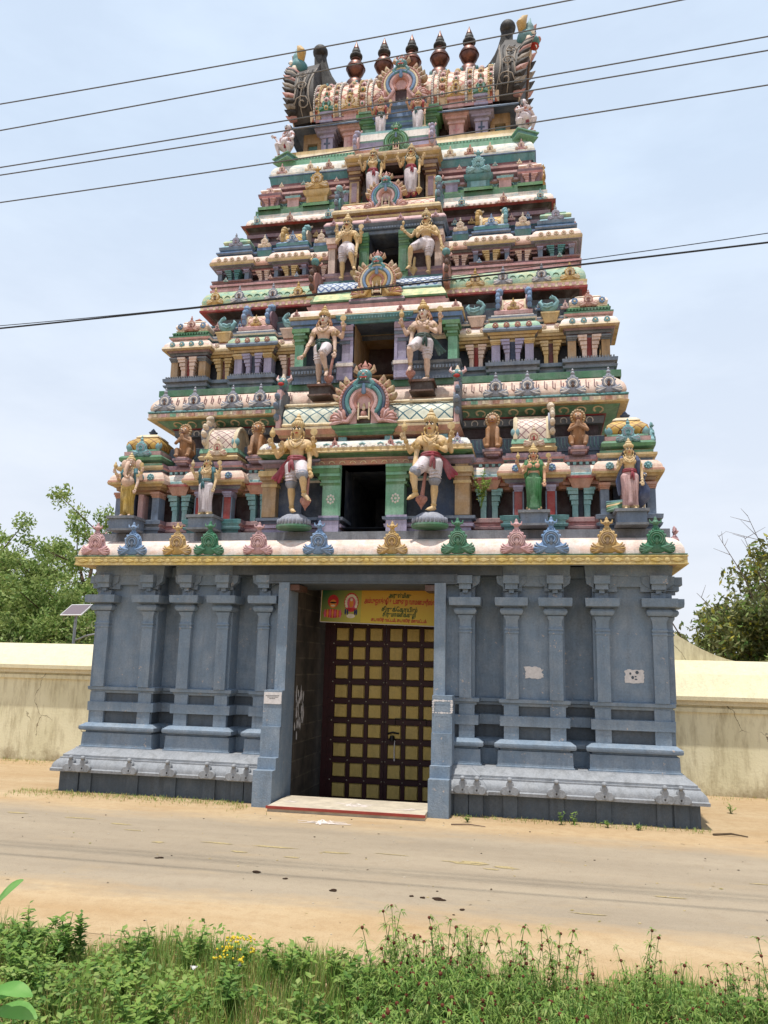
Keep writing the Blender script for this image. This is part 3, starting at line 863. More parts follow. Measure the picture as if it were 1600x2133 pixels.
for sg in (1, -1):
    for x in (4.41, 5.14): pillar(mb, sg*x, Y2, .18, 9.56, 10.08, 'ochre', 'grey')
    split_pilaster(mb, sg*4.79, Y2-.0, .44, 9.56, 10.08, 'peach', .28, 'red')
    for x in (2.725, 3.475): pillar(mb, sg*x, Y2, .19, 9.56, 10.08, 'lilac', 'gold')
    split_pilaster(mb, sg*3.10, Y2, .46, 9.56, 10.08, 'lilac', .30, 'navy')
    split_pilaster(mb, sg*2.26, yr2, .42, 9.56, 10.08, 'peach', .28, 'red')
    split_pilaster(mb, sg*3.95, yr2, .42, 9.56, 10.08, 'gold', .28, 'maroon')
    dentils(mb, sg*2.55, sg*3.65, Y2-.03, 9.66-.15, 9.66-.08, .05, .06, 'grey'); dentils(mb, sg*4.25, sg*5.33, Y2-.03, 9.51, 9.58, .05, .06, 'grey')
    for x0, x1, n, c in ((2.6, 3.6, 4, 'kudu_rust'), (4.3, 5.3, 4, 'kudu_teal')):
        for k in range(n): rosette(mb, (sg*(x0+(x1-x0)*(k+.5)/n), Y2-.11, 10.40), .07, c, 'cream')
    for x in (2.1, 2.42, 3.8, 4.1): rosette(mb, (sg*x, yr2-.11, 10.40), .065, 'kudu_cream', 'rose')
mb.build('storey', tower)
for sg in (1, -1):
    mb = MB()
    p = bay_rect(4.37, 5.22, .88, 1.7)
    p = p if sg > 0 else [(-a, b) for a, b in p][::-1]
    mb.sweep(p, [(-.05, 10.6), (-.05, 10.64), (.03, 10.68), (.06, 10.76), (.0, 10.80)], ['white', 'leafgreen', 'green', 'leafgreen'], top='green')
    dentils(mb, sg*4.33, sg*5.26, .84, 10.69, 10.74, .05, .07, 'green')
    dome(mb, sg*4.795, .92, .76, .72, 10.80, 11.22, ('cream', 'kapota', 'kudu_cream'), 'kudu_rust')
    for q in (-.3, .3): rosette(mb, (sg*4.795+q, .90, 10.96), .08, 'kudu_blue', 'cream')
    mb.build('corner_shrine', tower)
    kudu(('kudu_rust', 'peach'), (sg*4.795, .86, 10.80), scale=.60, head=False, niche='maroon')
    kudu(('kudu_green', 'kudu_rust'), (sg*5.25, 1.25, 10.60), sg*PI/2, .60)
    mb = MB()
    p = bay_rect(2.74, 3.50, .92, 1.7)
    p = p if sg > 0 else [(-a, b) for a, b in p][::-1]
    mb.sweep(p, [(-.02, 10.6), (.0, 10.68), (.0, 10.72), (.05, 10.75), (.06, 10.83), (.0, 10.87), (-.05, 10.9)], ['pink', 'rose', 'pink', 'rose', 'pink', 'rose'], top='pink')
    vault(mb, sg*2.85, sg*3.40, 1.0, .62, 10.88, 11.24, 'lattice_pink', 'cream')
    mb.build('oblong_shrine', tower)
    for x, q in ((2.80, -1), (3.46, 1)):
        mb = MB(); end_fan(mb, 0, 0, 0, .62, .62, 'mauve', 'kudu_blue', q); mb.build('vault_gable', tower, loc=(sg*x, 1.22, 10.86))
    kudu(('kudu_gold', 'ochre'), (sg*3.12, .92, 10.86), scale=.44, head=False, niche='maroon')
    for x, c in ((2.28, 'peach'), (3.95, 'gold')):
        mb = MB()
        mb.taper(sg*x, 1.1, .26, .3, 10.52, .40, .42, 10.72, c)
        mb.box(sg*x-.21, sg*x+.21, .88, 1.3, 10.72, 10.76, c)
        mb.build('bracket_block', tower)

mb = MB()
mb.sweep(rect_plan(4.55, 1.35), [(0, 10.5), (0, 11.1)], 'dark_blue_wall')
mb.sweep(rect_plan(4.4, 1.50), [(-.02, 11.0), (.10, 11.02), (.12, 11.15), (.06, 11.18)], ['teal', 'teal', 'aqua'])
mb.sweep(rect_plan(4.3, 1.70), [(.0, 11.0), (.1, 11.2), (.13, 11.38), (.34, 11.50), (.40, 11.505)], ['grey', 'grey', 'darkbrown', 'maroon'])
mb.sweep(rect_plan(4.4, 1.70), [(.30, 11.50), (.415, 11.50), (.42, 11.55), (.40, 11.56), (.40, 11.66), (.41, 11.665), (.41, 11.70), (.36, 11.705)], ['red', 'red', 'cream', 'cream', 'cream', 'gold', 'gold'])
dentils(mb, -4.75, 4.75, 1.302, 11.575, 11.645, .015, .16, 'rose', .6)
mb.sweep(rect_plan(4.4, 1.70), [(.37, 11.70), (.385, 11.78), (.36, 11.90), (.30, 12.02), (.20, 12.12), (.1, 12.18)], 'kapota_green')
for i in range(46):
    x = -4.6+9.2*(i+.5)/46
    mb.tube([(x+.07*math.cos(R(a)), 1.34-.0, 11.86+.07*math.sin(R(a))) for a in range(0, 361, 45)], .012, 'green', 5)
mb.sweep(rect_plan(4.68, 1.60), [(0, 12.16), (.02, 12.18), (.02, 12.24), (-.02, 12.26), (-.02, 12.30), (.03, 12.32), (.03, 12.38), (0, 12.39)], ['rose', 'pink', 'mauve', 'rose', 'mauve', 'pink', 'mauve'], top='mauve')
mb.build('eave', tower)
for sg in (1, -1):
    for x, c in ((2.21, 'kudu_gold'), (2.87, 'kudu_grey'), (3.77, 'kudu_grey'), (4.42, 'kudu_gold')):
        kudu((c, 'cream' if c == 'kudu_gold' else 'white'), (sg*x, 1.33, 11.70), scale=.70, head=False, niche='brown')
    for y in (2.2, 3.4, 4.6, 5.8, 7):
        kudu(('kudu_grey', 'white'), (sg*4.76, y, 11.70), sg*PI/2, .70, head=False, niche='brown')

# ================= third storey
z3 = (12.38, 12.50, 12.76, 12.92, 13.22, 13.38)
Y3 = 1.66
mb, pl3, yr3 = storey(z3, Y3, (2.12, 3.02, 3.66, 4.60), dict(
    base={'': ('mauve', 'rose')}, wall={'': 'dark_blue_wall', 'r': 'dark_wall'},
    cap={'': ('mauve', 'lilac', 'mauve', 'mauve', 'lilac', 'grey'), 'r': ('mauve', 'rose', 'mauve', 'pink', 'mauve', 'grey')},
    cornice={'': ('lilac', 'gold', 'ochre', 'kapota', 'kapota', 'kapota', 'kapota', 'kapota'), 'r': ('mauve', 'orange', 'orange', 'kapota_orange', 'kapota_orange', 'kapota_orange', 'kapota', 'kapota')},
    parapet={'': ('teal', 'blue', 'steel', 'blue', 'aqua', 'blue')}), dy_r=.14, wall_o=-.26, hole=.50)
for sg in (1, -1):
    for x in (2.19, 2.95): pillar(mb, sg*x, Y3, .10, 12.5, 12.78, 'steel', 'lilac')
    split_pilaster(mb, sg*2.57, Y3, .38, 12.5, 12.78, 'gold', .25, 'navy')
    for x in (3.75, 4.49): pillar(mb, sg*x, Y3, .11, 12.5, 12.78, 'steel', 'lilac')
    split_pilaster(mb, sg*4.12, Y3, .38, 12.5, 12.78, 'teal', .25, 'navy')
    for x in (1.80, 3.34): split_pilaster(mb, sg*x, yr3, .34, 12.5, 12.78, 'peach', .25, 'mauve')
    for x0, x1, n in ((2.14, 3.0, 5), (3.68, 4.58, 5), (1.56, 2.06, 2), (3.08, 3.6, 2)):
        yy = Y3 if n == 5 else yr3
        for k in range(n): rosette(mb, (sg*(x0+(x1-x0)*(k+.5)/n), yy-.11, 13.06), .06, 'kudu_cream', 'kudu_rust')
mb.build('storey', tower)
for sg in (1, -1):
    mb = MB()
    p = bay_rect(3.74, 4.52, 1.74, 2.5)
    p = p if sg > 0 else [(-a, b) for a, b in p][::-1]
    mb.sweep(p, [(-.03, 13.3), (-.03, 13.38), (.05, 13.42), (.06, 13.50), (.0, 13.54), (-.03, 13.58)], ['teal', 'blue', 'steel', 'blue', 'aqua'], top='blue')
    dome(mb, sg*4.13, 1.82, .66, .62, 13.56, 13.90, ('lilac', 'kapota_green', 'mint'), 'mint')
    mb.build('corner_shrine', tower)
    kudu(('kudu_grey', 'lilac'), (sg*4.13, 1.74, 13.50), scale=.60, head=False, niche='mauve')
    kudu(('kudu_rust', 'kudu_teal'), (sg*4.6, 2.1, 13.3), sg*PI/2, .5)
    mb = MB()
    p = bay_rect(2.18, 2.96, 1.76, 2.5)
    p = p if sg > 0 else [(-a, b) for a, b in p][::-1]
    mb.sweep(p, [(-.02, 13.3), (-.02, 13.38), (.04, 13.42), (.05, 13.50), (.0, 13.55), (-.04, 13.58)], ['teal', 'blue', 'teal', 'blue', 'teal'], top='blue')
    vault(mb, sg*2.30, sg*2.84, 1.84, .60, 13.56, 13.92, 'lattice_gold', 'cream')
    mb.build('oblong_shrine', tower)
    for x, q in ((2.25, -1), (2.89, 1)):
        mb = MB(); end_fan(mb, 0, 0, 0, .55, .62, 'kudu_cream', 'kudu_teal' if q*sg > 0 else 'kudu_gold', q); mb.build('vault_gable', tower, loc=(sg*x, 2.1, 13.54))
    kudu(('kudu_blue', 'white'), (sg*2.57, 1.74, 13.50), scale=.50, head=False, niche='steel')
    for x in (1.80, 3.34):
        mb = MB()
        mb.taper(sg*x, 2.0, .36, .4, 13.2, .42, .5, 13.36, 'teal'); mb.box(sg*x-.19, sg*x+.19, 1.74, 2.3, 13.36, 13.44, 'blue')
        mb.build('bracket_block', tower)
        kudu(('kudu_cream', 'peach'), (sg*x, 1.76, 13.43), scale=.56, head=False, niche='peach')
mb = MB()
mb.sweep(rect_plan(3.95, 2.20), [(.0, 13.2), (.0, 13.7), (.05, 13.72), (.05, 13.82), (.0, 13.84), (.0, 13.95), (.05, 13.97), (.06, 14.06), (.0, 14.08), (0, 14.16), (.10, 14.25), (.20, 14.27)], ['dark_blue_wall', 'teal', 'mauve', 'teal', 'dark_wall', 'maroon', 'mauve', 'maroon', 'dark_wall', 'darkbrown', 'red'])
mb.sweep(rect_plan(3.75, 2.61), [(.2, 14.26), (.385, 14.26), (.39, 14.31), (.37, 14.32), (.375, 14.39), (.34, 14.395)], ['cream', 'gold', 'gold', 'cream', 'gold'])
mb.sweep(rect_plan(3.75, 2.61), [(.345, 14.39), (.355, 14.44), (.33, 14.54), (.27, 14.63), (.2, 14.68)], 'kapota')
beads(mb, -4.0, 4.0, 2.25, 14.46, .035, .14, 'white')
mb.sweep(rect_plan(3.95, 2.42), [(0, 14.66), (.0, 14.80), (-.03, 14.81), (-.03, 14.95)], ['kapota_white', 'green', 'green'], top='green')
mb.build('eave', tower)
for sg in (1, -1):
    for x, c in ((1.78, 'kudu_teal'), (2.32, 'kudu_rust'), (2.85, 'kudu_teal') if False else (2.85, 'kudu_rust'), (3.77, 'kudu_teal')):
        if x == 2.32: continue
        kudu((c, 'cream'), (sg*x, 2.24, 14.38), scale=.50, head=False, niche='maroon')
    kudu(('kudu_rust', 'cream'), (sg*2.34, 2.24, 14.38), scale=.46, head=False, niche='maroon') if False else None

# ================= fourth storey: banded wall with single shrines
mb = MB()
mb.sweep(rect_plan(3.62, 2.62), [(.0, 14.9), (.0, 15.0), (.06, 15.02), (.06, 15.10), (.0, 15.12), (.0, 15.22), (.07, 15.25), (.07, 15.31), (.0, 15.33), (-.02, 15.40), (.08, 15.46), (.08, 15.52), (.0, 15.54), (-.02, 15.62), (.05, 15.64), (.06, 15.70), (-.06, 15.72), (-.06, 15.86)],
         ['green', 'teal', 'leafgreen', 'dark_blue_wall', 'teal', 'rose', 'mauve', 'rose', 'maroon', 'mauve', 'rose', 'pink', 'maroon', 'mauve', 'rose', 'maroon', 'maroon'], top='maroon')
for i in range(26):
    x = -3.4+6.8*(i+.5)/26
    if abs(x) > 1.4: mb.tube([(x+.09*math.cos(R(a)), 2.585, 15.13+.07*math.sin(R(a))) for a in range(0, 181, 30)], .013, 'aqua', 5)
mb.build('storey', tower)
for sg in (1, -1):
    for x0, x1, c, c2, nm in ((1.80, 2.58, 'kudu_teal' if sg > 0 else 'kudu_gold', 'teal' if sg > 0 else 'gold', 'arch_shrine'), (3.18, 3.86, 'rose', 'pink', 'corner_shrine')):
        mb = MB()
        p = bay_rect(x0+.10, x1-.10, 2.46, 3.1)
        p = p if sg > 0 else [(-a, b) for a, b in p][::-1]
        cb = c2 if nm == 'arch_shrine' else 'mauve'
        mb.sweep(p, [(.08, 14.94), (.08, 15.03), (.0, 15.05), (.0, 15.26), (.06, 15.30), (.08, 15.35), (.09, 15.41), (.03, 15.44), (.0, 15.47)], ['leafgreen', 'green', cb, cb, c2, cb, c2, cb], top=c2)
        xc = sg*(x0+x1)/2
        if nm == 'corner_shrine':
            split_pilaster(mb, xc, 2.42, .34, 15.05, 15.26, 'rose', .2, 'mauve')
            dome(mb, xc, 2.50, .50, .5, 15.46, 15.74, ('rose', 'kapota', 'rose'), 'mauve')
        else:
            mb.box(xc-.2, xc+.2, 2.445, 2.5, 15.08, 15.24, c)
        mb.build(nm, tower)
        if nm == 'arch_shrine': kudu((c, 'aqua' if sg > 0 else 'kudu_cream'), (xc, 2.44, 15.44), scale=1.0, niche='teal' if sg > 0 else 'ochre')
        else: kudu(('kudu_rust' if False else 'rose', 'cream'), (xc, 2.46, 15.44), scale=.36, head=False)
    kudu(('kudu_gold', 'kudu_rust'), (sg*3.85, 2.95, 15.3), sg*PI/2, .8)
    for y in (4.0, 5.0, 6.0): kudu(('kudu_teal', 'aqua'), (sg*3.72, y, 15.0), sg*PI/2, .9)

mb = MB()
mb.sweep(rect_plan(3.25, 3.05), [(.2, 15.84), (.36, 15.85), (.40, 16.07), (.30, 16.08)], ['navy', 'teal', 'teal'], bottom='navy')
mb.sweep(rect_plan(3.25, 3.05), [(.3, 16.07), (.42, 16.075), (.425, 16.10), (.40, 16.11), (.405, 16.17), (.385, 16.18), (.37, 16.30), (.31, 16.42), (.22, 16.52), (.15, 16.56)], ['blue', 'blue', 'blue', 'kapota_white', 'white', 'kapota_white', 'kapota_white', 'kapota_white', 'kapota_white'])
mb.sweep(rect_plan(3.25, 3.05), [(.17, 16.54), (.17, 16.70), (.14, 16.71), (.14, 16.80), (.10, 16.82), (.05, 16.95), (.05, 17.05), (-.1, 17.06)], ['mint', 'aqua', 'green', 'cream', 'cream', 'gold', 'cream'], top='cream')
dentils(mb, -3.3, 3.3, 2.91, 16.72, 16.79, .02, .09, 'mint')
mb.build('eave', tower)
for sg in (1, -1):
    for x, c in ((1.42, 'kudu_cream'), (1.95, 'kudu_rust'), (2.48, 'kudu_cream'), (3.30, 'kudu_pink')):
        kudu((c, 'cream'), (sg*x, 2.68, 16.17), scale=.50, head=False, niche='maroon')

# ================= neck of the roof with pillars
mb = MB()
mb.sweep(rect_plan(2.95, 3.75), [(0, 17.0), (0, 18.0)], 'dark_wall')
for sg in (1, -1):
    for x0, x1 in ((2.44, 2.98),):
        mb.box(sg*x0, sg*x1, 3.45, 3.8, 17.05, 17.14, 'ochre'); mb.box(sg*x0, sg*x1, 3.48, 3.8, 17.62, 17.95, 'ochre')
        mb.box(sg*x0, sg*(x0+.12), 3.49, 3.8, 17.1, 17.7, 'ochre'); mb.box(sg*(x1-.12), sg*x1, 3.49, 3.8, 17.1, 17.7, 'ochre')
        mb.box(sg*x0, sg*x1, 3.6, 3.8, 17.1, 17.66, 'teal')
        mb.tube([(sg*2.71+.1*math.cos(R(a)), 3.59, 17.36+.1*math.sin(R(a))) for a in range(0, 361, 40)], .02, 'aqua', 5)
mb.build('neck_wall', tower)
for sg in (1, -1):
    for x, c, w in ((2.21, 'lilac', .34), (1.51, 'rose', .40)):
        mb = MB()
        mb.box(sg*x-w*.5, sg*x+w*.5, 3.28, 3.8, 17.05, 17.60, c)
        mb.box(sg*x-.025, sg*x+.025, 3.265, 3.4, 17.1, 17.62, 'navy' if c == 'lilac' else 'pink')
        mb.box(sg*x-.09, sg*x+.09, 3.268, 3.4, 17.40, 17.45, 'navy' if c == 'lilac' else 'pink')
        for k, (z0_, z1_, e) in enumerate(((17.60, 17.67, .04), (17.67, 17.72, .02), (17.72, 17.80, .10), (17.80, 17.88, .17), (17.88, 17.95, .10))):
            mb.box(sg*x-w*.5-e, sg*x+w*.5+e, 3.28-e, 3.8, z0_, z1_, c)
        mb.build('pillar', tower)
        mb = MB()
        for k, (z0_, z1_, e) in enumerate(((17.99, 18.06, .02), (18.06, 18.22, -.02), (18.22, 18.30, .06))):
            mb.box(sg*x-w*.5-e, sg*x+w*.5+e, 3.10-e, 3.6, z0_, z1_, c)
        mb.build('bracket_block', tower)
        kudu(('kudu_green', 'kudu_teal') if c == 'lilac' else ('kudu_gold', 'kudu_cream'), (sg*x, 3.06, 18.29), scale=.82 if c == 'rose' else .78, niche='brown')
mb = MB()
mb.sweep(rect_plan(2.95, 3.45), [(-.1, 17.93), (.26, 17.94), (.42, 17.82), (.44, 17.85), (.40, 17.90), (.22, 18.02), (.1, 18.04)], ['navy', 'navy', 'blue', 'steel', 'steel', 'blue'], top='rose')
mb.sweep(rect_plan(2.5, 3.12), [(.02, 18.0), (.02, 18.09), (-.02, 18.10), (-.02, 18.16)], ['pink', 'rose', 'mauve'], top='rose')
mb.build('eave', tower)

# ================= barrel roof
RP = [(1.30, 18.10), (1.40, 18.35), (1.44, 18.65), (1.42, 18.95), (1.33, 19.28), (1.15, 19.62), (.88, 19.93), (.52, 20.18), (.20, 20.30), (0, 20.32)]
RP = [(d, 18.1+(z-18.1)*.78) for d, z in RP]
RP = [(YC-d, z) for d, z in RP]+[(YC+d, z) for d, z in RP[::-1][1:]]
def roof_strip(mb, x0, x1, o, mat, close=False):
    pts = []
    for i, (y, z) in enumerate(RP):
        a, b = RP[max(i-1, 0)], RP[min(i+1, len(RP)-1)]
        t = Vector((b[0]-a[0], b[1]-a[1])).normalized()
        pts.append((y-t.y*o, z+t.x*o))
    n = len(pts)
    v = [(x0, *p) for p in pts]+[(x1, *p) for p in pts]
    mb.add(v, [(k, n+k, n+k+1, k+1) for k in range(n-1)], mat)
    if close: mb.add(v, [tuple(range(n)), tuple(range(2*n-1, n-1, -1))], mat)
mb = MB()
roof_strip(mb, -2.7, 2.7, 0, 'roof_tiles', True)
for sg in (1, -1):
    for x, w, c in ((.86, .06, 'blue'), (1.02, .05, 'gold'), (1.25, .05, 'cream'), (1.80, .07, 'kudu_blue'), (1.98, .045, 'gold'), (2.42, .06, 'cream'), (2.56, .05, 'kudu_blue')):
        roof_strip(mb, sg*x-w/2, sg*x+w/2, .05, c)
        for k, (y, z) in enumerate(RP[:9]):
            y2, z2_ = RP[k+1]
            for f in (.0, .33, .66): mb.ell((sg*x, y+(y2-y)*f-.05, z+(z2_-z)*f+.03), (w*.55, .045, .04), 'white' if c != 'cream' else 'gold', seg=6, rings=4)
    for x in (1.14, 1.52, 1.9, 2.2, 2.48):     # carved pendants between the ribs
        for k in range(1, 8):
            y, z = RP[k]; y2, z2_ = RP[k+1]
            mb.ell((sg*x, (y+y2)/2-.02, (z+z2_)/2), (.09, .05, .10), ('rose', 'orange', 'kudu_gold')[(k+int(x*10)) % 3], seg=8, rings=5)
            mb.ell((sg*x, (y+y2)/2-.05, (z+z2_)/2-.02), (.04, .04, .05), ('maroon', 'green')[k % 2], seg=6, rings=4)
mb.build('barrel_roof', tower)
mb = MB()
for i in range(34):
    x = -2.55+5.1*(i+.5)/34
    y = YC-.50
    mb.ell((x, y, 19.74), (.07, .08, .12), 'teal' if i % 3 == 0 else ('rose' if i % 3 == 1 else 'cream'), seg=8, rings=6)
    if i % 3 == 0:
        mb.ell((x, y-.03, 19.88), (.05, .05, .08), 'teal', seg=6, rings=5)
mb.tube([(-2.6, YC-.66, 19.62), (2.6, YC-.66, 19.62)], .05, 'cream', 6)
mb.tube([(-2.6, YC-.46, 19.78), (2.6, YC-.46, 19.78)], .05, 'orange', 6)
mb.box(-2.5, 2.5, YC-.3, YC+.3, 19.7, 19.84, 'peach')
mb.build('ridge_cresting', tower)
m_, n_, l_, b_ = newmat('finial_copper')
b_.inputs['Base Color'].default_value = (*lin((140, 92, 80)), 1); b_.inputs['Metallic'].default_value = .75; b_.inputs['Roughness'].default_value = .42
cc_ = mix(n_, l_, ramp(n_, l_, noise(n_, l_, mapped_pos(n_, l_, (1, 1, 1)), 6, 5), .4, .7), lin((116, 78, 68)), lin((62, 44, 40)))
l_.new(cc_, b_.inputs['Base Color'])
fin = None
for x in (-1.746, -.86, 0, .86, 1.746):
    if not fin:
        mb = MB()
        pr = [(.32, -.5), (.32, -.12), (.29, -.06), (.26, .0), (.19, .05), (.12, .11), (.11, .18), (.15, .21), (.22, .28), (.265, .38), (.28, .47), (.27, .56), (.22, .65), (.14, .72), (.11, .76), (.15, .79), (.15, .81)]
        mb.lathe(pr, (0, 0, 0), 'finial_copper', 24)
        mb.tube([(.285*math.cos(a*PI/12), .285*math.sin(a*PI/12), .47) for a in range(25)], .018, 'finial_copper', 6, cap=False)
        fin = mb.build('finial', tower, loc=(x, YC, 20.30))
        mb = MB()
        mb.lathe([(.11, .82), (.17, .86), (.18, .92), (.17, .98), (.12, 1.02), (.14, 1.04), (.13, 1.12), (.09, 1.18)], (0, 0, 0), 'black', 24)
        for k in range(24):
            a = 2*PI*k/24
            mb.ell((.175*math.cos(a), .175*math.sin(a), .92), (.025, .025, .06), 'black', seg=6, rings=4)
        mb.build('finial_cup', fin)
        mb = MB()
        mb.lathe([(.08, 1.17), (.10, 1.20), (.07, 1.28), (.03, 1.38), (.006, 1.47)], (0, 0, 0), 'finial_copper', 16)
        mb.build('finial_tip', fin)
        first = fin
    else:
        f2 = dup(first, tower, (x, YC, 20.30))
        for ch in list(first.children): dup(ch, f2, (0, 0, 0))

# extra small niches and arches that break up the banded walls
for sg in (1, -1):
    for x, c in ((2.88, 'rose'), (1.48, 'lilac')):
        mb = MB()
        p = bay_rect(x-.16, x+.16, 2.52, 2.8)
        p = p if sg > 0 else [(-a, b) for a, b in p][::-1]
        mb.sweep(p, [(.03, 14.96), (.03, 15.02), (.0, 15.03), (.0, 15.24), (.05, 15.28), (.06, 15.34), (.0, 15.36), (-.08, 15.46), (-.14, 15.52)], ['leafgreen', 'green', c, c, 'aqua', 'teal', 'cream', 'cream'], top='cream')
        mb.build('niche_shrine', tower)
    for x, c in ((1.15, 'kudu_blue'), (1.68, 'kudu_pink'), (2.62, 'kudu_teal'), (3.25, 'kudu_cream')):
        kudu((c, 'cream'), (sg*x, 2.56, 15.70), scale=.22, head=False)
    for x, c in ((1.62, 'kudu_teal'), (2.05, 'kudu_gold'), (3.05, 'kudu_pink'), (3.46, 'kudu_blue')):
        kudu((c, 'cream'), (sg*x, 2.12, 13.84), scale=.30, head=False)
    for x, c in ((2.2, 'kudu_teal'), (2.95, 'kudu_gold'), (3.7, 'kudu_blue'), (4.3, 'kudu_pink')):
        kudu((c, 'cream'), (sg*x, 1.30, 10.98), scale=.34, head=False)
    for x, c in ((2.3, 'kudu_blue'), (3.0, 'kudu_pink'), (4.2, 'kudu_teal')):
        kudu((c, 'cream'), (sg*x, 1.40, 12.36-.0), scale=.20, head=False)
    for k in range(9):
        x = 1.5+.245*k
        mb = MB(); mb.box(sg*x-.04, sg*x+.04, 3.0, 3.06, 16.72, 16.9, ('rose', 'aqua', 'gold')[k % 3]); mb.build('frieze_block', tower)

# ---------------------------------------------------------------- the middle bay of every storey
def big_kudu(cx, y, z0, w, cols, rz=0, pal_face='teal', bust=True, flames=True, name='arch_gable', depth=.35):
    """great horseshoe gable: feathered bands, flame leaves, scrolled feet, beast's face on top; w = overall width"""
    A, B, Cc, D, FL = cols
    mb = MB(); zc = .31
    # backing plate
    pts = []
    for k in range(25):
        a = R(-52+k*284/24); pts.append((.33*math.cos(a), zc+.33*math.sin(a)))
    pts = pts+[(-.40, .0), (-.10, .0), (-.10, .22), (.10, .22), (.10, .0), (.40, .0)]
    mb.prism([(x*w, z*w) for x, z in pts], -.02*w, depth*w, A)
    def band(r, rr, mat, foot, y_):
        path = []
        if foot:
            path += [(-foot*w, y_*w, .045*w), (-(foot-.08)*w, y_*w, .035*w)]
        for a in range(222, -43, -12):
            path.append((r*w*math.cos(R(a)), y_*w, (zc+r*math.sin(R(a)))*w))
        if foot:
            path += [((foot-.08)*w, y_*w, .035*w), (foot*w, y_*w, .045*w)]
        mb.tube(path, rr*w, mat, 7)
    band(.125, .030, D, 0, -.03)
    band(.175, .036, A, .30, -.045)
    band(.235, .030, B, 0, -.06)
    band(.285, .026, Cc, 0, -.05)
    band(.325, .030, D, .42, -.035)
    for k in range(34):                           # little feathers on the bands
        a = R(-40+k*260/33)
        for r, mm in ((.325, A), (.18, D)):
            mb.ell((r*w*math.cos(a), -.065*w, (zc+r*math.sin(a))*w), (.013*w, .016*w, .013*w), mm, seg=6, rings=4)
    for sg in (1, -1):
        for k in range(6):                        # fan of the feet
            a = R(-20+k*22)
            mb.tube([(sg*.27*w, -.05*w, .04*w), (sg*(.27+.12*math.cos(a))*w, -.07*w, (.05+.10*math.sin(a))*w), (sg*(.28+.19*math.cos(a))*w, -.06*w, (.05+.15*math.sin(a))*w)], [.022*w, .030*w, .016*w], (A, D)[k % 2], 6)
        mb.tube([(sg*(.40+.05*math.cos(R(a)))*w, -.07*w, (.085+.05*math.sin(R(a)))*w) for a in range(0, 330, 40)], [.018*w]*9, D, 6)
    if flames:
        for k in range(13):
            a = R(12+k*156/12)
            if 62 < math.degrees(a) < 118: continue
            c, s_ = math.cos(a), math.sin(a)
            r0 = .335; tx, tz = -s_, c
            leaf = []
            for (u, v_) in ((0, -.035), (.045, -.05), (.085, -.04), (.115, -.01), (.135, .03), (.115, .035), (.08, .035), (.04, .035), (0, .03)):
                q = 1 if c > 0 else -1
                leaf.append(((c*(r0+u)+tx*v_*q)*w, (zc+s_*(r0+u)+tz*v_*q)*w))
            mb.prism(leaf, -.05*w, .06*w, FL, bevel=.012*w)
            mb.ell(((r0+.055)*c*w, -.052*w, (zc+(r0+.055)*s_)*w), (.015*w, .012*w, .015*w), D, seg=8, rings=5)
    # beast's face
    fz = .69; W_ = w; w = w*1.0
    mb.ell((0, -.04*w, fz*w), (.105*w, .09*w, .09*w), pal_face, seg=14, rings=10)
    mb.ell((0, -.09*w, (fz-.035)*w), (.06*w, .05*w, .035*w), pal_face, seg=12, rings=8)
    mb.ell((0, -.125*w, (fz-.01)*w), (.022*w, .025*w, .02*w), D, seg=8, rings=6)
    mb.tube([(-.045*w, -.125*w, (fz-.05)*w), (0, -.145*w, (fz-.06)*w), (.045*w, -.125*w, (fz-.05)*w)], .010*w, 'lip_red', 5)
    for sg in (1, -1):
        mb.ell((sg*.038*w, -.105*w, (fz+.03)*w), .020*w, 'eye_white', seg=8, rings=6)
        mb.ell((sg*.038*w, -.122*w, (fz+.03)*w), .009*w, 'ink', seg=6, rings=4)
        mb.tube([(sg*.03*w, -.12*w, (fz-.05)*w), (sg*.035*w, -.13*w, (fz-.08)*w)], [.010*w, .004*w], 'eye_white', 5)
        mb.tube([(sg*.07*w, -.02*w, (fz+.04)*w), (sg*.13*w, -.02*w, (fz+.08)*w), (sg*.125*w, -.02*w, (fz+.15)*w)], [.036*w, .04*w, .012*w], FL, 6)
        mb.tube([(sg*.07*w, -.05*w, (fz-.06)*w), (sg*.13*w, -.05*w, (fz-.13)*w), (sg*.09*w, -.06*w, (fz-.19)*w), (sg*.03*w, -.06*w, (fz-.16)*w)], [.036*w, .042*w, .036*w, .022*w], pal_face, 6)
        mb.tube([(sg*.05*w, -.04*w, (fz+.09)*w), (sg*.085*w, -.04*w, (fz+.14)*w), (sg*.05*w, -.04*w, (fz+.17)*w)], [.02*w, .02*w, .01*w], D, 6)
    mb.lathe([(.06*w, (fz+.06)*w), (.065*w, (fz+.09)*w), (.045*w, (fz+.11)*w), (.05*w, (fz+.14)*w), (.02*w, (fz+.18)*w), (.006*w, (fz+.22)*w)], (0, -.02*w, 0), D, 10)
    mb.tube([(0, -.07*w, (zc+.13)*w), (0, -.08*w, (zc+.24)*w)], [.035*w, .022*w], 'kudu_blue', 7)
    # niche with a small seated idol
    mb.box(-.095*w, .095*w, -.0*w, .03*w, .03*w, .42*w, 'dark_wall')
    if bust:
        for sg in (1, -1): mb.box(sg*.065*w, sg*.085*w, -.05*w, .0, .06*w, .30*w, 'cream')
        mb.ell((0, -.03*w, .14*w), (.045*w, .03*w, .05*w), 'kudu_rust'); mb.ell((0, -.035*w, .22*w), (.026*w, .024*w, .034*w), 'kudu_cream')
        mb.lathe([(.025*w, .24*w), (.015*w, .27*w), (.004*w, .30*w)], (0, -.03*w, 0), 'gold', 8)
        mb.tube([(-.05*w, -.04*w, .09*w), (.05*w, -.04*w, .09*w)], .02*w, 'kudu_cream', 6)
    return mb.build(name, tower, loc=(cx, y, z0), rot=(0, 0, rz), smooth=50)

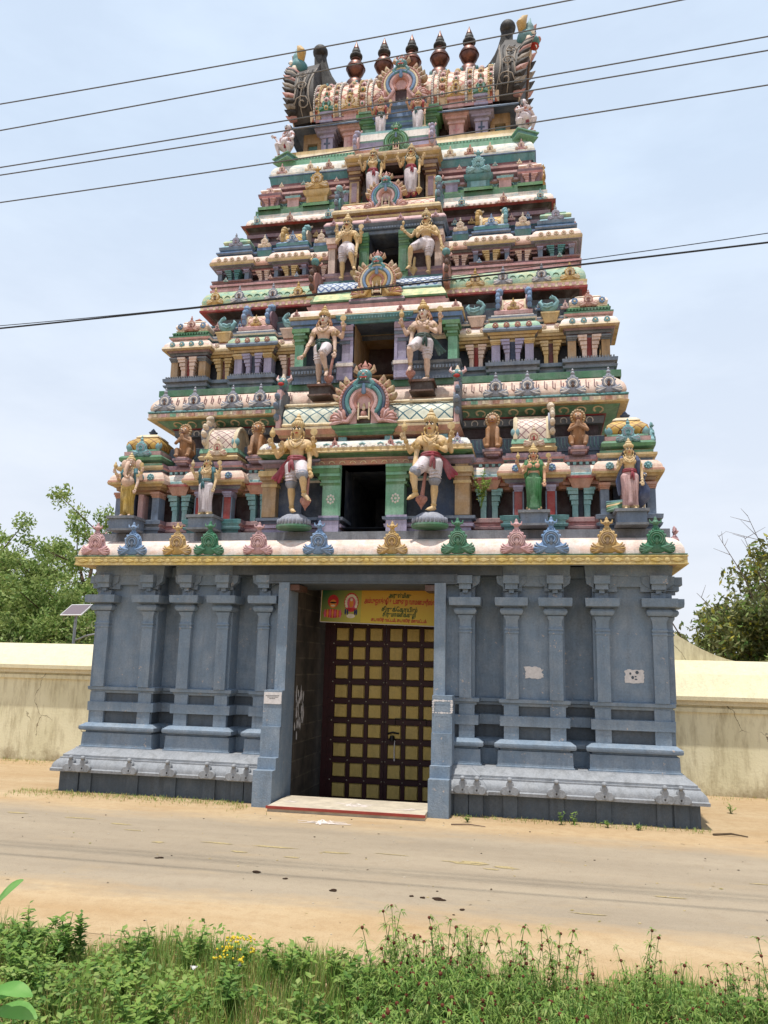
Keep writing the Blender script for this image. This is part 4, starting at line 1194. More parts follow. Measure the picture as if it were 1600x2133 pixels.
def tunnel(mb, hw, y0, y1, z0, z1, mat, back='shade_black'):
    mb.quad((-hw, y0, z0), (-hw, y1, z0), (-hw, y1, z1), (-hw, y0, z1), mat)
    mb.quad((hw, y0, z0), (hw, y0, z1), (hw, y1, z1), (hw, y1, z0), mat)
    mb.quad((-hw, y0, z1), (-hw, y1, z1), (hw, y1, z1), (hw, y0, z1), mat)
    mb.quad((-hw, y0, z0), (hw, y0, z0), (hw, y1, z0), (-hw, y1, z0), mat)
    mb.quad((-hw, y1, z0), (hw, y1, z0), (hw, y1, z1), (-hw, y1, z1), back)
CX = -.07
paint('flame_gold', (186, 160, 116), dirt=.7, accent=(150, 96, 80))
# ---- first storey
mb = MB(); tunnel(mb, .50, -.02, 3.6, 5.66, 7.03, 'dark_blue_wall', 'dark_blue_wall')
mb.build('doorway', tower, loc=(CX, 0, 0))
mb = MB()
for sg in (1, -1):
    def P(x0, x1, y0, y1, z0, z1, m): mb.box(CX+sg*x0, CX+sg*x1, y0, y1, z0, z1, m)
    p = bay_rect(.51, 2.33, -.02, .6); p = [(CX+a, b) for a, b in p] if sg > 0 else [(CX-a, b) for a, b in p][::-1]
    mb.sweep(p, [(-.02, 5.555), (-.02, 5.64), (.03, 5.66), (.05, 5.72), (.0, 5.76), (.0, 5.80), (.07, 5.82), (.08, 5.88), (-.05, 5.905)], ['lilac', 'mauve', 'lilac', 'mauve', 'navy', 'navy', 'steel', 'navy'], top='navy')
    P(.52, .97, -.11, .3, 5.555, 5.91, 'lilac')
    P(.50, .99, -.13, .3, 5.80, 5.86, 'navy')
    P(.53, .90, -.10, .3, 5.91, 6.58, 'mint')
    P(.50, .58, -.09, .3, 5.90, 7.03, 'mint')
    for k, (z0_, z1_, e) in enumerate(((6.58, 6.63, .06), (6.63, 6.70, .03), (6.70, 6.77, .10), (6.77, 6.84, .06), (6.84, 6.94, .22), (6.94, 7.0, .28))):
        P(.51, .90+e, -.11-.02*k, .3, z0_, z1_, 'mint' if k % 2 else 'leafgreen')
    for k in range(8):
        a = 2*PI*k/8
        mb.ell((CX+sg*.715+.075*math.cos(a), -.10, 6.27+.085*math.sin(a)), (.026, .012, .03), 'white', seg=8, rings=4)
    mb.ell((CX+sg*.715, -.10, 6.27), (.03, .012, .03), 'white', seg=8, rings=4)
    P(.90, 1.98, .24, .5, 5.85, 7.05, 'dark_blue_wall'); P(1.45, 1.99, .16, .3, 5.88, 7.05, 'navy')
    P(1.98, 2.29, -.06, .4, 5.90, 6.58, 'ochre'); P(1.95, 2.32, -.08, .4, 6.58, 6.64, 'gold')
    P(1.97, 2.30, -.07, .4, 6.64, 6.72, 'ochre'); P(1.90, 2.34, -.12, .4, 6.72, 6.80, 'ochre'); P(1.80, 2.36, -.18, .4, 6.80, 6.92, 'gold')
    P(1.98, 2.26, -.04, .4, 6.92, 7.02, 'ochre')
    p = bay_rect(1.06, 2.30, -.06, .8); p = [(CX+a, b) for a, b in p] if sg > 0 else [(CX-a, b) for a, b in p][::-1]
    mb.sweep(p, [(-.03, 7.0), (.0, 7.01), (.02, 7.10), (.08, 7.12), (.09, 7.17), (.05, 7.19)], ['lilac', 'mauve', 'lilac', 'lilac', 'green'])
p = [(CX-1.08, -.06), (CX+1.08, -.06), (CX+1.08, .6), (CX-1.08, .6)]
mb.sweep(p, [(-.02, 7.03), (.02, 7.035), (.03, 7.14), (-.02, 7.15), (.06, 7.20), (.06, 7.26)], ['maroon', 'orange', 'gold', 'rose', 'mauve'], bottom='maroon')
for i in range(9): mb.tube([(CX-.95+i*.235+.06*math.cos(R(a)), -.095, 7.07+.045*math.sin(R(a))) for a in range(0, 181, 45)], .012, 'cream', 5)
p = [(CX-2.14, -.10), (CX+2.14, -.10), (CX+2.14, 1.0), (CX-2.14, 1.0)]
mb.sweep(p, [(.02, 7.19), (.12, 7.23), (.22, 7.25), (.23, 7.28), (.21, 7.30), (.215, 7.37), (.19, 7.375), (.17, 7.44), (.11, 7.52), (.0, 7.57), (-.1, 7.575)], ['green', 'leafgreen', 'gold', 'gold', 'gold', 'white', 'kapota_white', 'kapota_white', 'kapota_white', 'rose'], bottom='green')
beads(mb, CX-2.3, CX+2.3, -.31, 7.385, .035, .16, 'white')
for i in range(11):
    x = CX-2.0+i*.4
    mb.tube([(x-.06, -.29, 7.44), (x, -.27, 7.47), (x+.06, -.29, 7.44)], .016, 'aqua', 5)
p = [(CX-1.98, -.02), (CX+1.98, -.02), (CX+1.98, 1.0), (CX-1.98, 1.0)]
mb.sweep(p, [(-.12, 7.56), (-.12, 7.68), (.0, 7.70), (.02, 7.76), (.10, 7.83), (.11, 7.86), (.09, 7.865), (.095, 7.91), (.04, 7.93), (-.02, 7.96)], ['dark_wall', 'orange', 'ochre', 'orange', 'orange', 'cream', 'cream', 'cream', 'peach'], top='peach')
for sg in (1, -1):
    for x in (.52, 1.72): mb.box(CX+sg*x-.09, CX+sg*x+.09, -.0, .2, 7.57, 7.69, 'aqua')
p = [(CX-.66, -.12), (CX+.66, -.12), (CX+.66, .5), (CX-.66, .5)]
mb.sweep(p, [(-.06, 7.70), (.0, 7.76), (.0, 7.80), (.06, 7.84), (.08, 7.90), (.0, 7.95)], ['green', 'leafgreen', 'green', 'leafgreen', 'green'], top='green')
vault(mb, CX-1.92, CX+1.92, .0, 1.15, 7.95, 8.62, 'lattice_teal')
for z_, y_ in ((7.99, -.03), (8.50, .12)): mb.tube([(CX-1.9, y_, z_), (CX+1.9, y_, z_)], .04, 'cream', 6)
mb.build('doorway_bay', tower)
for sg in (1, -1):
    kudu(('kudu_rust', 'pink'), (CX+sg*.62, -.26, 7.36), scale=.36, head=False)
    kudu(('lilac', 'white'), (CX+sg*2.05, -.26, 7.36), scale=.40, head=False)
    mb = MB(); end_fan(mb, 0, 0, 0, 1.22, 1.15, 'grey', 'steel', sg)
    mb.ell((0, -.32, 1.13), (.12, .14, .12), 'teal', seg=10, rings=7)
    for q in (-1, 1):
        mb.ell((q*.06, -.44, 1.16), .03, 'eye_white', seg=8, rings=5)
        mb.tube([(q*.09, -.25, 1.2), (q*.17, -.22, 1.26), (q*.15, -.2, 1.36)], [.04, .035, .01], 'rose', 6)
    mb.ell((0, -.43, 1.07), (.08, .06, .04), 'lip_red', seg=8, rings=5)
    mb.lathe([(.07, 1.2), (.05, 1.28), (.015, 1.36)], (0, -.28, 0), 'kudu_cream', 8)
    mb.box(-.05, .05, -.52, -.2, .0, .9, 'ochre' if False else 'rose')
    mb.build('vault_gable', tower, loc=(CX+sg*2.0, .42, 7.92))
big_kudu(CX-.02, -.10, 7.93, 1.60, ('rose', 'teal', 'navy', 'kudu_rust', 'flame_gold'))

# ---- second storey
mb = MB(); tunnel(mb, .47, .62, 2.2, 9.33, 10.62, 'ochre', 'dark_wall')
mb.build('doorway', tower, loc=(CX, 0, 0))
mb = MB()
for sg in (1, -1):
    p = bay_rect(.48, 1.96, .64, 1.3); p = [(CX+a, b) for a, b in p] if sg > 0 else [(CX-a, b) for a, b in p][::-1]
    mb.sweep(p, [(.0, 9.2), (.0, 9.30), (-.03, 9.31), (-.03, 9.40), (.03, 9.42), (.04, 9.50), (.0, 9.53), (.05, 9.56), (.06, 9.62), (-.05, 9.63)], ['steel', 'grey', 'steel', 'steel', 'grey', 'grey', 'steel', 'grey', 'grey'], top='grey')
    dentils(mb, CX+sg*.5, CX+sg*1.96, .60, 9.43, 9.50, .03, .07, 'steel')
    P(.49, .86, .55, 1.0, 9.23, 9.68, 'lilac'); P(.47, .88, .52, 1.0, 9.55, 9.63, 'white')
    P(.49, .76, .60, 1.0, 9.68, 10.12, 'lilac')
    for k, (z0_, z1_, e) in enumerate(((10.12, 10.20, .06), (10.20, 10.28, .04), (10.28, 10.36, .10), (10.36, 10.42, .06), (10.42, 10.55, .18))):
        P(.49, .76+e, .58-.02*k, 1.0, z0_, z1_, ('steel', 'lilac', 'steel', 'lilac', 'mauve')[k])
    P(.49, .56, .57, 1.0, 9.63, 10.60, 'lilac')
    P(.76, 1.75, .92, 1.2, 9.60, 10.6, 'dark_blue_wall'); P(.8, 1.0, .88, 1.0, 9.62, 10.5, 'navy')
    P(1.72, 1.93, .66, 1.2, 9.63, 10.20, 'mint')
    for k, (z0_, z1_, e) in enumerate(((10.20, 10.27, .05), (10.27, 10.33, .02), (10.33, 10.40, .10), (10.40, 10.46, .05), (10.46, 10.56, .16))):
        P(1.72-e, 1.93+e*.4, .65-.025*k, 1.2, z0_, z1_, ('leafgreen', 'mint', 'leafgreen', 'mint', 'leafgreen')[k])
    p = bay_rect(.80, 1.99, .62, 1.4); p = [(CX+a, b) for a, b in p] if sg > 0 else [(CX-a, b) for a, b in p][::-1]
    mb.sweep(p, [(-.04, 10.55), (.0, 10.56), (.0, 10.64), (.05, 10.66), (.06, 10.76), (.02, 10.78)], ['steel', 'blue', 'steel', 'blue', 'steel'], bottom='navy')
p = [(CX-.84, .60), (CX+.84, .60), (CX+.84, 1.3), (CX-.84, 1.3)]
mb.sweep(p, [(-.04, 10.615), (.0, 10.62), (.0, 10.68), (.05, 10.70), (.09, 10.80), (.06, 10.84)], ['teal', 'teal', 'aqua', 'teal', 'teal'], bottom='navy')
dentils(mb, CX-.86, CX+.86, .56, 10.71, 10.79, .04, .07, 'teal')
p = [(CX-1.96, .64), (CX+1.96, .64), (CX+1.96, 1.6), (CX-1.96, 1.6)]
mb.sweep(p, [(.0, 10.77), (.11, 10.78), (.12, 10.84), (.09, 10.86), (.07, 10.95), (.0, 11.03), (-.1, 11.04)], ['cream', 'gold', 'cream', 'kapota', 'kapota', 'rose'])
p = [(CX-1.62, .84), (CX+1.62, .84), (CX+1.62, 1.6), (CX-1.62, 1.6)]
mb.sweep(p, [(.0, 11.0), (.0, 11.08), (.06, 11.10), (.10, 11.18), (.02, 11.20), (.0, 11.30)], ['mauve', 'pink', 'rose', 'maroon', 'pink'])
p = [(CX-1.55, .90), (CX+1.55, .90), (CX+1.55, 1.6), (CX-1.55, 1.6)]
mb.sweep(p, [(.0, 11.28), (.10, 11.30), (.11, 11.34), (.08, 11.40), (.02, 11.52), (-.03, 11.58)], ['green', 'leafgreen', 'skirt_yellow', 'skirt_yellow', 'skirt_yellow'])
p = [(CX-.62, .80), (CX+.62, .80), (CX+.62, 1.4), (CX-.62, 1.4)]
mb.sweep(p, [(.0, 11.16), (.02, 11.20), (.06, 11.26), (.04, 11.32), (.0, 11.36)], ['mauve', 'grey', 'mauve', 'grey'], top='grey')
vault(mb, CX-1.52, CX+1.52, .94, .95, 11.56, 12.02, 'scales_blue')
mb.tube([(CX-1.5, .93, 11.60), (CX+1.5, .93, 11.60)], .035, 'aqua', 6)
mb.build('doorway_bay', tower)
for sg in (1, -1):
    for x in (.62, 1.9): kudu(('kudu_rust', 'kudu_pink'), (CX+sg*x, .56, 10.86), scale=.28, head=False)
    mb = MB(); end_fan(mb, 0, 0, 0, .95, .95, 'kudu_rust', 'brown', sg)
    mb.ell((0, -.30, .92), (.10, .12, .10), 'teal', seg=10, rings=7)
    for q in (-1, 1): mb.tube([(q*.07, -.25, .98), (q*.14, -.22, 1.05), (q*.10, -.2, 1.12)], [.035, .03, .01], 'kudu_gold', 6)
    mb.build('vault_gable', tower, loc=(CX+sg*1.62, 1.28, 11.56))
big_kudu(CX-.01, .82, 11.36, 1.32, ('kudu_gold', 'kudu_blue', 'cream', 'kudu_rust', 'flame_gold'))

# ---- third storey
mb = MB(); tunnel(mb, .37, 1.46, 3.0, 12.14, 13.39, 'dark_blue_wall', 'dark_blue_wall')
mb.build('doorway', tower, loc=(CX, 0, 0))
mb = MB()
for sg in (1, -1):
    p = bay_rect(.38, 1.46, 1.48, 2.0); p = [(CX+a, b) for a, b in p] if sg > 0 else [(CX-a, b) for a, b in p][::-1]
    mb.sweep(p, [(.06, 11.95), (.06, 12.16), (.02, 12.18), (.02, 12.28), (.06, 12.31), (.06, 12.38), (-.03, 12.40)], ['teal', 'aqua', 'mauve', 'rose', 'mauve', 'mauve'], top='mauve')
    P(.38, .62, 1.42, 1.9, 12.16, 13.0, 'leafgreen'); P(.42, .58, 1.40, 1.9, 12.3, 12.9, 'green')
    for k, (z0_, z1_, e) in enumerate(((13.0, 13.06, .05), (13.06, 13.12, .02), (13.12, 13.19, .10), (13.19, 13.26, .05), (13.26, 13.37, .16))):
        P(.38, .62+e, 1.41-.02*k, 1.9, z0_, z1_, ('green', 'leafgreen', 'green', 'leafgreen', 'green')[k])
    P(.62, 1.3, 1.68, 1.9, 12.38, 13.4, 'dark_wall')
    P(1.27, 1.44, 1.50, 1.9, 12.4, 13.1, 'peach'); P(1.22, 1.47, 1.46, 1.9, 13.1, 13.2, 'rose'); P(1.17, 1.49, 1.42, 1.9, 13.2, 13.36, 'peach')
p = [(CX-1.46, 1.46), (CX+1.46, 1.46), (CX+1.46, 2.2), (CX-1.46, 2.2)]
mb.sweep(p, [(-.03, 13.37), (.0, 13.38), (.0, 13.46), (.05, 13.48), (.06, 13.55), (.02, 13.57), (.10, 13.64), (.10, 13.68), (.04, 13.78), (.0, 13.80)], ['steel', 'steel', 'navy', 'steel', 'steel', 'steel', 'mauve', 'rose', 'rose'], bottom='navy')
dentils(mb, CX-1.4, CX+1.4, 1.41, 13.49, 13.54, .03, .07, 'steel')
p = [(CX-1.3, 1.62), (CX+1.3, 1.62), (CX+1.3, 2.4), (CX-1.3, 2.4)]
mb.sweep(p, [(.0, 13.78), (.0, 13.84), (.07, 13.88), (.08, 13.94), (.0, 13.96), (.0, 14.04), (.10, 14.06), (.11, 14.12), (.05, 14.2)], ['maroon', 'cream', 'gold', 'cream', 'maroon', 'gold', 'cream', 'gold'], top='gold')
vault(mb, CX-1.22, CX+1.22, 1.72, .85, 14.14, 14.58, 'lattice_pink')
for z_, y_ in ((14.18, 1.70), (14.50, 1.86)): mb.tube([(CX-1.2, y_, z_), (CX+1.2, y_, z_)], .03, 'gold', 6)
mb.build('doorway_bay', tower)
for sg in (1, -1):
    kudu(('kudu_pink', 'lilac'), (CX+sg*.42, 1.36, 13.66), scale=.28, head=False); kudu(('kudu_pink', 'lilac'), (CX+sg*1.3, 1.36, 13.66), scale=.26, head=False)
    mb = MB(); end_fan(mb, 0, 0, 0, .85, .80, 'teal', 'steel', sg)
    mb.ell((0, -.26, .84), (.09, .11, .09), 'aqua', seg=10, rings=7)
    for q in (-1, 1): mb.tube([(q*.06, -.2, .88), (q*.12, -.18, .95), (q*.09, -.16, 1.02)], [.03, .026, .01], 'kudu_rust', 6)
    mb.build('vault_gable', tower, loc=(CX+sg*1.30, 2.05, 14.12))
big_kudu(CX-.02, 1.64, 14.12, 1.20, ('rose', 'teal', 'kudu_blue', 'kudu_rust', 'flame_gold'))

# ---- fourth storey
mb = MB(); tunnel(mb, .30, 2.3, 2.60, 14.9, 15.8, 'darkbrown', 'shade_black')  # shallow recess, its depth of shade painted near-black on the back
mb.build('doorway', tower, loc=(CX, 0, 0))
mb = MB()
for sg in (1, -1):
    P(.30, .84, 2.44, 2.9, 14.8, 15.86, 'darkbrown')
    P(.90, 1.16, 2.28, 2.9, 14.8, 15.45, 'kudu_cream' if False else 'ochre'); P(.96, 1.10, 2.27, 2.9, 14.85, 15.4, 'mauve')
    for k, (z0_, z1_, e) in enumerate(((15.45, 15.51, .05), (15.51, 15.57, .02), (15.57, 15.64, .10), (15.64, 15.72, .05), (15.72, 15.82, .16))):
        P(.90-e, 1.16+e*.4, 2.27-.02*k, 2.9, z0_, z1_, ('brown', 'ochre', 'brown', 'ochre', 'brown')[k])
p = [(CX-1.2, 2.26), (CX+1.2, 2.26), (CX+1.2, 3.0), (CX-1.2, 3.0)]
mb.sweep(p, [(.0, 15.82), (.0, 15.90), (.05, 15.92), (.05, 15.98), (.0, 16.0), (.10, 16.08), (.10, 16.14), (.05, 16.16), (.03, 16.24), (-.05, 16.30)], ['brown', 'gold', 'ochre', 'brown', 'gold', 'ochre', 'cream', 'ochre', 'cream'], top='cream', bottom='darkbrown')
p = [(CX-1.0, 2.45), (CX+1.0, 2.45), (CX+1.0, 3.2), (CX-1.0, 3.2)]
mb.sweep(p, [(.0, 16.28), (.0, 16.40), (.06, 16.44), (.06, 16.52), (.0, 16.56), (.0, 16.7), (.03, 16.74), (.0, 16.95), (.0, 17.02)], ['white', 'rose', 'lilac', 'rose', 'lilac', 'aqua', 'white', 'aqua'], top='aqua')
mb.build('doorway_bay', tower)
for sg in (1, -1):
    mb = MB(); end_fan(mb, 0, 0, 0, .78, .62, 'rose', 'lilac', sg); mb.build('vault_gable', tower, loc=(CX+sg*1.02, 2.55, 16.30))
big_kudu(CX+.07, 2.36, 16.26, .98, ('green', 'leafgreen', 'mint', 'leafgreen', 'green'), pal_face='green', flames=False)

# ---- neck of the roof: green pillars, blue steps and the top gable
mb = MB()
for sg in (1, -1):
    P(.60, 1.06, 3.08, 3.6, 17.02, 17.62, 'green'); P(.68, .98, 3.06, 3.6, 17.1, 17.55, 'mint')
    for k, (z0_, z1_, e) in enumerate(((17.62, 17.68, .05), (17.68, 17.74, .02), (17.74, 17.82, .12), (17.82, 17.88, .06), (17.88, 17.98, .2), (17.98, 18.04, .12))):
        P(.60, 1.02+e, 3.06-.03*k, 3.6, z0_, z1_, ('leafgreen', 'green')[k % 2])
p = [(CX-.68, 3.02), (CX+.68, 3.02), (CX+.68, 3.7), (CX-.68, 3.7)]
mb.sweep(p, [(-.08, 17.0), (-.08, 17.56), (-.02, 17.58), (-.02, 17.66), (.02, 17.68), (.02, 17.78), (.06, 17.80), (.06, 17.92), (.02, 17.94), (.02, 18.06), (.1, 18.12), (.1, 18.22), (.04, 18.25)], ['blue', 'steel', 'blue', 'aqua', 'blue', 'steel', 'blue', 'aqua', 'blue', 'steel', 'blue', 'blue'], top='blue')
mb.build('doorway_bay', tower)
big_kudu(CX+.07, 2.92, 18.24, 1.62, ('rose', 'kudu_blue', 'cream', 'kudu_rust', 'flame_gold'), pal_face='teal', bust=False, depth=.3)

# ---- horned gables at the two ends of the roof
paint('gable_dark', (48, 40, 36), dirt=.4, fade=.2)
paint('gable_relief', (150, 136, 120), dirt=.6, fade=.3)
def roof_gable(sg):
    mb = MB()
    # plate in the y-z plane, leaning outwards; built in local x = depth direction then turned
    out = []
    for d, z in ((1.25, 0), (1.42, .25), (1.50, .55), (1.46, .9), (1.34, 1.25), (1.12, 1.62), (.85, 1.95), (.5, 2.3), (.24, 2.62), (0, 2.75)):
        out.append((d, z))
    out = out+[(-d, z) for d, z in out[::-1][1:]]
    mt = Matrix.Rotation(PI/2, 4, 'Z')
    out = [(d, z*1.06) for d, z in out]
    mb.prism(out, -.36, .36, 'gable_dark', mt)
    n_ = len(out)
    for k in range(0, n_*2-1):                     # row of small plumes along the outer rim
        t_ = k/2; i0 = int(t_); i1 = min(i0+1, n_-1); f = t_-i0
        d = out[i0][0]*(1-f)+out[i1][0]*f; z = out[i0][1]*(1-f)+out[i1][1]*f
        if abs(d) < .3 or z < .1: continue
        nrm = Vector((0, d*.8, z-1.1)).normalized()
        p = Vector((.30, d, z)); c = ('gable_dark', 'gable_relief', 'gable_dark', 'kudu_rust')[k % 4]
        mb.tube([p-nrm*.05, p+nrm*.06+Vector((.10, 0, .03)), p+nrm*.08+Vector((.24, 0, .17))], [.12, .10, .012], c, 7)
    def face_pt(u, h):                             # point on the edge that faces the street: u across, h up
        for i in range(n_-1):
            if out[i+1][0] < 0 or i+1 >= n_//2: break
            if out[i][1] <= h <= out[i+1][1]:
                f = (h-out[i][1])/(out[i+1][1]-out[i][1]); return Vector((u, -(out[i][0]*(1-f)+out[i+1][0]*f)-.02, h))
        return Vector((u, -.3, h))
    for j, c in enumerate(('gable_relief', 'grey', 'gable_relief', 'brown', 'gable_relief')):      # carved flame lines and scrolls
        path = [face_pt(-.30+.13*j+.10*math.sin(2.2*h+j*.4), h) for h in [.15+.16*k for k in range(13)]]
        mb.tube(path, [.012+.014*math.sin(PI*k/12) for k in range(13)], c if j % 2 == 0 else 'gable_dark', 6)
    for cz, r0 in ((.45, .24), (1.05, .20), (1.6, .16)):
        path = []
        for k in range(13):
            a = R(k*42); r = r0*(1-k/15)
            path.append(face_pt(-.02+r*math.cos(a), cz+r*math.sin(a))+Vector((0, -.05, 0)))
        mb.tube(path, .017, 'gable_relief', 6)
    for (r, c, rr) in ((.88, 'kudu_cream', .045), (.72, 'brown', .06)):
        mb.tube([(.37, d*r, z*(.2+.8*r)+.1*(1-r)) for d, z in out], rr, c, 6)
    # lion's head at the crown, looking outwards
    h = Vector((.26, -.38, 2.62))
    mb.ell(h, (.26, .30, .28), 'teal', seg=14, rings=10)
    mb.ell(h+Vector((.22, -.02, -.08)), (.20, .22, .15), 'teal', seg=12, rings=8)
    mb.ell(h+Vector((.38, -.02, .0)), (.07, .11, .07), 'kudu_rust', seg=8, rings=6)
    mb.ell(h+Vector((.27, -.02, -.22)), (.15, .16, .06), 'lip_red', seg=8, rings=6)
    for q in (-1, 1):
        mb.ell(h+Vector((.20, q*.17-.02, .11)), .075, 'eye_white', seg=8, rings=6); mb.ell(h+Vector((.255, q*.18-.02, .11)), .035, 'ink', seg=6, rings=5)
        hx = Vector((-.10 if q < 0 else .16, 0, -.06 if q > 0 else 0))
        mb.tube([h+hx+Vector((-.02, q*.16, .16)), h+hx+Vector((-.06, q*.22, .38)), h+hx+Vector((.0, q*.18, .58)), h+hx+Vector((.08, q*.14, .72))], [.10, .15, .09, .01], 'kudu_gold' if q < 0 else 'kudu_rust', 8)
        mb.tube([h+Vector((.3, q*.1, -.2)), h+Vector((.36, q*.1, -.34))], [.04, .01], 'eye_white', 6)
        mb.tube([h+Vector((.1, q*.2, -.1)), h+Vector((.12, q*.24, -.35)), h+Vector((.06, q*.2, -.6))], [.10, .09, .03], 'kudu_cream', 7)
    mb.lathe([(.16, .22), (.13, .36), (.15, .42), (.06, .58), (.01, .74)], h+Vector((.05, 0, 0)), 'kudu_teal', 10)
    # black web that sweeps up from the ridge to a ball
    web = [(-1.35, 1.66)]+[(-1.35+.93*math.sin(PI*k/16), 1.70+1.62*(1-math.cos(PI*k/16))) for k in range(9)]+[(-.20, 3.30), (-.05, 1.6)]
    mb.prism(web, -.14, .14, 'black')
    mb.tube([(x, 0, z) for x, z in web[1:10]], [.05+.008*k for k in range(9)], 'black', 8)
    mb.ell((-.36, .0, 3.38), .235, 'black', seg=16, rings=12)
    if sg < 0:
        mb.v = [(-x, y, z) for x, y, z in mb.v]; mb.f = [f[::-1] for f in mb.f]
    return mb.build('roof_gable', tower, loc=(sg*2.85, YC-.02, 18.12), rot=(0, sg*.12, 0), smooth=50)
for sg in (1, -1):
    roof_gable(sg)

# ---------------------------------------------------------------- painted statues
def fuse(mb, voxel, smooth=4):
    """melt overlapping closed shapes into one continuous skin; returns vertices and faces"""
    me = bpy.data.meshes.new('tmp'); me.from_pydata(mb.v, [], mb.f)
    ob = bpy.data.objects.new('tmp', me); C.objects.link(ob)
    r = ob.modifiers.new('r', 'REMESH'); r.mode = 'VOXEL'; r.voxel_size = voxel
    s = ob.modifiers.new('s', 'SMOOTH'); s.iterations = smooth; s.factor = .5
    dg = bpy.context.evaluated_depsgraph_get(); dg.update()
    ev = ob.evaluated_get(dg); m2 = ev.to_mesh()
    vs = [tuple(v.co) for v in m2.vertices]; fs = [tuple(p.vertices) for p in m2.polygons]
    ev.to_mesh_clear()
    bpy.data.objects.remove(ob); bpy.data.meshes.remove(me)
    return vs, fs

def lerp(a, b, t): return Vector(a)*(1-t)+Vector(b)*t
def hand(mb, w, d, mat, s=1.0, curl=.35, side=1):
    """palm, four unequal bent fingers and a thumb, from wrist w along direction d"""
    w = Vector(w); d = Vector(d).normalized()
    sidev = d.cross(Vector((0, 1, 0)))
    if sidev.length < .2: sidev = d.cross(Vector((0, 0, 1)))
    sidev.normalize(); pn = d.cross(sidev).normalized()
    for j, L in enumerate((.036, .042, .040, .031)):
        o = w+d*.046*s+sidev*((j-1.5)*.0125*s)
        k = o+d*L*.55*s; t = k+(d*(1-curl)+pn*curl*(-1)).normalized()*L*.5*s
        mb.tube([o-d*.02*s, o, k, t], [.0075*s, .0072*s, .0068*s, .0058*s], mat, 5)
    o = w+d*.016*s+sidev*side*.022*s
    mb.tube([o-sidev*side*.012*s, o+d*.014*s+sidev*side*.012*s, o+d*.034*s+sidev*side*.014*s], [.009*s, .008*s, .006*s], mat, 5)

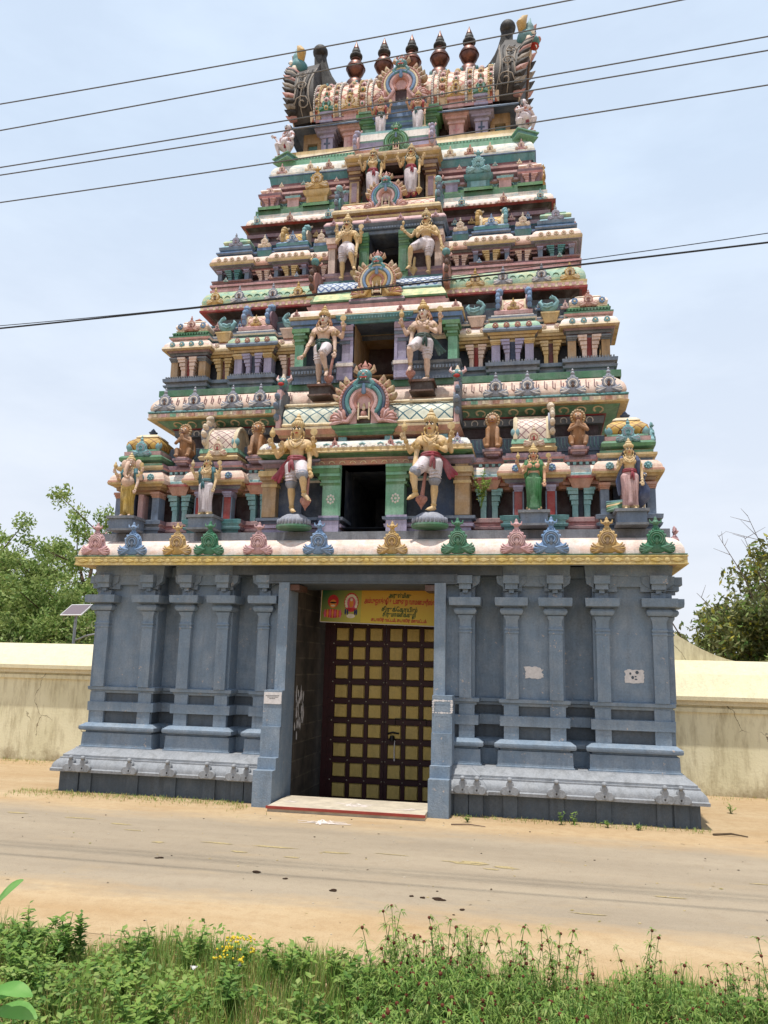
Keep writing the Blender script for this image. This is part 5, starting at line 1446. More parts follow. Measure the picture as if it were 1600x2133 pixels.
def figure(name, label, loc, H, P, L, rz=0, group=None, cat='statue'):
    """one statue: continuous body, with clothes, crown, jewels and held things as its parts.
    P = pose (unit height, feet at 0, facing -y), L = look"""
    root = thing(name, label, cat, loc, rz, group, scale=H)
    sk = L['skin']; dz = P.get('dz', 0); lean = P.get('lean', 0)
    def U(x, y, z): return Vector((x+lean*(z-.5), y, z+dz))
    fat = P.get('fat', 1.0)
    turn = Matrix.Translation(U(0, 0, .87)) @ Matrix.Rotation(P.get('turn', 0), 4, 'Z') @ Matrix.Rotation(P.get('tilt', 0), 4, 'Y') @ Matrix.Translation(-U(0, 0, .87))
    body = MB()
    body.tube([U(0, .005, .50), U(0, 0, .56), U(0, -.006*fat, .63), U(0, -.004, .70), U(0, .004, .755), U(0, .006, .785)], [.084*fat, .086*fat, .073*fat, .086, .100, .078], sk, 14, flat=.66 if fat < 1.1 else .85)
    body.tube([U(-.118, .008, .778), U(0, .004, .79), U(.118, .008, .778)], [.042, .048, .042], sk, 10)
    for q in (-1, 1):
        body.ell(U(q*.052, -.045, .735), (.055, .034, .045), sk)
        if L.get('female'): body.ell(U(q*.05, -.065, .725), (.045, .04, .042), sk)
    if fat > 1.1: body.ell(U(0, -.045, .60), (.115, .10, .10), sk)
    body.tube([U(0, .006, .77), U(0, -.004, .86)], [.042, .036], sk, 10)
    if not L.get('elephant'):
        hd = MB()
        hd.ell(U(0, -.002, .925), (.056, .066, .074), sk, seg=16, rings=12)
        hd.ell(U(0, -.022, .880), (.041, .044, .038), sk)
        hd.tube([U(0, -.066, .928), U(0, -.080, .905), U(0, -.068, .900)], [.009, .013, .009], sk, 8)
        for q in (-1, 1): hd.ell(U(q*.058, .005, .912), (.010, .018, .026), sk)
        body.merge(hd, turn)
    for hip, knee, ank, toe in P['legs']:
        hip, knee, ank, toe = map(Vector, (hip, knee, ank, toe))
        body.tube([hip, lerp(hip, knee, .35), lerp(hip, knee, .75), knee], [.066, .059, .044, .039], sk, 12)
        body.tube([knee, lerp(knee, ank, .28)+Vector((0, .008, 0)), lerp(knee, ank, .65), ank], [.039, .042, .029, .023], sk, 12)
        back = (ank-toe); back.z *= .2; back = back.normalized()*.022
        body.tube([ank+back+Vector((0, 0, -.006)), ank, lerp(ank, toe, .55), toe], [.020, .026, .025, .017], sk, 10)
    for sh, elb, wr, hd_, *_ in P['arms']:
        sh, elb, wr = U(*sh), Vector(elb), Vector(wr)
        body.tube([sh, lerp(sh, elb, .5), elb], [.037, .031, .026], sk, 10)
        body.tube([elb, lerp(elb, wr, .3), wr], [.026, .026, .018], sk, 10)
        body.ell(wr+Vector(hd_).normalized()*.026, (.024, .024, .026), sk, seg=10, rings=8)
    vs, fs = fuse(body, .0105, 3)
    out = MB(); out.add(vs, fs, sk)
    for i, (sh, elb, wr, hd_, *r) in enumerate(P['arms']):
        hand(out, wr, hd_, sk, 1.0, r[0] if r else .35, -1 if sh[0] > 0 else 1)
    for hip, knee, ank, toe in P['legs']:
        d = (Vector(toe)-Vector(ank)).normalized(); sd = d.cross(Vector((0, 0, 1)))
        if sd.length < .1: sd = Vector((1, 0, 0))
        sd.normalize()
        for j in range(5):
            o = Vector(toe)+sd*(j-2)*.0085
            out.tube([o-d*.012, o+d*(.012-.002*abs(j-1))], [.0065, .005], sk, 5)
    # painted face
    face = MB()
    if not L.get('elephant'):
        if L.get('face'):
            face.ell(U(0, -.004, .912), (.0525, .0672, .060), L['face'], seg=16, rings=12)
            face.ell(U(0, -.0235, .880), (.0405, .0445, .036), L['face'])
            face.tube([U(0, -.067, .930), U(0, -.082, .905), U(0, -.070, .900)], [.009, .013, .009], L['face'], 8)
        for q in (-1, 1):
            face.ell(U(q*.0235, -.0645, .922), (.019, .010, .011), 'eye_white', seg=10, rings=6)
            face.ell(U(q*.0235, -.0708, .922), (.0085, .005, .0095), 'ink', seg=8, rings=6)
            face.tube([U(q*.008, -.070, .938), U(q*.024, -.071, .944), U(q*.042, -.060, .938)], [.0050, .0062, .004], 'ink', 5)
            face.tube([U(q*.008, -.070, .924), U(q*.024, -.0725, .9305), U(q*.042, -.062, .924)], [.003, .004, .003], 'ink', 5)
            if L.get('moustache'): face.tube([U(0, -.075, .892), U(q*.02, -.070, .889), U(q*.04, -.056, .896)], [.005, .006, .002], 'ink', 5)
        face.tube([U(-.017, -.066, .876), U(0, -.0715, .878), U(.017, -.066, .876)], [.004, .0075, .004], 'lip_red', 6)
        face.ell(U(0, -.070, .950), (.004, .004, .010), 'lip_red', seg=6, rings=5)
        out.merge(face, turn)
    else:
        eh = MB()
        eh.ell(U(0, -.005, .925), (.078, .075, .080), sk, seg=16, rings=12)
        for q in (-1, 1):
            eh.ell(U(q*.125, .02, .915), (.062, .016, .078), sk, seg=14, rings=8)
            eh.ell(U(q*.03, -.045, .955), (.036, .034, .034), sk)
            eh.ell(U(q*.045, -.072, .925), (.011, .007, .009), 'eye_white'); eh.ell(U(q*.046, -.078, .925), .005, 'ink', seg=6, rings=5)
            eh.tube([U(q*.03, -.07, .885), U(q*.05, -.10, .865)], [.012, .004], 'eye_white', 6)
        eh.tube([U(0, -.065, .915), U(-.005, -.10, .86), U(-.015, -.115, .78), U(-.02, -.115, .70), U(.01, -.12, .655), U(.05, -.125, .66), U(.055, -.125, .69)], [.042, .038, .032, .026, .022, .019, .016], sk, 10)
        eh.tube([U(-.03, -.07, .97), U(0, -.078, .98), U(.03, -.07, .97)], .005, 'eye_white', 5)
        out.merge(eh)
    out.build('body', root, smooth=60)
    # crown
    cr = MB()
    cc = L.get('crown', 'gold')
    if cc:
        cr.lathe([(.058, .945), (.066, .962), (.067, .982), (.060, .990), (.064, 1.004), (.056, 1.018), (.044, 1.028), (.048, 1.040), (.036, 1.058), (.020, 1.070), (.026, 1.080), (.014, 1.10), (.003, 1.118)], U(0, .004, 0)-Vector((0, 0, dz))+Vector((0, 0, dz)), cc, 18)
        for k in range(9):
            a = R(180+k*22.5)
            cr.ell(U(.066*math.cos(a), .004+.066*math.sin(a), .985), (.012, .010, .022), cc, seg=6, rings=5)
        crm = MB(); crm.merge(cr, turn); crm.build('crown', root, smooth=50)
    # hair
    hc = L.get('hair')
    if hc:
        hb = MB()
        hb.ell(U(0, .022, .935), (.062, .062, .068), hc)
        for q in (-1, 1):
            if L.get('short_hair'): hb.tube([U(q*.05, .02, .95), U(q*.058, .015, .90)], [.022, .020], hc, 8); continue
            hb.tube([U(q*.055, .015, .94), U(q*.070, .012, .89), U(q*.085, .005, .845), U(q*.100, .0, .815)], [.022, .027, .030, .018], hc, 8)
            hb.ell(U(q*.078, -.004, .865), .024, hc, seg=8, rings=6); hb.ell(U(q*.095, -.006, .83), .022, hc, seg=8, rings=6)
        v2, f2 = fuse(hb, .010, 2); hb = MB(); hb.add(v2, f2, hc); h2 = MB(); h2.merge(hb, turn)
        h2.build('hair', root, smooth=60)
    # jewels
    jc = L.get('jewel', 'gold')
    for q in (-1, 1):
        e = MB(); e.ell(U(q*.066, -.004, .885), (.014, .024, .030), jc, seg=10, rings=7); jw = MB(); jw.merge(e, turn); jw.build('earring', root)
    for r0, zc_, zl in ((.060, .845, .785), (.085, .83, .715)):
        jw = MB(); path = []
        for k in range(13):
            a = PI*k/12; path.append(U(-r0*math.cos(a), -.055-.030*math.sin(a), zc_-(zc_-zl)*math.sin(a)))
        jw.tube(path, .0065, jc, 6)
        jw.ell(U(0, -.086, zl), (.016, .010, .020), jc); jw.build('necklace', root)
    for sh, elb, wr, hd_, *_ in P['arms']:
        sh, elb, wr = U(*sh), Vector(elb), Vector(wr)
        for a, b, t, r, nm in ((sh, elb, .42, .042, 'armlet'), (elb, wr, .90, .026, 'bracelet')):
            c = lerp(a, b, t); d = (b-a).normalized(); jw = MB()
            jw.tube([c-d*.008, c+d*.008], r, jc, 10)
            if nm == 'armlet': jw.ell(c+Vector((.0, -.03, .02)), (.018, .016, .026), jc, seg=8, rings=6)
            jw.build(nm, root)
    for hip, knee, ank, toe in P['legs']:
        d = (Vector(knee)-Vector(ank)).normalized(); c = Vector(ank)+d*.035; jw = MB()
        jw.tube([c-d*.006, c+d*.006], .030, jc, 10); jw.build('anklet', root)
    # lower garment
    g = L.get('garment')
    if g:
        col, kind = g
        gb = MB()
        gb.tube([U(0, 0, .60), U(0, 0, .55), U(0, .0, .49)], [.086*fat, .098*fat, .094*fat], col, 14, flat=.74)
        if kind == 'short':
            for hip, knee, ank, toe in P['legs']:
                hip, knee = Vector(hip), Vector(knee)
                gb.tube([hip+Vector((0, 0, .01)), lerp(hip, knee, .4), lerp(hip, knee, .84)], [.077, .069, .056], col, 14)
        else:
            xs = []
            for hip, knee, ank, toe in P['legs']:
                hip, knee, ank = Vector(hip), Vector(knee), Vector(ank)
                gb.tube([hip, lerp(hip, knee, .5), knee, lerp(knee, ank, .5), lerp(knee, ank, .93)], [.080, .074, .062, .056, .060], col, 14)
                xs.append(ank.x)
            m = sum(xs)/2
            if kind == 'skirt':
                gb.tube([U(0, -.01, .50), Vector((m, -.02, .32)), Vector((m, -.025, .12)), Vector((m, -.03, .05))], [.09, .088, .092, .10], col, 14, flat=.7)
            else: gb.tube([U(0, -.05, .52), Vector((m*.5, -.065, .34)), Vector((m*.8, -.06, .10))], [.030, .030, .036], col, 8)
        v2, f2 = fuse(gb, .0105, 3); gb = MB(); gb.add(v2, f2, col)
        edge = L.get('edge')
        for hip, knee, ank, toe in P['legs']:
            hip, knee, ank = Vector(hip), Vector(knee), Vector(ank)
            if kind == 'short':
                d = (knee-hip).normalized()
                for t in (.40, .55, .70):                  # drawn folds of the cloth
                    c = lerp(hip, knee, t)
                    gb.tube([c+Vector((-.066, -.01, .012)), c+Vector((-.03, -.07, -.004)), c+Vector((.03, -.07, .004)), c+Vector((.066, -.01, -.01))], .006, col, 5)
                if edge:
                    c = lerp(hip, knee, .83); gb.tube([c-d*.008, c+d*.008], .066, edge, 12)
            else:
                for q in (-.03, 0, .03):
                    gb.tube([lerp(hip, knee, .2)+Vector((q, -.078, 0)), knee+Vector((q*.9, -.064, 0)), lerp(knee, ank, .9)+Vector((q*.8, -.060, 0))], .007, col, 5)
                if edge: c = lerp(knee, ank, .92); gb.tube([c+Vector((0, 0, -.008)), c+Vector((0, 0, .008))], .064, edge, 12)
        gb.build('garment', root, smooth=60)
    s = L.get('sash')
    if s:
        sb = MB(); col, side, flow = s
        for z, r in ((.605, .016), (.582, .018)):
            sb.tube([U(.094*fat*math.cos(a*PI/8), .07*fat*math.sin(a*PI/8)-.002, z-.012*math.sin(a*PI/8)) for a in range(17)], r, col, 7)
        sb.ell(U(side*.03, -.080*fat, .59), (.026, .02, .022), col)
        for k in range(2): sb.tube([U(side*.03, -.082, .58), U(side*(.02+.03*k), -.094, .53), U(side*(.01+.04*k), -.085, .47-.02*k)], [.014, .018, .014], col, 6)
        if flow:
            for k in range(3):
                sb.tube([U(side*.085, .0, .60), U(side*(.13+.01*k), .02, .54), U(side*(.17+.022*k), .03, .45), U(side*(.20+.035*k), .02, .36+.02*k)], [.02, .026, .028, .018], col, 7, flat=.5)
        sb.build('sash', root, smooth=60)
    sh = L.get('shawl')
    if sh:
        sb = MB()
        for q in (-1, 1):
            sb.tube([U(q*.05, .03, .80), U(q*.105, -.005, .80), U(q*.125, -.035, .74), U(q*.12, -.02, .66), U(q*.125, .02, .56)], [.03, .044, .04, .036, .03], sh, 8)
            if L.get('shawl_long'): sb.tube([U(q*.12, .02, .6), U(q*.16, .03, .45), U(q*.15, .03, .25)], [.035, .05, .03], sh, 8, flat=.4)
        if L.get('blouse'): sb.ell(U(0, -.02, .72), (.10, .075, .085), sh)
        v2, f2 = fuse(sb, .012, 2); sb = MB(); sb.add(v2, f2, sh); sb.build('shawl', root, smooth=60)
    for it in P.get('held', []):
        kind, p, c = it[:3]; p = Vector(p); ib = MB()
        if kind == 'flame':       # raised emblem held between two fingers
            ib.lathe([(.010, -.03), (.010, .02), (.024, .03), (.034, .055), (.030, .08), (.014, .10), (.016, .11), (.003, .135)], p, c, 10)
            nm = 'raised_emblem'
        elif kind == 'disc':
            ib.lathe([(.01, -.03), (.012, .02)], p, c, 8)
            ib.lathe([(.0, -.008), (.04, -.006), (.04, .006), (.0, .008)], (0, 0, 0), c, 14, Matrix.Translation(p+Vector((0, 0, .06))) @ Matrix.Rotation(PI/2, 4, 'X'))
            nm = 'raised_emblem'
        elif kind == 'club':
            q = Vector(it[3])
            ib.tube([p, lerp(p, q, .6), q], [.016, .020, .028], c, 8)
            ib.ell(q, (.052, .052, .058), c, seg=12, rings=9)
            for k in range(8):
                a = 2*PI*k/8; ib.ell(q+Vector((.045*math.cos(a), .045*math.sin(a), .01)), (.018, .018, .03), c, seg=6, rings=5)
            ib.lathe([(.03, -.05), (.012, -.075), (.003, -.10)], q, c, 8)
            nm = 'club'
        else:                     # lotus bud
            ib.tube([p, p+Vector((0, 0, .04))], .007, c, 6)
            ib.ell(p+Vector((0, 0, .07)), (.022, .022, .034), c, seg=10, rings=7); nm = 'lotus_bud'
        ib.build(nm, root, smooth=50)
    pd = L.get('pedestal')
    if pd:
        kind, w, h, c1, c2 = pd; pb = MB()
        if kind == 'dome':
            pb.lathe([(w*.47, -h), (w*.51, -h*.88), (w*.50, -h*.76), (w*.45, -h*.74), (w*.44, -h*.50), (w*.37, -h*.22), (w*.24, -h*.05), (w*.08, -.0)], (0, 0, 0), c1, 24, mats=[c2, c2, c2, c1, c1, c1, c1, c1], sy=.8)
            for k in range(13):
                a = R(185+k*14.2)
                pb.ell((w*.45*math.cos(a), w*.36*math.sin(a), -h*.55), (w*.045, w*.045, h*.2), c1, seg=8, rings=6)
        else:
            pb.box(-w*.5, w*.5, -w*.42, w*.5, -h, -h*.86, c2); pb.box(-w*.45, w*.45, -w*.37, w*.5, -h*.86, -h*.18, c1)
            pb.box(-w*.53, w*.53, -w*.45, w*.5, -h*.18, 0, c2)
        pb.build('pedestal', root, smooth=40)
    return root

# poses ---------------------------------------------------------------
def mirror(P):
    f = lambda p: (-p[0], p[1], p[2])
    Q = dict(P)
    Q['legs'] = [tuple(f(q) for q in l) for l in P['legs']]
    Q['arms'] = [(f(a[0]), f(a[1]), f(a[2]), f(a[3]), *a[4:]) for a in P['arms']]
    Q['held'] = [(h[0], f(h[1]), h[2], *[f(q) for q in h[3:]]) for h in P.get('held', [])]
    Q['turn'] = -P.get('turn', 0); Q['lean'] = -P.get('lean', 0); Q['tilt'] = -P.get('tilt', 0)
    return Q
ST = ((-.055, 0, .52), (-.045, -.015, .285), (-.04, .01, .045), (-.035, -.085, .018))     # standing leg, on the viewer's left
pose_a = dict(legs=[((-.055, 0, .52), (-.045, -.015, .29), (-.035, .01, .045), (.015, -.075, .018)), ((.055, -.01, .52), (.115, -.14, .375), (.130, -.10, .19), (.195, -.13, .125))],
              arms=[((-.135, .02, .765), (-.215, .0, .63), (-.255, -.06, .745), (-.03, -.03, .05)), ((.135, .02, .765), (.215, .01, .64), (.195, -.05, .745), (.0, -.03, .05)),
                    ((.125, -.01, .765), (.150, -.02, .60), (.170, -.07, .45), (.02, -.02, -.05)), ((-.125, -.01, .765), (-.165, -.06, .64), (-.135, -.14, .685), (.02, -.04, .05))],
              held=[('flame', (-.262, -.075, .815), 'gold'), ('disc', (.200, -.07, .82), 'gold'), ('club', (.165, -.07, .40), 'kudu_rust', (.125, -.03, .13))], turn=.05)
pose_b = dict(legs=[((.055, 0, .52), (.045, -.015, .29), (.035, .01, .045), (-.015, -.075, .018)), ((-.055, -.02, .52), (-.155, -.16, .375), (-.135, -.11, .17), (-.205, -.15, .115))],
              arms=[((-.135, .02, .765), (-.215, .0, .64), (-.260, -.05, .76), (-.03, -.02, .05)), ((.135, .02, .765), (.215, .01, .64), (.205, -.05, .76), (.02, -.03, .05)),
                    ((-.125, -.01, .765), (-.150, -.03, .58), (-.158, -.13, .425), (-.01, -.05, -.04)), ((.125, -.01, .765), (.165, -.06, .63), (.075, -.13, .665), (-.05, -.02, .02))],
              held=[('flame', (-.27, -.065, .835), 'gold'), ('disc', (.22, -.07, .835), 'gold'), ('club', (-.05, .02, .45), 'kudu_rust', (-.09, .0, .13))], turn=-.12)
pose_c = dict(legs=[((-.055, 0, .52), (-.05, -.015, .285), (-.045, .01, .045), (-.02, -.085, .018)), ((.05, -.02, .52), (.035, -.16, .385), (.085, -.10, .16), (.095, -.18, .09))],
              arms=[((-.135, .02, .765), (-.20, .03, .60), (-.255, -.02, .42), (-.05, -.03, -.03)), ((.135, .02, .765), (.235, .02, .66), (.275, -.05, .76), (-.01, -.02, .05)),
                    ((.125, -.01, .765), (.155, -.02, .60), (.175, -.08, .43), (.0, -.02, -.05)), ((-.125, -.01, .765), (-.155, -.05, .60), (-.165, -.13, .52), (.01, -.06, -.03))],
              held=[('disc', (.268, -.07, .83), 'gold'), ('club', (.16, -.08, .38), 'kudu_rust', (.10, -.05, .09))], turn=-.05)
pose_d = dict(legs=[((.055, 0, .52), (.05, -.015, .285), (.055, .01, .045), (.02, -.085, .018)), ((-.055, -.02, .52), (-.145, -.16, .385), (-.140, -.11, .17), (-.145, -.19, .10))],
              arms=[((-.135, .02, .765), (-.215, .0, .64), (-.265, -.05, .755), (-.01, -.03, .05)), ((.135, .02, .765), (.205, .01, .65), (.215, -.05, .80), (.0, -.03, .05)),
                    ((-.125, -.01, .765), (-.145, -.03, .58), (-.150, -.13, .43), (.0, -.05, -.04)), ((.125, -.01, .765), (.165, -.06, .63), (.055, -.13, .675), (-.05, -.02, .01))],
              held=[('flame', (-.272, -.06, .83), 'gold'), ('disc', (.215, -.07, .87), 'gold'), ('club', (-.14, -.12, .40), 'kudu_rust', (-.145, -.06, .10))], turn=-.18, tilt=-.06)
pose_e = dict(legs=[((-.055, 0, .52), (-.06, -.015, .285), (-.06, .01, .045), (-.07, -.085, .018)), ((.055, -.02, .52), (.095, -.14, .36), (.135, -.08, .17), (.165, -.16, .11))],
              arms=[((-.135, .02, .765), (-.155, .02, .64), (-.155, -.03, .78), (0, -.02, .05)), ((.135, .02, .765), (.20, .02, .62), (.225, -.05, .70), (.0, -.03, .05)),
                    ((-.125, -.01, .765), (-.15, -.05, .62), (-.045, -.13, .665), (.05, -.02, .02)), ((.125, -.01, .765), (.165, -.02, .58), (.165, -.08, .42), (0, -.02, -.05))],
              held=[('lotus', (-.155, -.045, .82), 'gold'), ('disc', (.228, -.07, .77), 'gold'), ('club', (.165, -.08, .38), 'gold', (.13, -.03, .10))], turn=.0)
pose_f = dict(legs=[((.055, 0, .52), (.03, -.015, .285), (.05, .01, .045), (.03, -.085, .018)), ((-.055, -.02, .52), (-.215, -.14, .385), (-.235, -.08, .12), (-.265, -.16, .055))],
              arms=[((-.135, .02, .765), (-.235, .02, .66), (-.335, -.05, .73), (-.03, -.02, .05)), ((.135, .02, .765), (.21, .03, .60), (.235, .0, .47), (.02, -.02, -.05)),
                    ((-.125, -.01, .765), (-.13, -.05, .62), (-.06, -.13, .655), (.05, -.02, .02)), ((.125, -.01, .765), (.165, -.05, .63), (.06, -.13, .66), (-.05, -.02, .01))],
              held=[('lotus', (-.345, -.07, .78), 'gold'), ('club', (-.17, .0, .3), 'gold', (-.19, .0, .10))], turn=-.2, tilt=-.04)
pose_s = dict(legs=[((-.055, 0, .52), (-.055, -.02, .285), (-.06, .01, .045), (-.075, -.085, .018)), ((.055, 0, .52), (.055, -.02, .285), (.06, .01, .045), (.075, -.085, .018))],
              arms=[((-.135, .02, .765), (-.205, .02, .645), (-.235, -.04, .75), (-.02, -.02, .05)), ((.135, .02, .765), (.205, .02, .645), (.225, -.04, .76), (.02, -.02, .05)),
                    ((-.125, -.01, .765), (-.165, -.05, .62), (-.125, -.14, .63), (.01, -.04, .05)), ((.125, -.01, .765), (.165, -.02, .60), (.165, -.08, .46), (0, -.03, -.05))],
              held=[('flame', (-.24, -.06, .82), 'gold'), ('disc', (.23, -.06, .83), 'gold')], turn=0)
pose_two = dict(legs=pose_s['legs'], arms=[((-.13, 0, .77), (-.17, -.02, .62), (-.13, -.13, .68), (.01, -.03, .05)), ((.13, 0, .77), (.175, .0, .60), (.175, -.04, .44), (.0, -.03, -.05))], held=[], turn=.05)
pose_up = dict(pose_s); pose_up['held'] = [('lotus', (-.24, -.06, .80), 'gold'), ('club', (.165, -.09, .41), 'gold', (.16, -.03, .10))]

FL = 'tall painted guardian statue with four arms standing on one leg, '
Lk1 = dict(skin='skin_yellow', garment=('cloth_white', 'short'), edge='kudu_grey', crown='gold', jewel='kudu_gold', hair='hair', short_hair=True)
figure('guardian_statue', 'large yellow guardian statue with red sash, left of the lowest dark doorway', (-1.46+CX+.03, -.36, 5.90), 2.02, pose_a,
       dict(Lk1, sash=('sash_red', -1, True), pedestal=('dome', .38, .165, 'kudu_grey', 'green')), group='guardian statues beside the doorways')
figure('guardian_statue', 'large yellow guardian statue with red sash, right of the lowest dark doorway', (1.43, -.36, 5.90), 2.02, pose_b,
       dict(Lk1, sash=('sash_red', 1, True), pedestal=('dome', .38, .165, 'kudu_grey', 'green')), group='guardian statues beside the doorways')
Lk2 = dict(skin='skin_pale', face='face_white', garment=('cloth_white', 'short'), crown='kudu_gold', jewel='ochre', hair='hair_brown')
figure('guardian_statue', 'pale guardian statue with dark green sash, left of the ochre doorway', (-1.19, .28, 8.97), 1.80, pose_c,
       dict(Lk2, sash=('sash_green', -1, False), pedestal=('block', .30, .15, 'darkbrown', 'brown')), group='guardian statues beside the doorways')
figure('guardian_statue', 'pale guardian statue with green sash trailing out, right of the ochre doorway', (1.14, .28, 8.97), 1.80, pose_d,
       dict(Lk2, sash=('sash_green', 1, True), pedestal=('block', .30, .15, 'darkbrown', 'brown')), group='guardian statues beside the doorways')
Lk3 = dict(skin='skin_yellow', garment=('cloth_white', 'short'), crown='gold', jewel='gold', hair='hair', moustache=True)
figure('guardian_statue', 'moustached guardian statue in white cloth, left of the green pillared doorway', (-.98, 1.28, 12.07), 1.66, pose_e, dict(Lk3), group='guardian statues beside the doorways')
figure('guardian_statue', 'moustached guardian statue stepping out sideways, right of the green pillared doorway', (1.02, 1.28, 12.07), 1.62, pose_f, dict(Lk3), group='guardian statues beside the doorways')
Lk4 = dict(skin='skin_yellow', garment=('cloth_white', 'long'), edge='sash_red', crown='gold', jewel='gold', hair='hair', moustache=True, shawl='sash_green', sash=('sash_red', 1, False))
figure('guardian_statue', 'upright green topped guardian statue, left of the pair in the brown framed niche', (-.56, 2.12, 14.76), 1.40, pose_s, dict(Lk4), group='guardian statues beside the doorways')
figure('guardian_statue', 'upright guardian statue with golden club, right of the pair in the brown niche', (.46, 2.12, 14.76), 1.40, pose_up, dict(Lk4), group='guardian statues beside the doorways')
Lk5 = dict(skin='skin_tan', garment=('cloth_white', 'long'), edge='green', crown='gold', jewel='ochre', hair='hair', moustache=True, shawl='red', sash=('sash_green', 1, False))
figure('guardian_statue', 'small red topped guardian statue, left before the blue steps under the roof', (-.52, 2.72, 17.02), 1.18, pose_s, dict(Lk5, pedestal=('block', .34, .06, 'aqua', 'teal')), group='guardian statues beside the doorways')
figure('guardian_statue', 'small guardian statue with teal sash, right before the blue steps under the roof', (.52, 2.72, 17.02), 1.22, pose_up, dict(Lk5, sash=('shawl_teal', -1, False), pedestal=('block', .34, .06, 'aqua', 'teal')), group='guardian statues beside the doorways')

# four deities of the lowest storey
PD = ('block', .46, .24, 'steel', 'grey')
pg = dict(pose_s); pg['fat'] = 1.25; pg['held'] = [('flame', (-.24, -.06, .81), 'gold'), ('disc', (.23, -.06, .82), 'gold')]
figure('deity_statue', 'elephant headed statue in yellow cloth and teal shawl at the left corner', (-5.46, -.30, 5.89), 1.36, pg,
       dict(skin='skin_pale', elephant=True, garment=('dhoti_yellow', 'long'), shawl='shawl_teal', crown='gold', jewel='gold', pedestal=PD), group='statues of the lowest storey')
figure('deity_statue', 'four armed statue in teal top and long white cloth between red pillars', (-3.58, -.30, 5.89), 1.34, pose_s,
       dict(skin='skin_yellow', garment=('cloth_white', 'long'), edge='gold', shawl='shawl_teal', sash=('shawl_teal', -1, False), hair='hair', crown='gold', jewel='gold', pedestal=PD), group='statues of the lowest storey')
figure('deity_statue', 'goddess statue in a green sari between red pillars right of the doorway', (3.55, -.30, 5.89), 1.30, pose_s,
       dict(skin='skin_tan', female=True, garment=('sari_green', 'skirt'), edge='gold', shawl='sari_green', blouse=True, hair='hair', crown='gold', jewel='gold', pedestal=PD), group='statues of the lowest storey')
figure('deity_statue', 'statue in blue shawl and pale pink cloth beside a peacock at the right corner', (5.43, -.30, 5.89), 1.34, pose_two,
       dict(skin='skin_yellow', garment=('rose', 'long'), edge='gold', shawl='shawl_blue', shawl_long=True, sash=('sash_red', 1, False), hair='hair', crown='gold', jewel='gold', pedestal=PD), group='statues of the lowest storey')
# peacock behind the last one
pk = thing('peacock_statue', 'blue peacock statue with green tail behind the statue at the right corner', 'bird statue', (5.62, -.10, 5.89))
mb = MB()
mb.tube([(.0, 0, .14), (.06, -.06, .30), (.10, -.1, .46), (.05, -.12, .62), (.08, -.16, .70)], [.07, .15, .11, .06, .05], 'shawl_blue', 10)
mb.ell((.09, -.18, .72), (.055, .06, .055), 'shawl_blue')
mb.tube([(.09, -.22, .72), (.10, -.29, .69)], [.02, .004], 'gold', 6)
for q in (-1, 1):
    mb.ell((.09+q*.035, -.22, .74), .012, 'eye_white', seg=6, rings=5)
    mb.tube([(.03+q*.06, -.02, .16), (.03+q*.06, -.03, .0)], [.025, .018], 'gold', 6)
mb.build('body', pk, smooth=60)
mb = MB()
for k in range(5): mb.tube([(-.02, .02, .22), (-.30, -.04+.03*k, .10+.03*k), (-.62, -.08+.03*k, .02+.05*k)], [.06, .07, .03], ('green', 'sari_green', 'kudu_gold', 'green', 'shawl_teal')[k], 6)
mb.build('tail', pk, smooth=60)

# crouching corner figures under the roof
pq = dict(dz=-.27, fat=1.2, legs=[((-.07, 0, .25), (-.15, -.15, .30), (-.11, -.09, .05), (-.13, -.17, .02)), ((.07, 0, .25), (.15, -.13, .20), (.10, -.05, .04), (.13, -.13, .02))],
          arms=[((-.13, 0, .77), (-.21, -.03, .40), (-.29, -.08, .56), (-.06, -.02, .03), .1), ((.13, 0, .77), (.19, -.04, .36), (.15, -.13, .30), (-.02, -.04, -.02))], held=[], turn=.0, tilt=.1)
Lq = dict(skin='cloth_white', garment=('cloth_white', 'short'), sash=('sash_red', 1, False), crown=None, hair='hair', moustache=True, jewel='kudu_rust', shawl='cloth_white', pedestal=('block', .40, .10, 'teal', 'mint'))
figure('corner_statue', 'white crouching statue with black hair and one raised hand at the left roof corner', (-3.28, 2.95, 16.82), 1.50, pq, Lq, rz=-.5, group='crouching corner statues')
pq2 = mirror(pq); pq2['turn'] = .8; pq2['arms'] = [((-.13, 0, .77), (-.17, -.06, .42), (-.03, -.17, .44), (.05, -.02, .02)), ((.13, 0, .77), (.17, -.06, .42), (.03, -.17, .44), (-.05, -.02, .02))]
figure('corner_statue', 'white crouching statue with black hair and hands joined at the right roof corner', (3.36, 2.95, 16.78), 1.50, pq2, Lq, rz=.5, group='crouching corner statues')

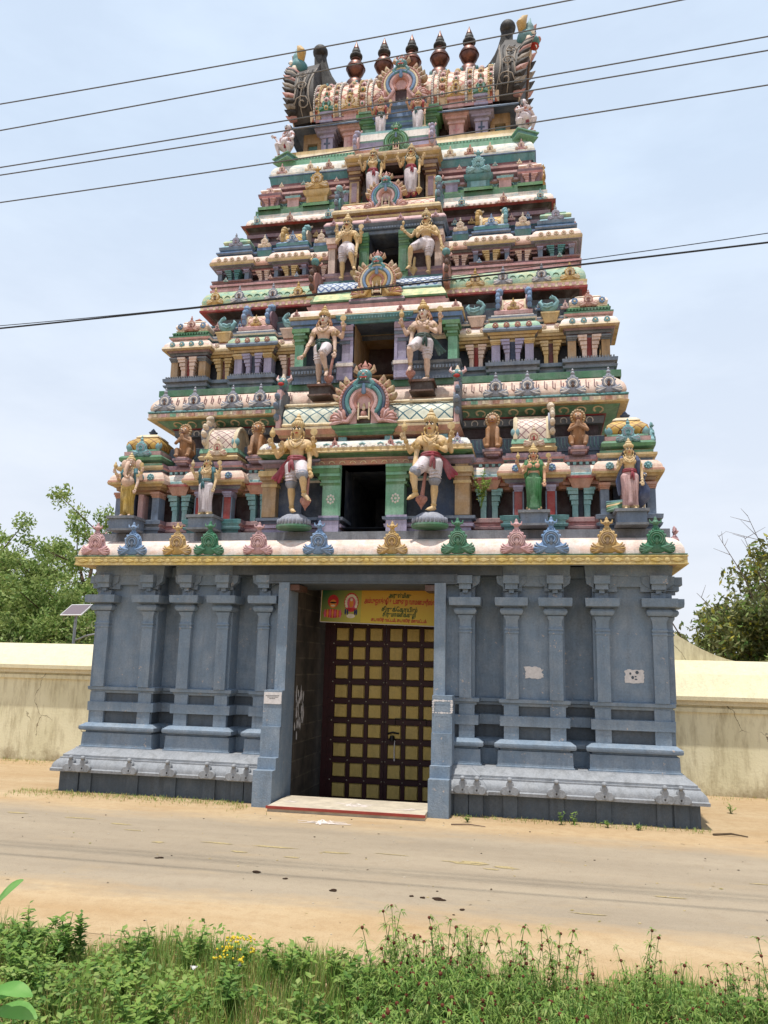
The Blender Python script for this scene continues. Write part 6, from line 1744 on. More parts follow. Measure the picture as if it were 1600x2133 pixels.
# little seated lions and praying figures on the blocks of the lowest storey
def lion(label, loc, praying=False):
    t = thing('lion_statue', label, 'statue', loc, 0, 'golden figures on the lowest parapet')
    mb = MB(); c = 'lion_gold'
    mb.tube([(0, .10, .08), (0, .04, .26), (0, -.02, .45)], [.14, .14, .11], c, 12)
    mb.ell((0, -.05, .56), (.10, .10, .105), c)
    mb.ell((0, -.13, .53), (.06, .06, .045), c)
    for q in (-1, 1):
        mb.tube([(q*.11, .05, .12), (q*.13, -.10, .16), (q*.12, -.12, .03), (q*.12, -.19, .025)], [.075, .06, .04, .035], c, 8)
        if praying: mb.tube([(q*.10, -.04, .42), (q*.17, -.10, .30), (q*.025, -.18, .37), (q*.012, -.20, .46)], [.045, .038, .03, .02], c, 8)
        else: mb.tube([(q*.085, -.08, .38), (q*.085, -.14, .18), (q*.085, -.16, .03), (q*.085, -.21, .02)], [.05, .042, .036, .032], c, 8)
        mb.ell((q*.075, -.02, .64), (.035, .025, .04), c, seg=8, rings=6)
    vs, fs = fuse(mb, .014, 2); mb = MB(); mb.add(vs, fs, c)
    for q in (-1, 1):
        mb.ell((q*.038, -.145, .585), .017, 'eye_white', seg=8, rings=6); mb.ell((q*.038, -.158, .585), .008, 'ink', seg=6, rings=5)
    mb.ell((0, -.185, .545), (.022, .012, .014), 'brown', seg=8, rings=6)
    mb.tube([(-.035, -.165, .505), (0, -.185, .498), (.035, -.165, .505)], .007, 'maroon', 5)
    mb.build('body', t, smooth=60)
    mb = MB()
    for k in range(16):
        a = 2*PI*k/16; mb.ell((.115*math.cos(a), -.04, .56+.125*math.sin(a)), (.032, .05, .036), 'ochre', seg=6, rings=5)
    mb.build('mane', t, smooth=60)
    mb = MB(); mb.tube([(0, .18, .05), (.12, .22, .15), (.10, .2, .36), (.05, .2, .42)], [.03, .028, .026, .04], 'lion_gold', 7); mb.build('tail', t, smooth=60)
    t.scale = (1.15,)*3
lion('small golden figure with joined hands on a mauve block near the left corner dome', (-4.48, .36, 7.40), True)
lion('small golden lion sitting on a mauve block left of the lowest barrel gable', (-2.68, .36, 7.40))
lion('small golden lion sitting on a mauve block just right of the lowest barrel gable', (2.68, .36, 7.40))
lion('small golden figure with joined hands on a mauve block near the right corner dome', (4.48, .36, 7.40), True)
def swan(label, loc, q):
    t = thing('swan_statue', label, 'bird statue', loc, 0, 'teal swans on the second storey')
    mb = MB(); c = 'kudu_teal'
    mb.tube([(q*.15, 0, .16), (0, 0, .12), (-q*.10, -.01, .17)], [.07, .11, .08], c, 10, flat=.8)
    mb.tube([(-q*.10, -.02, .17), (-q*.15, -.03, .26), (-q*.10, -.04, .33), (-q*.03, -.05, .36), (.0, -.06, .33)], [.06, .048, .04, .05, .02], c, 8)
    mb.tube([(q*.14, 0, .16), (q*.21, 0, .26), (q*.17, 0, .32)], [.06, .05, .02], c, 8)
    vs, fs = fuse(mb, .012, 2); mb = MB(); mb.add(vs, fs, c)
    mb.ell((-q*.03, -.095, .37), .012, 'ink', seg=6, rings=5)
    mb.build('body', t, smooth=60)
    mb = MB()
    for k in range(3): mb.tube([(-q*.05, -.095, .15+.03*k), (q*.06, -.115, .10+.03*k), (q*.14, -.09, .14+.035*k)], [.02, .026, .012], 'teal' if k == 1 else c, 6)
    mb.build('wing', t, smooth=60)
    t.scale = (1.1,)*3
swan('small teal swan by the corner dome at far left of the second storey', (-3.95, 1.05, 10.76), 1)
swan('small teal swan left of the pale guardian statue with the hanging arm', (-2.28, 1.05, 10.76), 1)
swan('small teal swan right of the pale guardian statue with hand on knee', (2.28, 1.05, 10.76), -1)
swan('small teal swan by the corner dome at far right of the second storey', (3.95, 1.05, 10.76), -1)

# ---------------------------------------------------------------- ground, road, walls
def soil_colour(n, l):
    pos = mapped_pos(n, l, (1, 1, 1)); stretch = mapped_pos(n, l, (.4, 1.2, 1))
    col = mix(n, l, ramp(n, l, noise(n, l, stretch, .9, 6), .36, .66), lin((182, 160, 128)), lin((170, 143, 108)))
    col = mix(n, l, ramp(n, l, noise(n, l, pos, 5, 7, .7), .45, .70, 0, .5), col, lin((154, 126, 92)))
    col = mix(n, l, ramp(n, l, noise(n, l, pos, 60, 4, .75), .54, .72, 0, .55), col, lin((112, 90, 66)))
    col = mix(n, l, ramp(n, l, noise(n, l, pos, 42, 3, .7), .66, .72, 0, .5), col, lin((208, 190, 160)))
    return col
m, n, l, b = newmat('sand')
l.new(soil_colour(n, l), b.inputs['Base Color']); b.inputs['Roughness'].default_value = .92; b.inputs['Specular IOR Level'].default_value = .15
bump(n, l, b, noise(n, l, mapped_pos(n, l, (1, 1, 1)), 14, 8, .75), .7, .05)
m, n, l, b = newmat('asphalt')
pos = mapped_pos(n, l, (1, 1, 1)); stretch = mapped_pos(n, l, (.25, 1.5, 1))
col = mix(n, l, ramp(n, l, noise(n, l, stretch, .8, 6, .6), .36, .66), lin((160, 146, 126)), lin((146, 133, 115)))
col = mix(n, l, ramp(n, l, noise(n, l, pos, 4, 7, .7), .5, .72, 0, .4), col, lin((136, 120, 100)))
col = mix(n, l, ramp(n, l, noise(n, l, pos, 75, 3, .75), .55, .72, 0, .6), col, lin((96, 86, 74)))
col = mix(n, l, ramp(n, l, noise(n, l, pos, 55, 3, .75), .66, .72, 0, .6), col, lin((196, 182, 158)))
col = mix(n, l, ramp(n, l, noise(n, l, mapped_pos(n, l, (.5, 1.3, 1)), 1.1, 6, .65), .58, .74, 0, .45), col, lin((170, 148, 116)))
g = n.new('ShaderNodeNewGeometry'); sx = n.new('ShaderNodeSeparateXYZ'); l.new(g.outputs['Position'], sx.inputs[0])
ad = n.new('ShaderNodeMath'); ad.operation = 'MULTIPLY_ADD'; l.new(noise(n, l, mapped_pos(n, l, (.45, 1.4, 1)), 1.2, 8, .7), ad.inputs[0]); ad.inputs[1].default_value = 2.2; l.new(sx.outputs['Y'], ad.inputs[2])
mx = n.new('ShaderNodeMath'); mx.operation = 'MAXIMUM'
l.new(ramp(n, l, ad.outputs[0], -1.6, -.5), mx.inputs[0]); l.new(ramp(n, l, ad.outputs[0], -6.0, -5.2, 1, 0), mx.inputs[1])
l.new(mix(n, l, mx.outputs[0], col, soil_colour(n, l)), b.inputs['Base Color']); b.inputs['Roughness'].default_value = .92; b.inputs['Specular IOR Level'].default_value = .15
bump(n, l, b, noise(n, l, pos, 22, 8, .75), .45, .03)
mb = MB()
F = 900
for x0, x1, y0, y1 in ((-F, F, -F, 0.02), (-F, -1.56, .02, 8.95), (1.56, F, .02, 8.95), (-F, F, 8.95, F)):
    mb.quad((x0, y0, 0), (x1, y0, 0), (x1, y1, 0), (x0, y1, 0), 'sand')
tag(mb.build('ground'), kind='structure')
mb = MB(); mb.quad((-1.56, .0, -.30), (1.56, .0, -.30), (1.56, 8.97, -.30), (-1.56, 8.97, -.30), 'stone_blocks'); mb.quad((-1.56, .02, 0), (-1.56, .02, -.3), (1.56, .02, -.3), (1.56, .02, 0), 'stone_blocks')
tag(mb.build('passage_floor'), kind='structure')
mb = MB(); mb.quad((-120, -8.3, .004), (120, -8.3, .004), (120, -.95, .004), (-120, -.95, .004), 'asphalt')
tag(mb.build('road'), kind='structure')
# worn pale dashes of road paint
flat('worn_paint', (176, 158, 118), .9, .1, 0, .35, 30)
def blotch(mb, x, y, w, d, z, mat, n=18, rough=.35, seed=0, rz=0):
    rnd = random.Random(seed); pts = []
    for k in range(n):
        a = 2*PI*k/n; r = 1-rough*rnd.random()
        px, py = .5*w*r*math.copysign(abs(math.cos(a))**.7, math.cos(a)), .5*d*r*math.copysign(abs(math.sin(a))**.7, math.sin(a))
        pts.append((x+px*math.cos(rz)-py*math.sin(rz), y+px*math.sin(rz)+py*math.cos(rz), z))
    mb.add(pts, [tuple(range(n))], mat)
mb = MB()
rnd = random.Random(3)
for i, (x, y, w, d) in enumerate(((-1.25, -4.05, .7, .10), (-.45, -4.06, 1.0, .08), (.62, -4.15, .6, .08), (-3.0, -3.6, .5, .07), (-4.4, -3.0, .7, .12), (-3.4, -3.2, .5, .1), (2.55, -4.2, .75, .16), (3.2, -4.3, .55, .13), (2.9, -4.45, .35, .1), (1.5, -4.0, .7, .05), (-2.2, -4.3, .3, .12), (-.8, -4.5, .4, .1), (.1, -4.6, .35, .12), (5.2, -5.2, .5, .08), (4.2, -6.2, .5, .06), (-5.6, -2.9, .5, .12), (6.5, -4.2, .4, .06))):
    for k in range(3):
        blotch(mb, x+rnd.uniform(-.2, .2)*w, y+rnd.uniform(-.3, .3)*d, w*rnd.uniform(.5, .9), d*rnd.uniform(.4, .9), .0082+.0004*k+.00005*i, 'worn_paint', 22, .55, i*7+k, -.02)
tag(mb.build('road_marking', smooth=0), kind='structure')

# cream boundary walls left and right of the tower
m, n, l, b = newmat('wall_cream')
pos = mapped_pos(n, l, (1, 1, 1))
base_c = mix(n, l, ramp(n, l, noise(n, l, pos, .8, 5), .35, .65), lin((228, 220, 188)), lin((214, 206, 172)))
st = ramp(n, l, noise(n, l, mapped_pos(n, l, (3, 3, .6)), 1.6, 8, .72), .47, .72, 0, .65)
col = mix(n, l, st, base_c, lin((142, 126, 92)))
gz = n.new('ShaderNodeNewGeometry'); sz = n.new('ShaderNodeSeparateXYZ'); l.new(gz.outputs['Position'], sz.inputs[0])
low = n.new('ShaderNodeMath'); low.operation = 'MULTIPLY_ADD'; l.new(noise(n, l, pos, 1.7, 7, .7), low.inputs[0]); low.inputs[1].default_value = 1.9; l.new(sz.outputs['Z'], low.inputs[2])
col = mix(n, l, ramp(n, l, low.outputs[0], 1.25, .75, 0, .75), col, lin((126, 106, 76)))
vo = n.new('ShaderNodeTexVoronoi'); vo.feature = 'DISTANCE_TO_EDGE'; vo.inputs['Scale'].default_value = .62
wp = n.new('ShaderNodeMixRGB'); wp.blend_type = 'ADD'; wp.inputs['Fac'].default_value = .35
nzc = n.new('ShaderNodeTexNoise'); nzc.inputs['Scale'].default_value = 3; nzc.inputs['Detail'].default_value = 6
l.new(pos, nzc.inputs['Vector']); l.new(pos, wp.inputs['Color1']); l.new(nzc.outputs['Color'], wp.inputs['Color2']); l.new(wp.outputs[0], vo.inputs['Vector'])
crk = ramp(n, l, vo.outputs['Distance'], .006, .0, 0, 1)
gate = ramp(n, l, noise(n, l, pos, .9, 3), .54, .60)
cm = n.new('ShaderNodeMath'); cm.operation = 'MULTIPLY'; l.new(crk, cm.inputs[0]); l.new(gate, cm.inputs[1])
col = mix(n, l, cm.outputs[0], col, lin((92, 76, 56)))
l.new(col, b.inputs['Base Color']); b.inputs['Roughness'].default_value = .85; b.inputs['Specular IOR Level'].default_value = .2
bump(n, l, b, noise(n, l, pos, 16, 6), .3, .02)
paint('wall_coping', (222, 208, 164), dirt=.22, fade=.15)
def boundary(name, label, x0, x1, zs):
    z_led0, z_led1, z_eave, z_ridge = zs
    t = thing(name, label, 'wall', ((x0+x1)/2, 4.1, 0)); ox = -(x0+x1)/2
    mb = MB(); mb.box(x0, x1, 3.82, 4.9, -.1, z_led1, 'wall_cream')
    mb.box(x0, x1, 3.76, 3.82, z_led0, z_led0+.10, 'wall_cream')
    mb.build('wall_body', t, loc=(ox, -4.1, 0))
    mb = MB()
    prof = [(3.74, z_led1), (3.70, z_led1), (3.70, z_led1+.10), (3.62, z_led1+.11), (3.62, z_eave), (4.05, z_eave+(z_ridge-z_eave)*.62), (4.5, z_ridge), (4.66, z_ridge+.01), (5.2, z_eave), (5.2, z_led1)]
    k = len(prof)
    v = [(x0, *p) for p in prof]+[(x1, *p) for p in prof]
    mb.add(v, [(i, k+i, k+(i+1) % k, (i+1) % k) for i in range(k)]+[tuple(range(k))[::-1], tuple(range(k, 2*k))], 'wall_coping')
    mb.build('coping', t, loc=(ox, -4.1, 0), smooth=15)
    return t
boundary('boundary_wall', 'cracked cream wall with sloping pale coping, left of the temple tower', -60, -5.4, (2.18, 2.34, 2.55, 3.14))
wr = boundary('boundary_wall', 'stained cream wall with sloping pale coping, right of the temple tower', 5.4, 60, (1.86, 2.02, 2.22, 3.05))
mb = MB()
pts = [(5.5, 2.0), (5.5, 4.25), (6.3, 4.15)]
for k in range(9):
    t_ = k/8; pts.append((6.5+2.1*t_, 4.02-1.0*(1-(1-t_)**1.7)))
pts += [(9.2, 3.0), (9.2, 2.0)]
mb.prism(pts, 4.72, 5.02, 'wall_cream'); mb.build('sloping_wing', wr, loc=(-(5.4+60)/2, -4.1, 0))

# ---------------------------------------------------------------- the gateway: step, doors, banner, notices
t = thing('entrance_step', 'low stone step with a red edge and white chalk drawing before the temple door', 'step', (0.05, -.65, 0))
flat('step_stone', (196, 184, 164), .7, .3, 0, .3, 5)
mb = MB(); mb.box(-1.53, 1.48, -.62, .66, -.1, .105, 'step_stone'); mb.build('slab', t)
mb = MB(); mb.box(-1.55, 1.50, -.66, -.62, .060, .107, 'red_edge'); mb.build('nosing', t)
def chalk_strokes(mb, cx, cy, r, z, seed, n):
    rnd = random.Random(seed)
    for i in range(n):
        a = rnd.uniform(0, PI); L = r*rnd.uniform(.4, 1); ox, oy = rnd.uniform(-.4, .4)*r, rnd.uniform(-.25, .25)*r
        dx, dy = math.cos(a)*L, math.sin(a)*L*.5; w = .012*rnd.uniform(.6, 1.5)
        nx, ny = -dy, dx; q = math.hypot(nx, ny) or 1; nx, ny = nx/q*w, ny/q*w
        mb.add([(cx+ox-dx-nx, cy+oy-dy-ny, z+i*.0001), (cx+ox+dx-nx, cy+oy+dy-ny, z+i*.0001), (cx+ox+dx+nx, cy+oy+dy+ny, z+i*.0001), (cx+ox-dx+nx, cy+oy-dy+ny, z+i*.0001)], [(0, 1, 2, 3)], 'chalk')
mb = MB(); chalk_strokes(mb, .05, -.05, .40, .107, 5, 16); chalk_strokes(mb, -1.25, -.05, .22, .109, 6, 4); chalk_strokes(mb, 1.2, -.2, .32, .1105, 8, 5); mb.build('chalk_drawing', t, smooth=0)
mb = MB(); chalk_strokes(mb, 0, 0, .46, .012, 9, 16)
tag(mb.build('chalk_drawing', loc=(-.10, -2.0, 0), smooth=0), 'white chalk powder drawing on the road in front of the entrance step', 'drawing')

# double door of yellow panels in a dark red grid
dr = thing('temple_door', 'tall double door of yellow square panels in a dark red grid under the banner', 'door', (0.05, 2.3, -.3))
paint('panel_yellow', (206, 172, 70), dirt=.3, fade=.1)
def leaf_door(x0, x1, cols, name='door_leaf'):
    mb = MB(); mb.box(x0, x1, .0, .06, .02, 4.25, 'door_frame')
    rows = [.22+.444*k for k in range(9)]
    mb2 = MB(); mb3 = MB()
    for c in cols:
        for z in rows:
            mb2.taper(c, 0, .31, .31, 0, .27, .27, .045, 'panel_yellow', Matrix.Translation((0, 0, z)) @ Matrix.Translation((c, 0, 0)) @ Matrix.Rotation(PI/2, 4, 'X') @ Matrix.Translation((-c, 0, 0)))
    xs = sorted([c-.205 for c in cols]+[cols[-1]+.205])
    for c in xs:
        e0, e1 = max(c-.045, x0), min(c+.045, x1)
        mb.box(e0, e1, -.03, .0, .05, 4.22, 'door_frame')
        for k in range(10):
            z = .22+.444*(k-.5)
            if z > .03: mb3.ell((c, -.055, z), .018, 'stud', seg=8, rings=5)
    for k in range(10):
        z = .22+.444*(k-.5)
        if z > .0: mb.box(x0, x1, -.05, .0, z-.055, z+.055, 'door_frame')
    o = mb.build(name, dr, smooth=20); mb2.build('panel', o, smooth=20); mb3.build('stud', o)
    return o
leaf_door(-1.38, -.005, (-1.06, -.65, -.24)); lf = leaf_door(.006, 1.38, (.24, .65, 1.06))
mb = MB(); mb.tube([(.10, -.07, 1.52), (.20, -.08, 1.55), (.34, -.08, 1.53)], .022, 'iron', 6); mb.lathe([(.0, 0), (.055, .0), (.06, .06), (.05, .12), (.0, .125)], (.20, -.09, 1.36), 'iron', 12); mb.build('padlock', lf)
mb = MB(); mb.tube([(.26, -.08, 1.36), (.25, -.08, 1.15), (.26, -.08, .93)], [.012, .012, .018], 'paper', 6); mb.build('cord', lf)
mb = MB()
for a, q in (((.26, 1.86), (.98, 1.86)), ((.26, 1.86), (.26, 1.72)), ((.98, 1.86), (.98, 1.74))): mb.tube([(a[0], -.075, a[1]), (q[0], -.075, q[1])], .009, 'iron', 5)
mb.build('hasp', lf)
mb = MB(); mb.box(-1.50, -1.38, -.02, .1, 0, 4.8, 'door_frame'); mb.box(1.38, 1.47, -.02, .1, 0, 4.8, 'door_frame'); mb.box(-1.38, 1.38, -.02, .1, 4.26, 4.8, 'door_frame'); mb.build('door_frame', dr, smooth=0)

bn = thing('name_banner', 'yellow banner with red and green Tamil lettering and two printed deities above the door', 'banner', (.10, 1.35, 4.07))
bn.rotation_euler = (0, R(1.6), 0)
m, n, l, b = newmat('banner_yellow')
tc = n.new('ShaderNodeTexCoord'); sx = n.new('ShaderNodeSeparateXYZ'); l.new(tc.outputs['Object'], sx.inputs[0])
l.new(mix(n, l, ramp(n, l, sx.outputs['Z'], -.38, .38), lin((204, 178, 34)), lin((196, 144, 30))), b.inputs['Base Color']); b.inputs['Roughness'].default_value = .4
m, n, l, b = newmat('banner_green')
tc = n.new('ShaderNodeTexCoord'); sx = n.new('ShaderNodeSeparateXYZ'); l.new(tc.outputs['Object'], sx.inputs[0])
ad = n.new('ShaderNodeMath'); ad.operation = 'SUBTRACT'; l.new(sx.outputs['Z'], ad.inputs[0]); l.new(sx.outputs['X'], ad.inputs[1])
l.new(mix(n, l, ramp(n, l, ad.outputs[0], .35, 1.6), lin((180, 170, 50)), lin((16, 80, 44))), b.inputs['Base Color']); b.inputs['Roughness'].default_value = .4
mb = MB(); mb.box(-1.41, 1.41, 0, .03, -.39, .39, 'banner_yellow'); mb.build('banner_sheet', bn, smooth=0)
mb = MB(); mb.box(-1.40, -.47, -.004, .0, -.38, .38, 'banner_green'); mb.build('picture_panel', bn, smooth=0)
mb = MB()
for z0_, z1_ in ((-.405, -.39), (.39, .40)): mb.box(-1.42, 1.42, -.01, .04, z0_, z1_, 'paper')
mb.box(-1.42, -1.41, -.01, .04, -.405, .40, 'paper'); mb.build('banner_rim', bn, smooth=0)
flat('print_red', (196, 44, 50), .5); flat('print_pink', (214, 96, 120), .5); flat('print_green', (22, 84, 46), .5); flat('print_orange', (226, 140, 60), .5); flat('print_white', (232, 220, 200), .5); flat('print_blue', (40, 50, 96), .5)
def disc(mb, x, z, rx, rz, mat, y, n=20): mb.add([(x+rx*math.cos(2*PI*k/n), y, z+rz*math.sin(2*PI*k/n)) for k in range(n)], [tuple(range(n))], mat)
mb = MB()                                        # crowned figure with garlands
disc(mb, -1.13, .08, .13, .15, 'print_red', -.006); disc(mb, -1.13, .02, .08, .10, 'print_orange', -.007); disc(mb, -1.13, .05, .085, .02, 'ink', -.008); disc(mb, -1.13, -.02, .05, .02, 'print_white', -.0085)
disc(mb, -1.13, -.20, .22, .10, 'print_red', -.0065)
for k in range(7): disc(mb, -1.31+.06*k, -.20, .024, .10, 'print_orange' if k % 2 else 'print_pink', -.0075-.0001*k)
mb.build('printed_figure', bn, smooth=0)
mb = MB()                                        # figure under a round arch
disc(mb, -.70, .07, .17, .22, 'print_red', -.006); disc(mb, -.70, .06, .14, .19, 'print_pink', -.007)
for k in range(13):
    a = R(-30+k*20); disc(mb, -.70+.125*math.cos(a), .06+.165*math.sin(a), .03, .035, 'print_white', -.008-.0001*k)
disc(mb, -.70, .05, .05, .10, 'print_orange', -.0095); disc(mb, -.70, .13, .03, .035, 'print_white', -.0105); disc(mb, -.70, -.09, .11, .035, 'print_red', -.0095)
for q in (-.13, -.08, .09, .13): disc(mb, -.70+q, -.15, .02, .07, 'print_blue', -.0098-abs(q)*.001)
disc(mb, -.70, -.24, .10, .05, 'print_white', -.0085); mb.build('printed_figure', bn, smooth=0)
def lettering(txt, x, z, size, mat, width=None):
    cu = bpy.data.curves.new('lettering', 'FONT'); cu.body = txt; cu.size = size; cu.align_x = 'CENTER'; cu.align_y = 'CENTER'; cu.extrude = .001; cu.offset = .0035
    to = bpy.data.objects.new('tmp', cu); C.objects.link(to)
    dg = bpy.context.evaluated_depsgraph_get(); dg.update()
    me = bpy.data.meshes.new_from_object(to.evaluated_get(dg)); me.name = 'lettering'
    bpy.data.objects.remove(to)
    me.materials.clear(); me.materials.append(MATS[mat])
    ob = bpy.data.objects.new('lettering', me); C.objects.link(ob); ob.parent = bn
    ob.rotation_euler = (PI/2, 0, 0); ob.location = (x, -.006, z)
    if width and len(me.vertices):
        w = max(v.co.x for v in me.vertices)-min(v.co.x for v in me.vertices)
        if w > 0: ob.scale = (width/w, 1, 1)
    return ob
# vowel signs that stand before their consonant are stored in the order they are drawn
lettering('அருள்மிகு', .42, .255, .13, 'print_green', .52)
lettering('அம்புஜாக்ஷி உடனுறை வாமனபுரீஸ்வரர்'.replace('றை', 'ைற'), .47, .12, .155, 'print_red', 1.74)
lettering('திருக்கேயாில்'.replace('க்கேயாில்', 'க்ேகாயில்'), .42, -.06, .13, 'print_green', .82)
lettering('திருமாணிக்குழி', .42, -.175, .13, 'print_green', .76)
lettering('கடலூர் வட்டம், கடலூர் மாவட்டம்.', .42, -.30, .10, 'print_red', 1.28)

def torn(name, label, loc, w, h, seed, rz=0, rough=.22, mat='paper', holes=0):
    rnd = random.Random(seed); pts = []; n = 34
    for k in range(n):
        t = 4*k/n; s_ = int(t); f = t-s_
        x, z = ((f-.5, -.5), (.5, f-.5), (.5-f, .5), (-.5, .5-f))[s_]
        r = 1-rough*rnd.random()
        pts.append((x*w*r, z*h*r))
    mb = MB(); mb.prism(pts, -.004, .0, mat)
    for k in range(holes): disc(mb, rnd.uniform(-.3, .3)*w, rnd.uniform(-.3, .3)*h, w*rnd.uniform(.03, .09), h*rnd.uniform(.05, .16), 'base_blue_dark', -.006-.0002*k, 9)
    o = mb.build(name, smooth=0, loc=loc, rot=(0, 0, rz)); tag(o, label, 'poster'); return o
torn('torn_poster', 'ragged torn white paper on the grey wall between the middle pilasters', (3.50, -.004, 2.69), .40, .26, 11, rough=.3)
torn('torn_poster', 'torn white paper with grey scars on the grey wall at far right', (5.42, -.004, 2.67), .38, .27, 12, rough=.14, holes=5)
o = torn('paper_notice', 'white printed notice pasted on the left door jamb', (-1.735, -.512, 2.06), .38, .24, 13, rough=.03)
mb = MB()
for k, (w, z) in enumerate(((.30, .05), (.24, .02), (.14, -.01))):
    rnd = random.Random(k)
    for i in range(int(w/.016)): mb.box(-w/2+i*.016, -w/2+i*.016+.010, -.0062, -.0050, z-.006-rnd.random()*.004, z+.006, 'ink')
mb.build('scribbled_lines', o, smooth=0)
mb = MB()
rnd = random.Random(4)
for k in range(26):
    t_ = k/26*4; s_ = int(t_); f = t_-s_
    x, z = ((f-.5, -.5), (.5, f-.5), (.5-f, .5), (-.5, .5-f))[s_]
    disc(mb, x*.36, z*.23, .03*rnd.uniform(.5, 1.2), .018*rnd.uniform(.5, 1.3), 'paper', -.002-.0001*k, 9)
tag(mb.build('torn_poster', smooth=0, loc=(1.745, -.512, 2.0)), 'ragged white paper outline left on the right door jamb', 'poster')
mb = MB(); rnd = random.Random(8)
for k in range(40):
    y = rnd.uniform(-.3, .35); z = rnd.gauss(0, .24); 
    mb.add([(0.001*k/40, y+rnd.uniform(.01, .05)*math.cos(a), z+rnd.uniform(.03, .16)*math.sin(a)) for a in [2*PI*i/8 for i in range(8)]], [tuple(range(8))], 'paper')
tag(mb.build('torn_poster', smooth=0, loc=(-1.546, .72, 1.75)), 'streaky torn white paper on the dark left wall inside the gateway', 'poster')

# ---------------------------------------------------------------- wires
def wire(name, label, p0, p1, sag, r, mat, group):
    p0, p1 = Vector(p0), Vector(p1); d = (p1-p0)
    path = []
    for k in range(41):
        t_ = -1.0+3.0*k/40
        q = p0+d*t_; q.z += -sag*(1-(2*t_-1)**2) if False else sag*((t_-.5)**2-.25)
        path.append(q)
    c = path[20].copy()
    mb = MB(); mb.tube([q-c for q in path], r, mat, 6, up=(0, 0, 1))
    tag(mb.build(name, loc=c), label, 'wire', group)
for i, (a, b_, lb) in enumerate((((-4.347, 11.085), (4.193, 11.549), 'topmost grey power line above the roof finials'), ((-4.288, 10.625), (5.58, 11.323), 'second grey power line from the top, crossing the finials'),
                                ((-4.207, 9.992), (6.577, 10.631), 'grey power line crossing the barrel roof, upper of a close pair'), ((-4.19, 9.862), (6.565, 10.433), 'grey power line crossing the roof, lower of a close pair'),
                                ((-4.131, 9.405), (6.534, 9.947), 'lowest grey power line, crossing the pillars under the roof'))):
    wire('power_line', lb, (a[0], -7, a[1]), (b_[0], -7, b_[1]), .12, .0095, 'wire', 'power lines across the sky')
wire('power_cable', 'thick black cable crossing the middle of the tower', (-3.874, -7, 7.395), (6.403, -7, 7.837), .10, .013, 'cable_black', None)
wire('power_cable', 'thin second cable running beside the thick black cable', (-3.874, -7.05, 7.41), (6.403, -7.05, 7.93), .35, .006, 'cable_black', None)

# ---------------------------------------------------------------- solar lamp behind the left wall
t = thing('solar_street_lamp', 'solar panel street lamp behind the left cream wall', 'street lamp', (-13.0, 10, 0))
mb = MB(); mb.tube([(0, 0, 0), (0, 0, 4.4)], [.07, .05], 'metal_grey', 10); mb.build('pole', t)
mt = Matrix.Translation((0, -.0, 4.46)) @ Matrix.Rotation(R(-12), 4, 'Z') @ Matrix.Rotation(R(38), 4, 'X')
mb = MB(); mb.box(-.50, .50, -.34, .34, -.02, .02, 'solar_frame', mt); mb.build('panel_frame', t, smooth=0)
mb = MB(); mb.box(-.46, .46, -.30, .30, .02, .026, 'solar_cell', mt); mb.build('solar_panel', t, smooth=0)
mb = MB(); mb.tube([(0, 0, 3.35), (.5, 0, 3.55), (.9, 0, 3.62)], .03, 'metal_grey', 7); mb.build('arm', t)
mb = MB(); mb.ell((1.05, 0, 3.62), (.22, .08, .04), 'solar_frame'); mb.build('lamp_head', t)

# ---------------------------------------------------------------- vegetation
def leafmat(name, c1, c2, c3, tr=.35, scale=1.2):
    m, n, l, b = newmat(name)
    pos = mapped_pos(n, l, (1, 1, 1))
    f = noise(n, l, pos, scale, 3); f2 = noise(n, l, pos, 9, 2)
    col = mix(n, l, ramp(n, l, f, .38, .62), lin(c1), lin(c2)); col = mix(n, l, ramp(n, l, f2, .5, .7, 0, .8), col, lin(c3))
    l.new(col, b.inputs['Base Color']); b.inputs['Roughness'].default_value = .55; b.inputs['Specular IOR Level'].default_value = .25
    out = n['Material Output']; td = n.new('ShaderNodeBsdfTranslucent'); ms = n.new('ShaderNodeMixShader'); ms.inputs[0].default_value = tr
    l.new(col, td.inputs['Color']); l.new(b.outputs[0], ms.inputs[1]); l.new(td.outputs[0], ms.inputs[2]); l.new(ms.outputs[0], out.inputs['Surface'])
leafmat('leaf_light', (150, 166, 96), (118, 144, 76), (176, 184, 126))
leafmat('leaf_mid', (104, 132, 62), (78, 110, 50), (140, 154, 84))
leafmat('leaf_olive', (120, 124, 80), (92, 100, 62), (152, 148, 102), .25)
leafmat('leaf_yellow', (170, 160, 60), (140, 146, 60), (190, 176, 70))
leafmat('weed', (146, 170, 86), (116, 150, 68), (176, 184, 118), .45, 3)
leafmat('weed_dark', (110, 144, 70), (86, 122, 56), (142, 158, 94), .4, 3)
leafmat('grass_dry', (168, 150, 92), (132, 132, 70), (188, 168, 112), .4, 3)
leafmat('big_leaf', (118, 170, 90), (100, 152, 74), (140, 182, 108), .45, 5)
flat('bark', (92, 78, 62), .9, .1, 0, .4, 9); flat('twig', (112, 94, 82), .9, .1); flat('seed_brown', (104, 58, 46), .9, .1, 0, .3, 40); flat('flower_yellow', (220, 190, 50), .7); flat('flower_white', (226, 222, 214), .7)

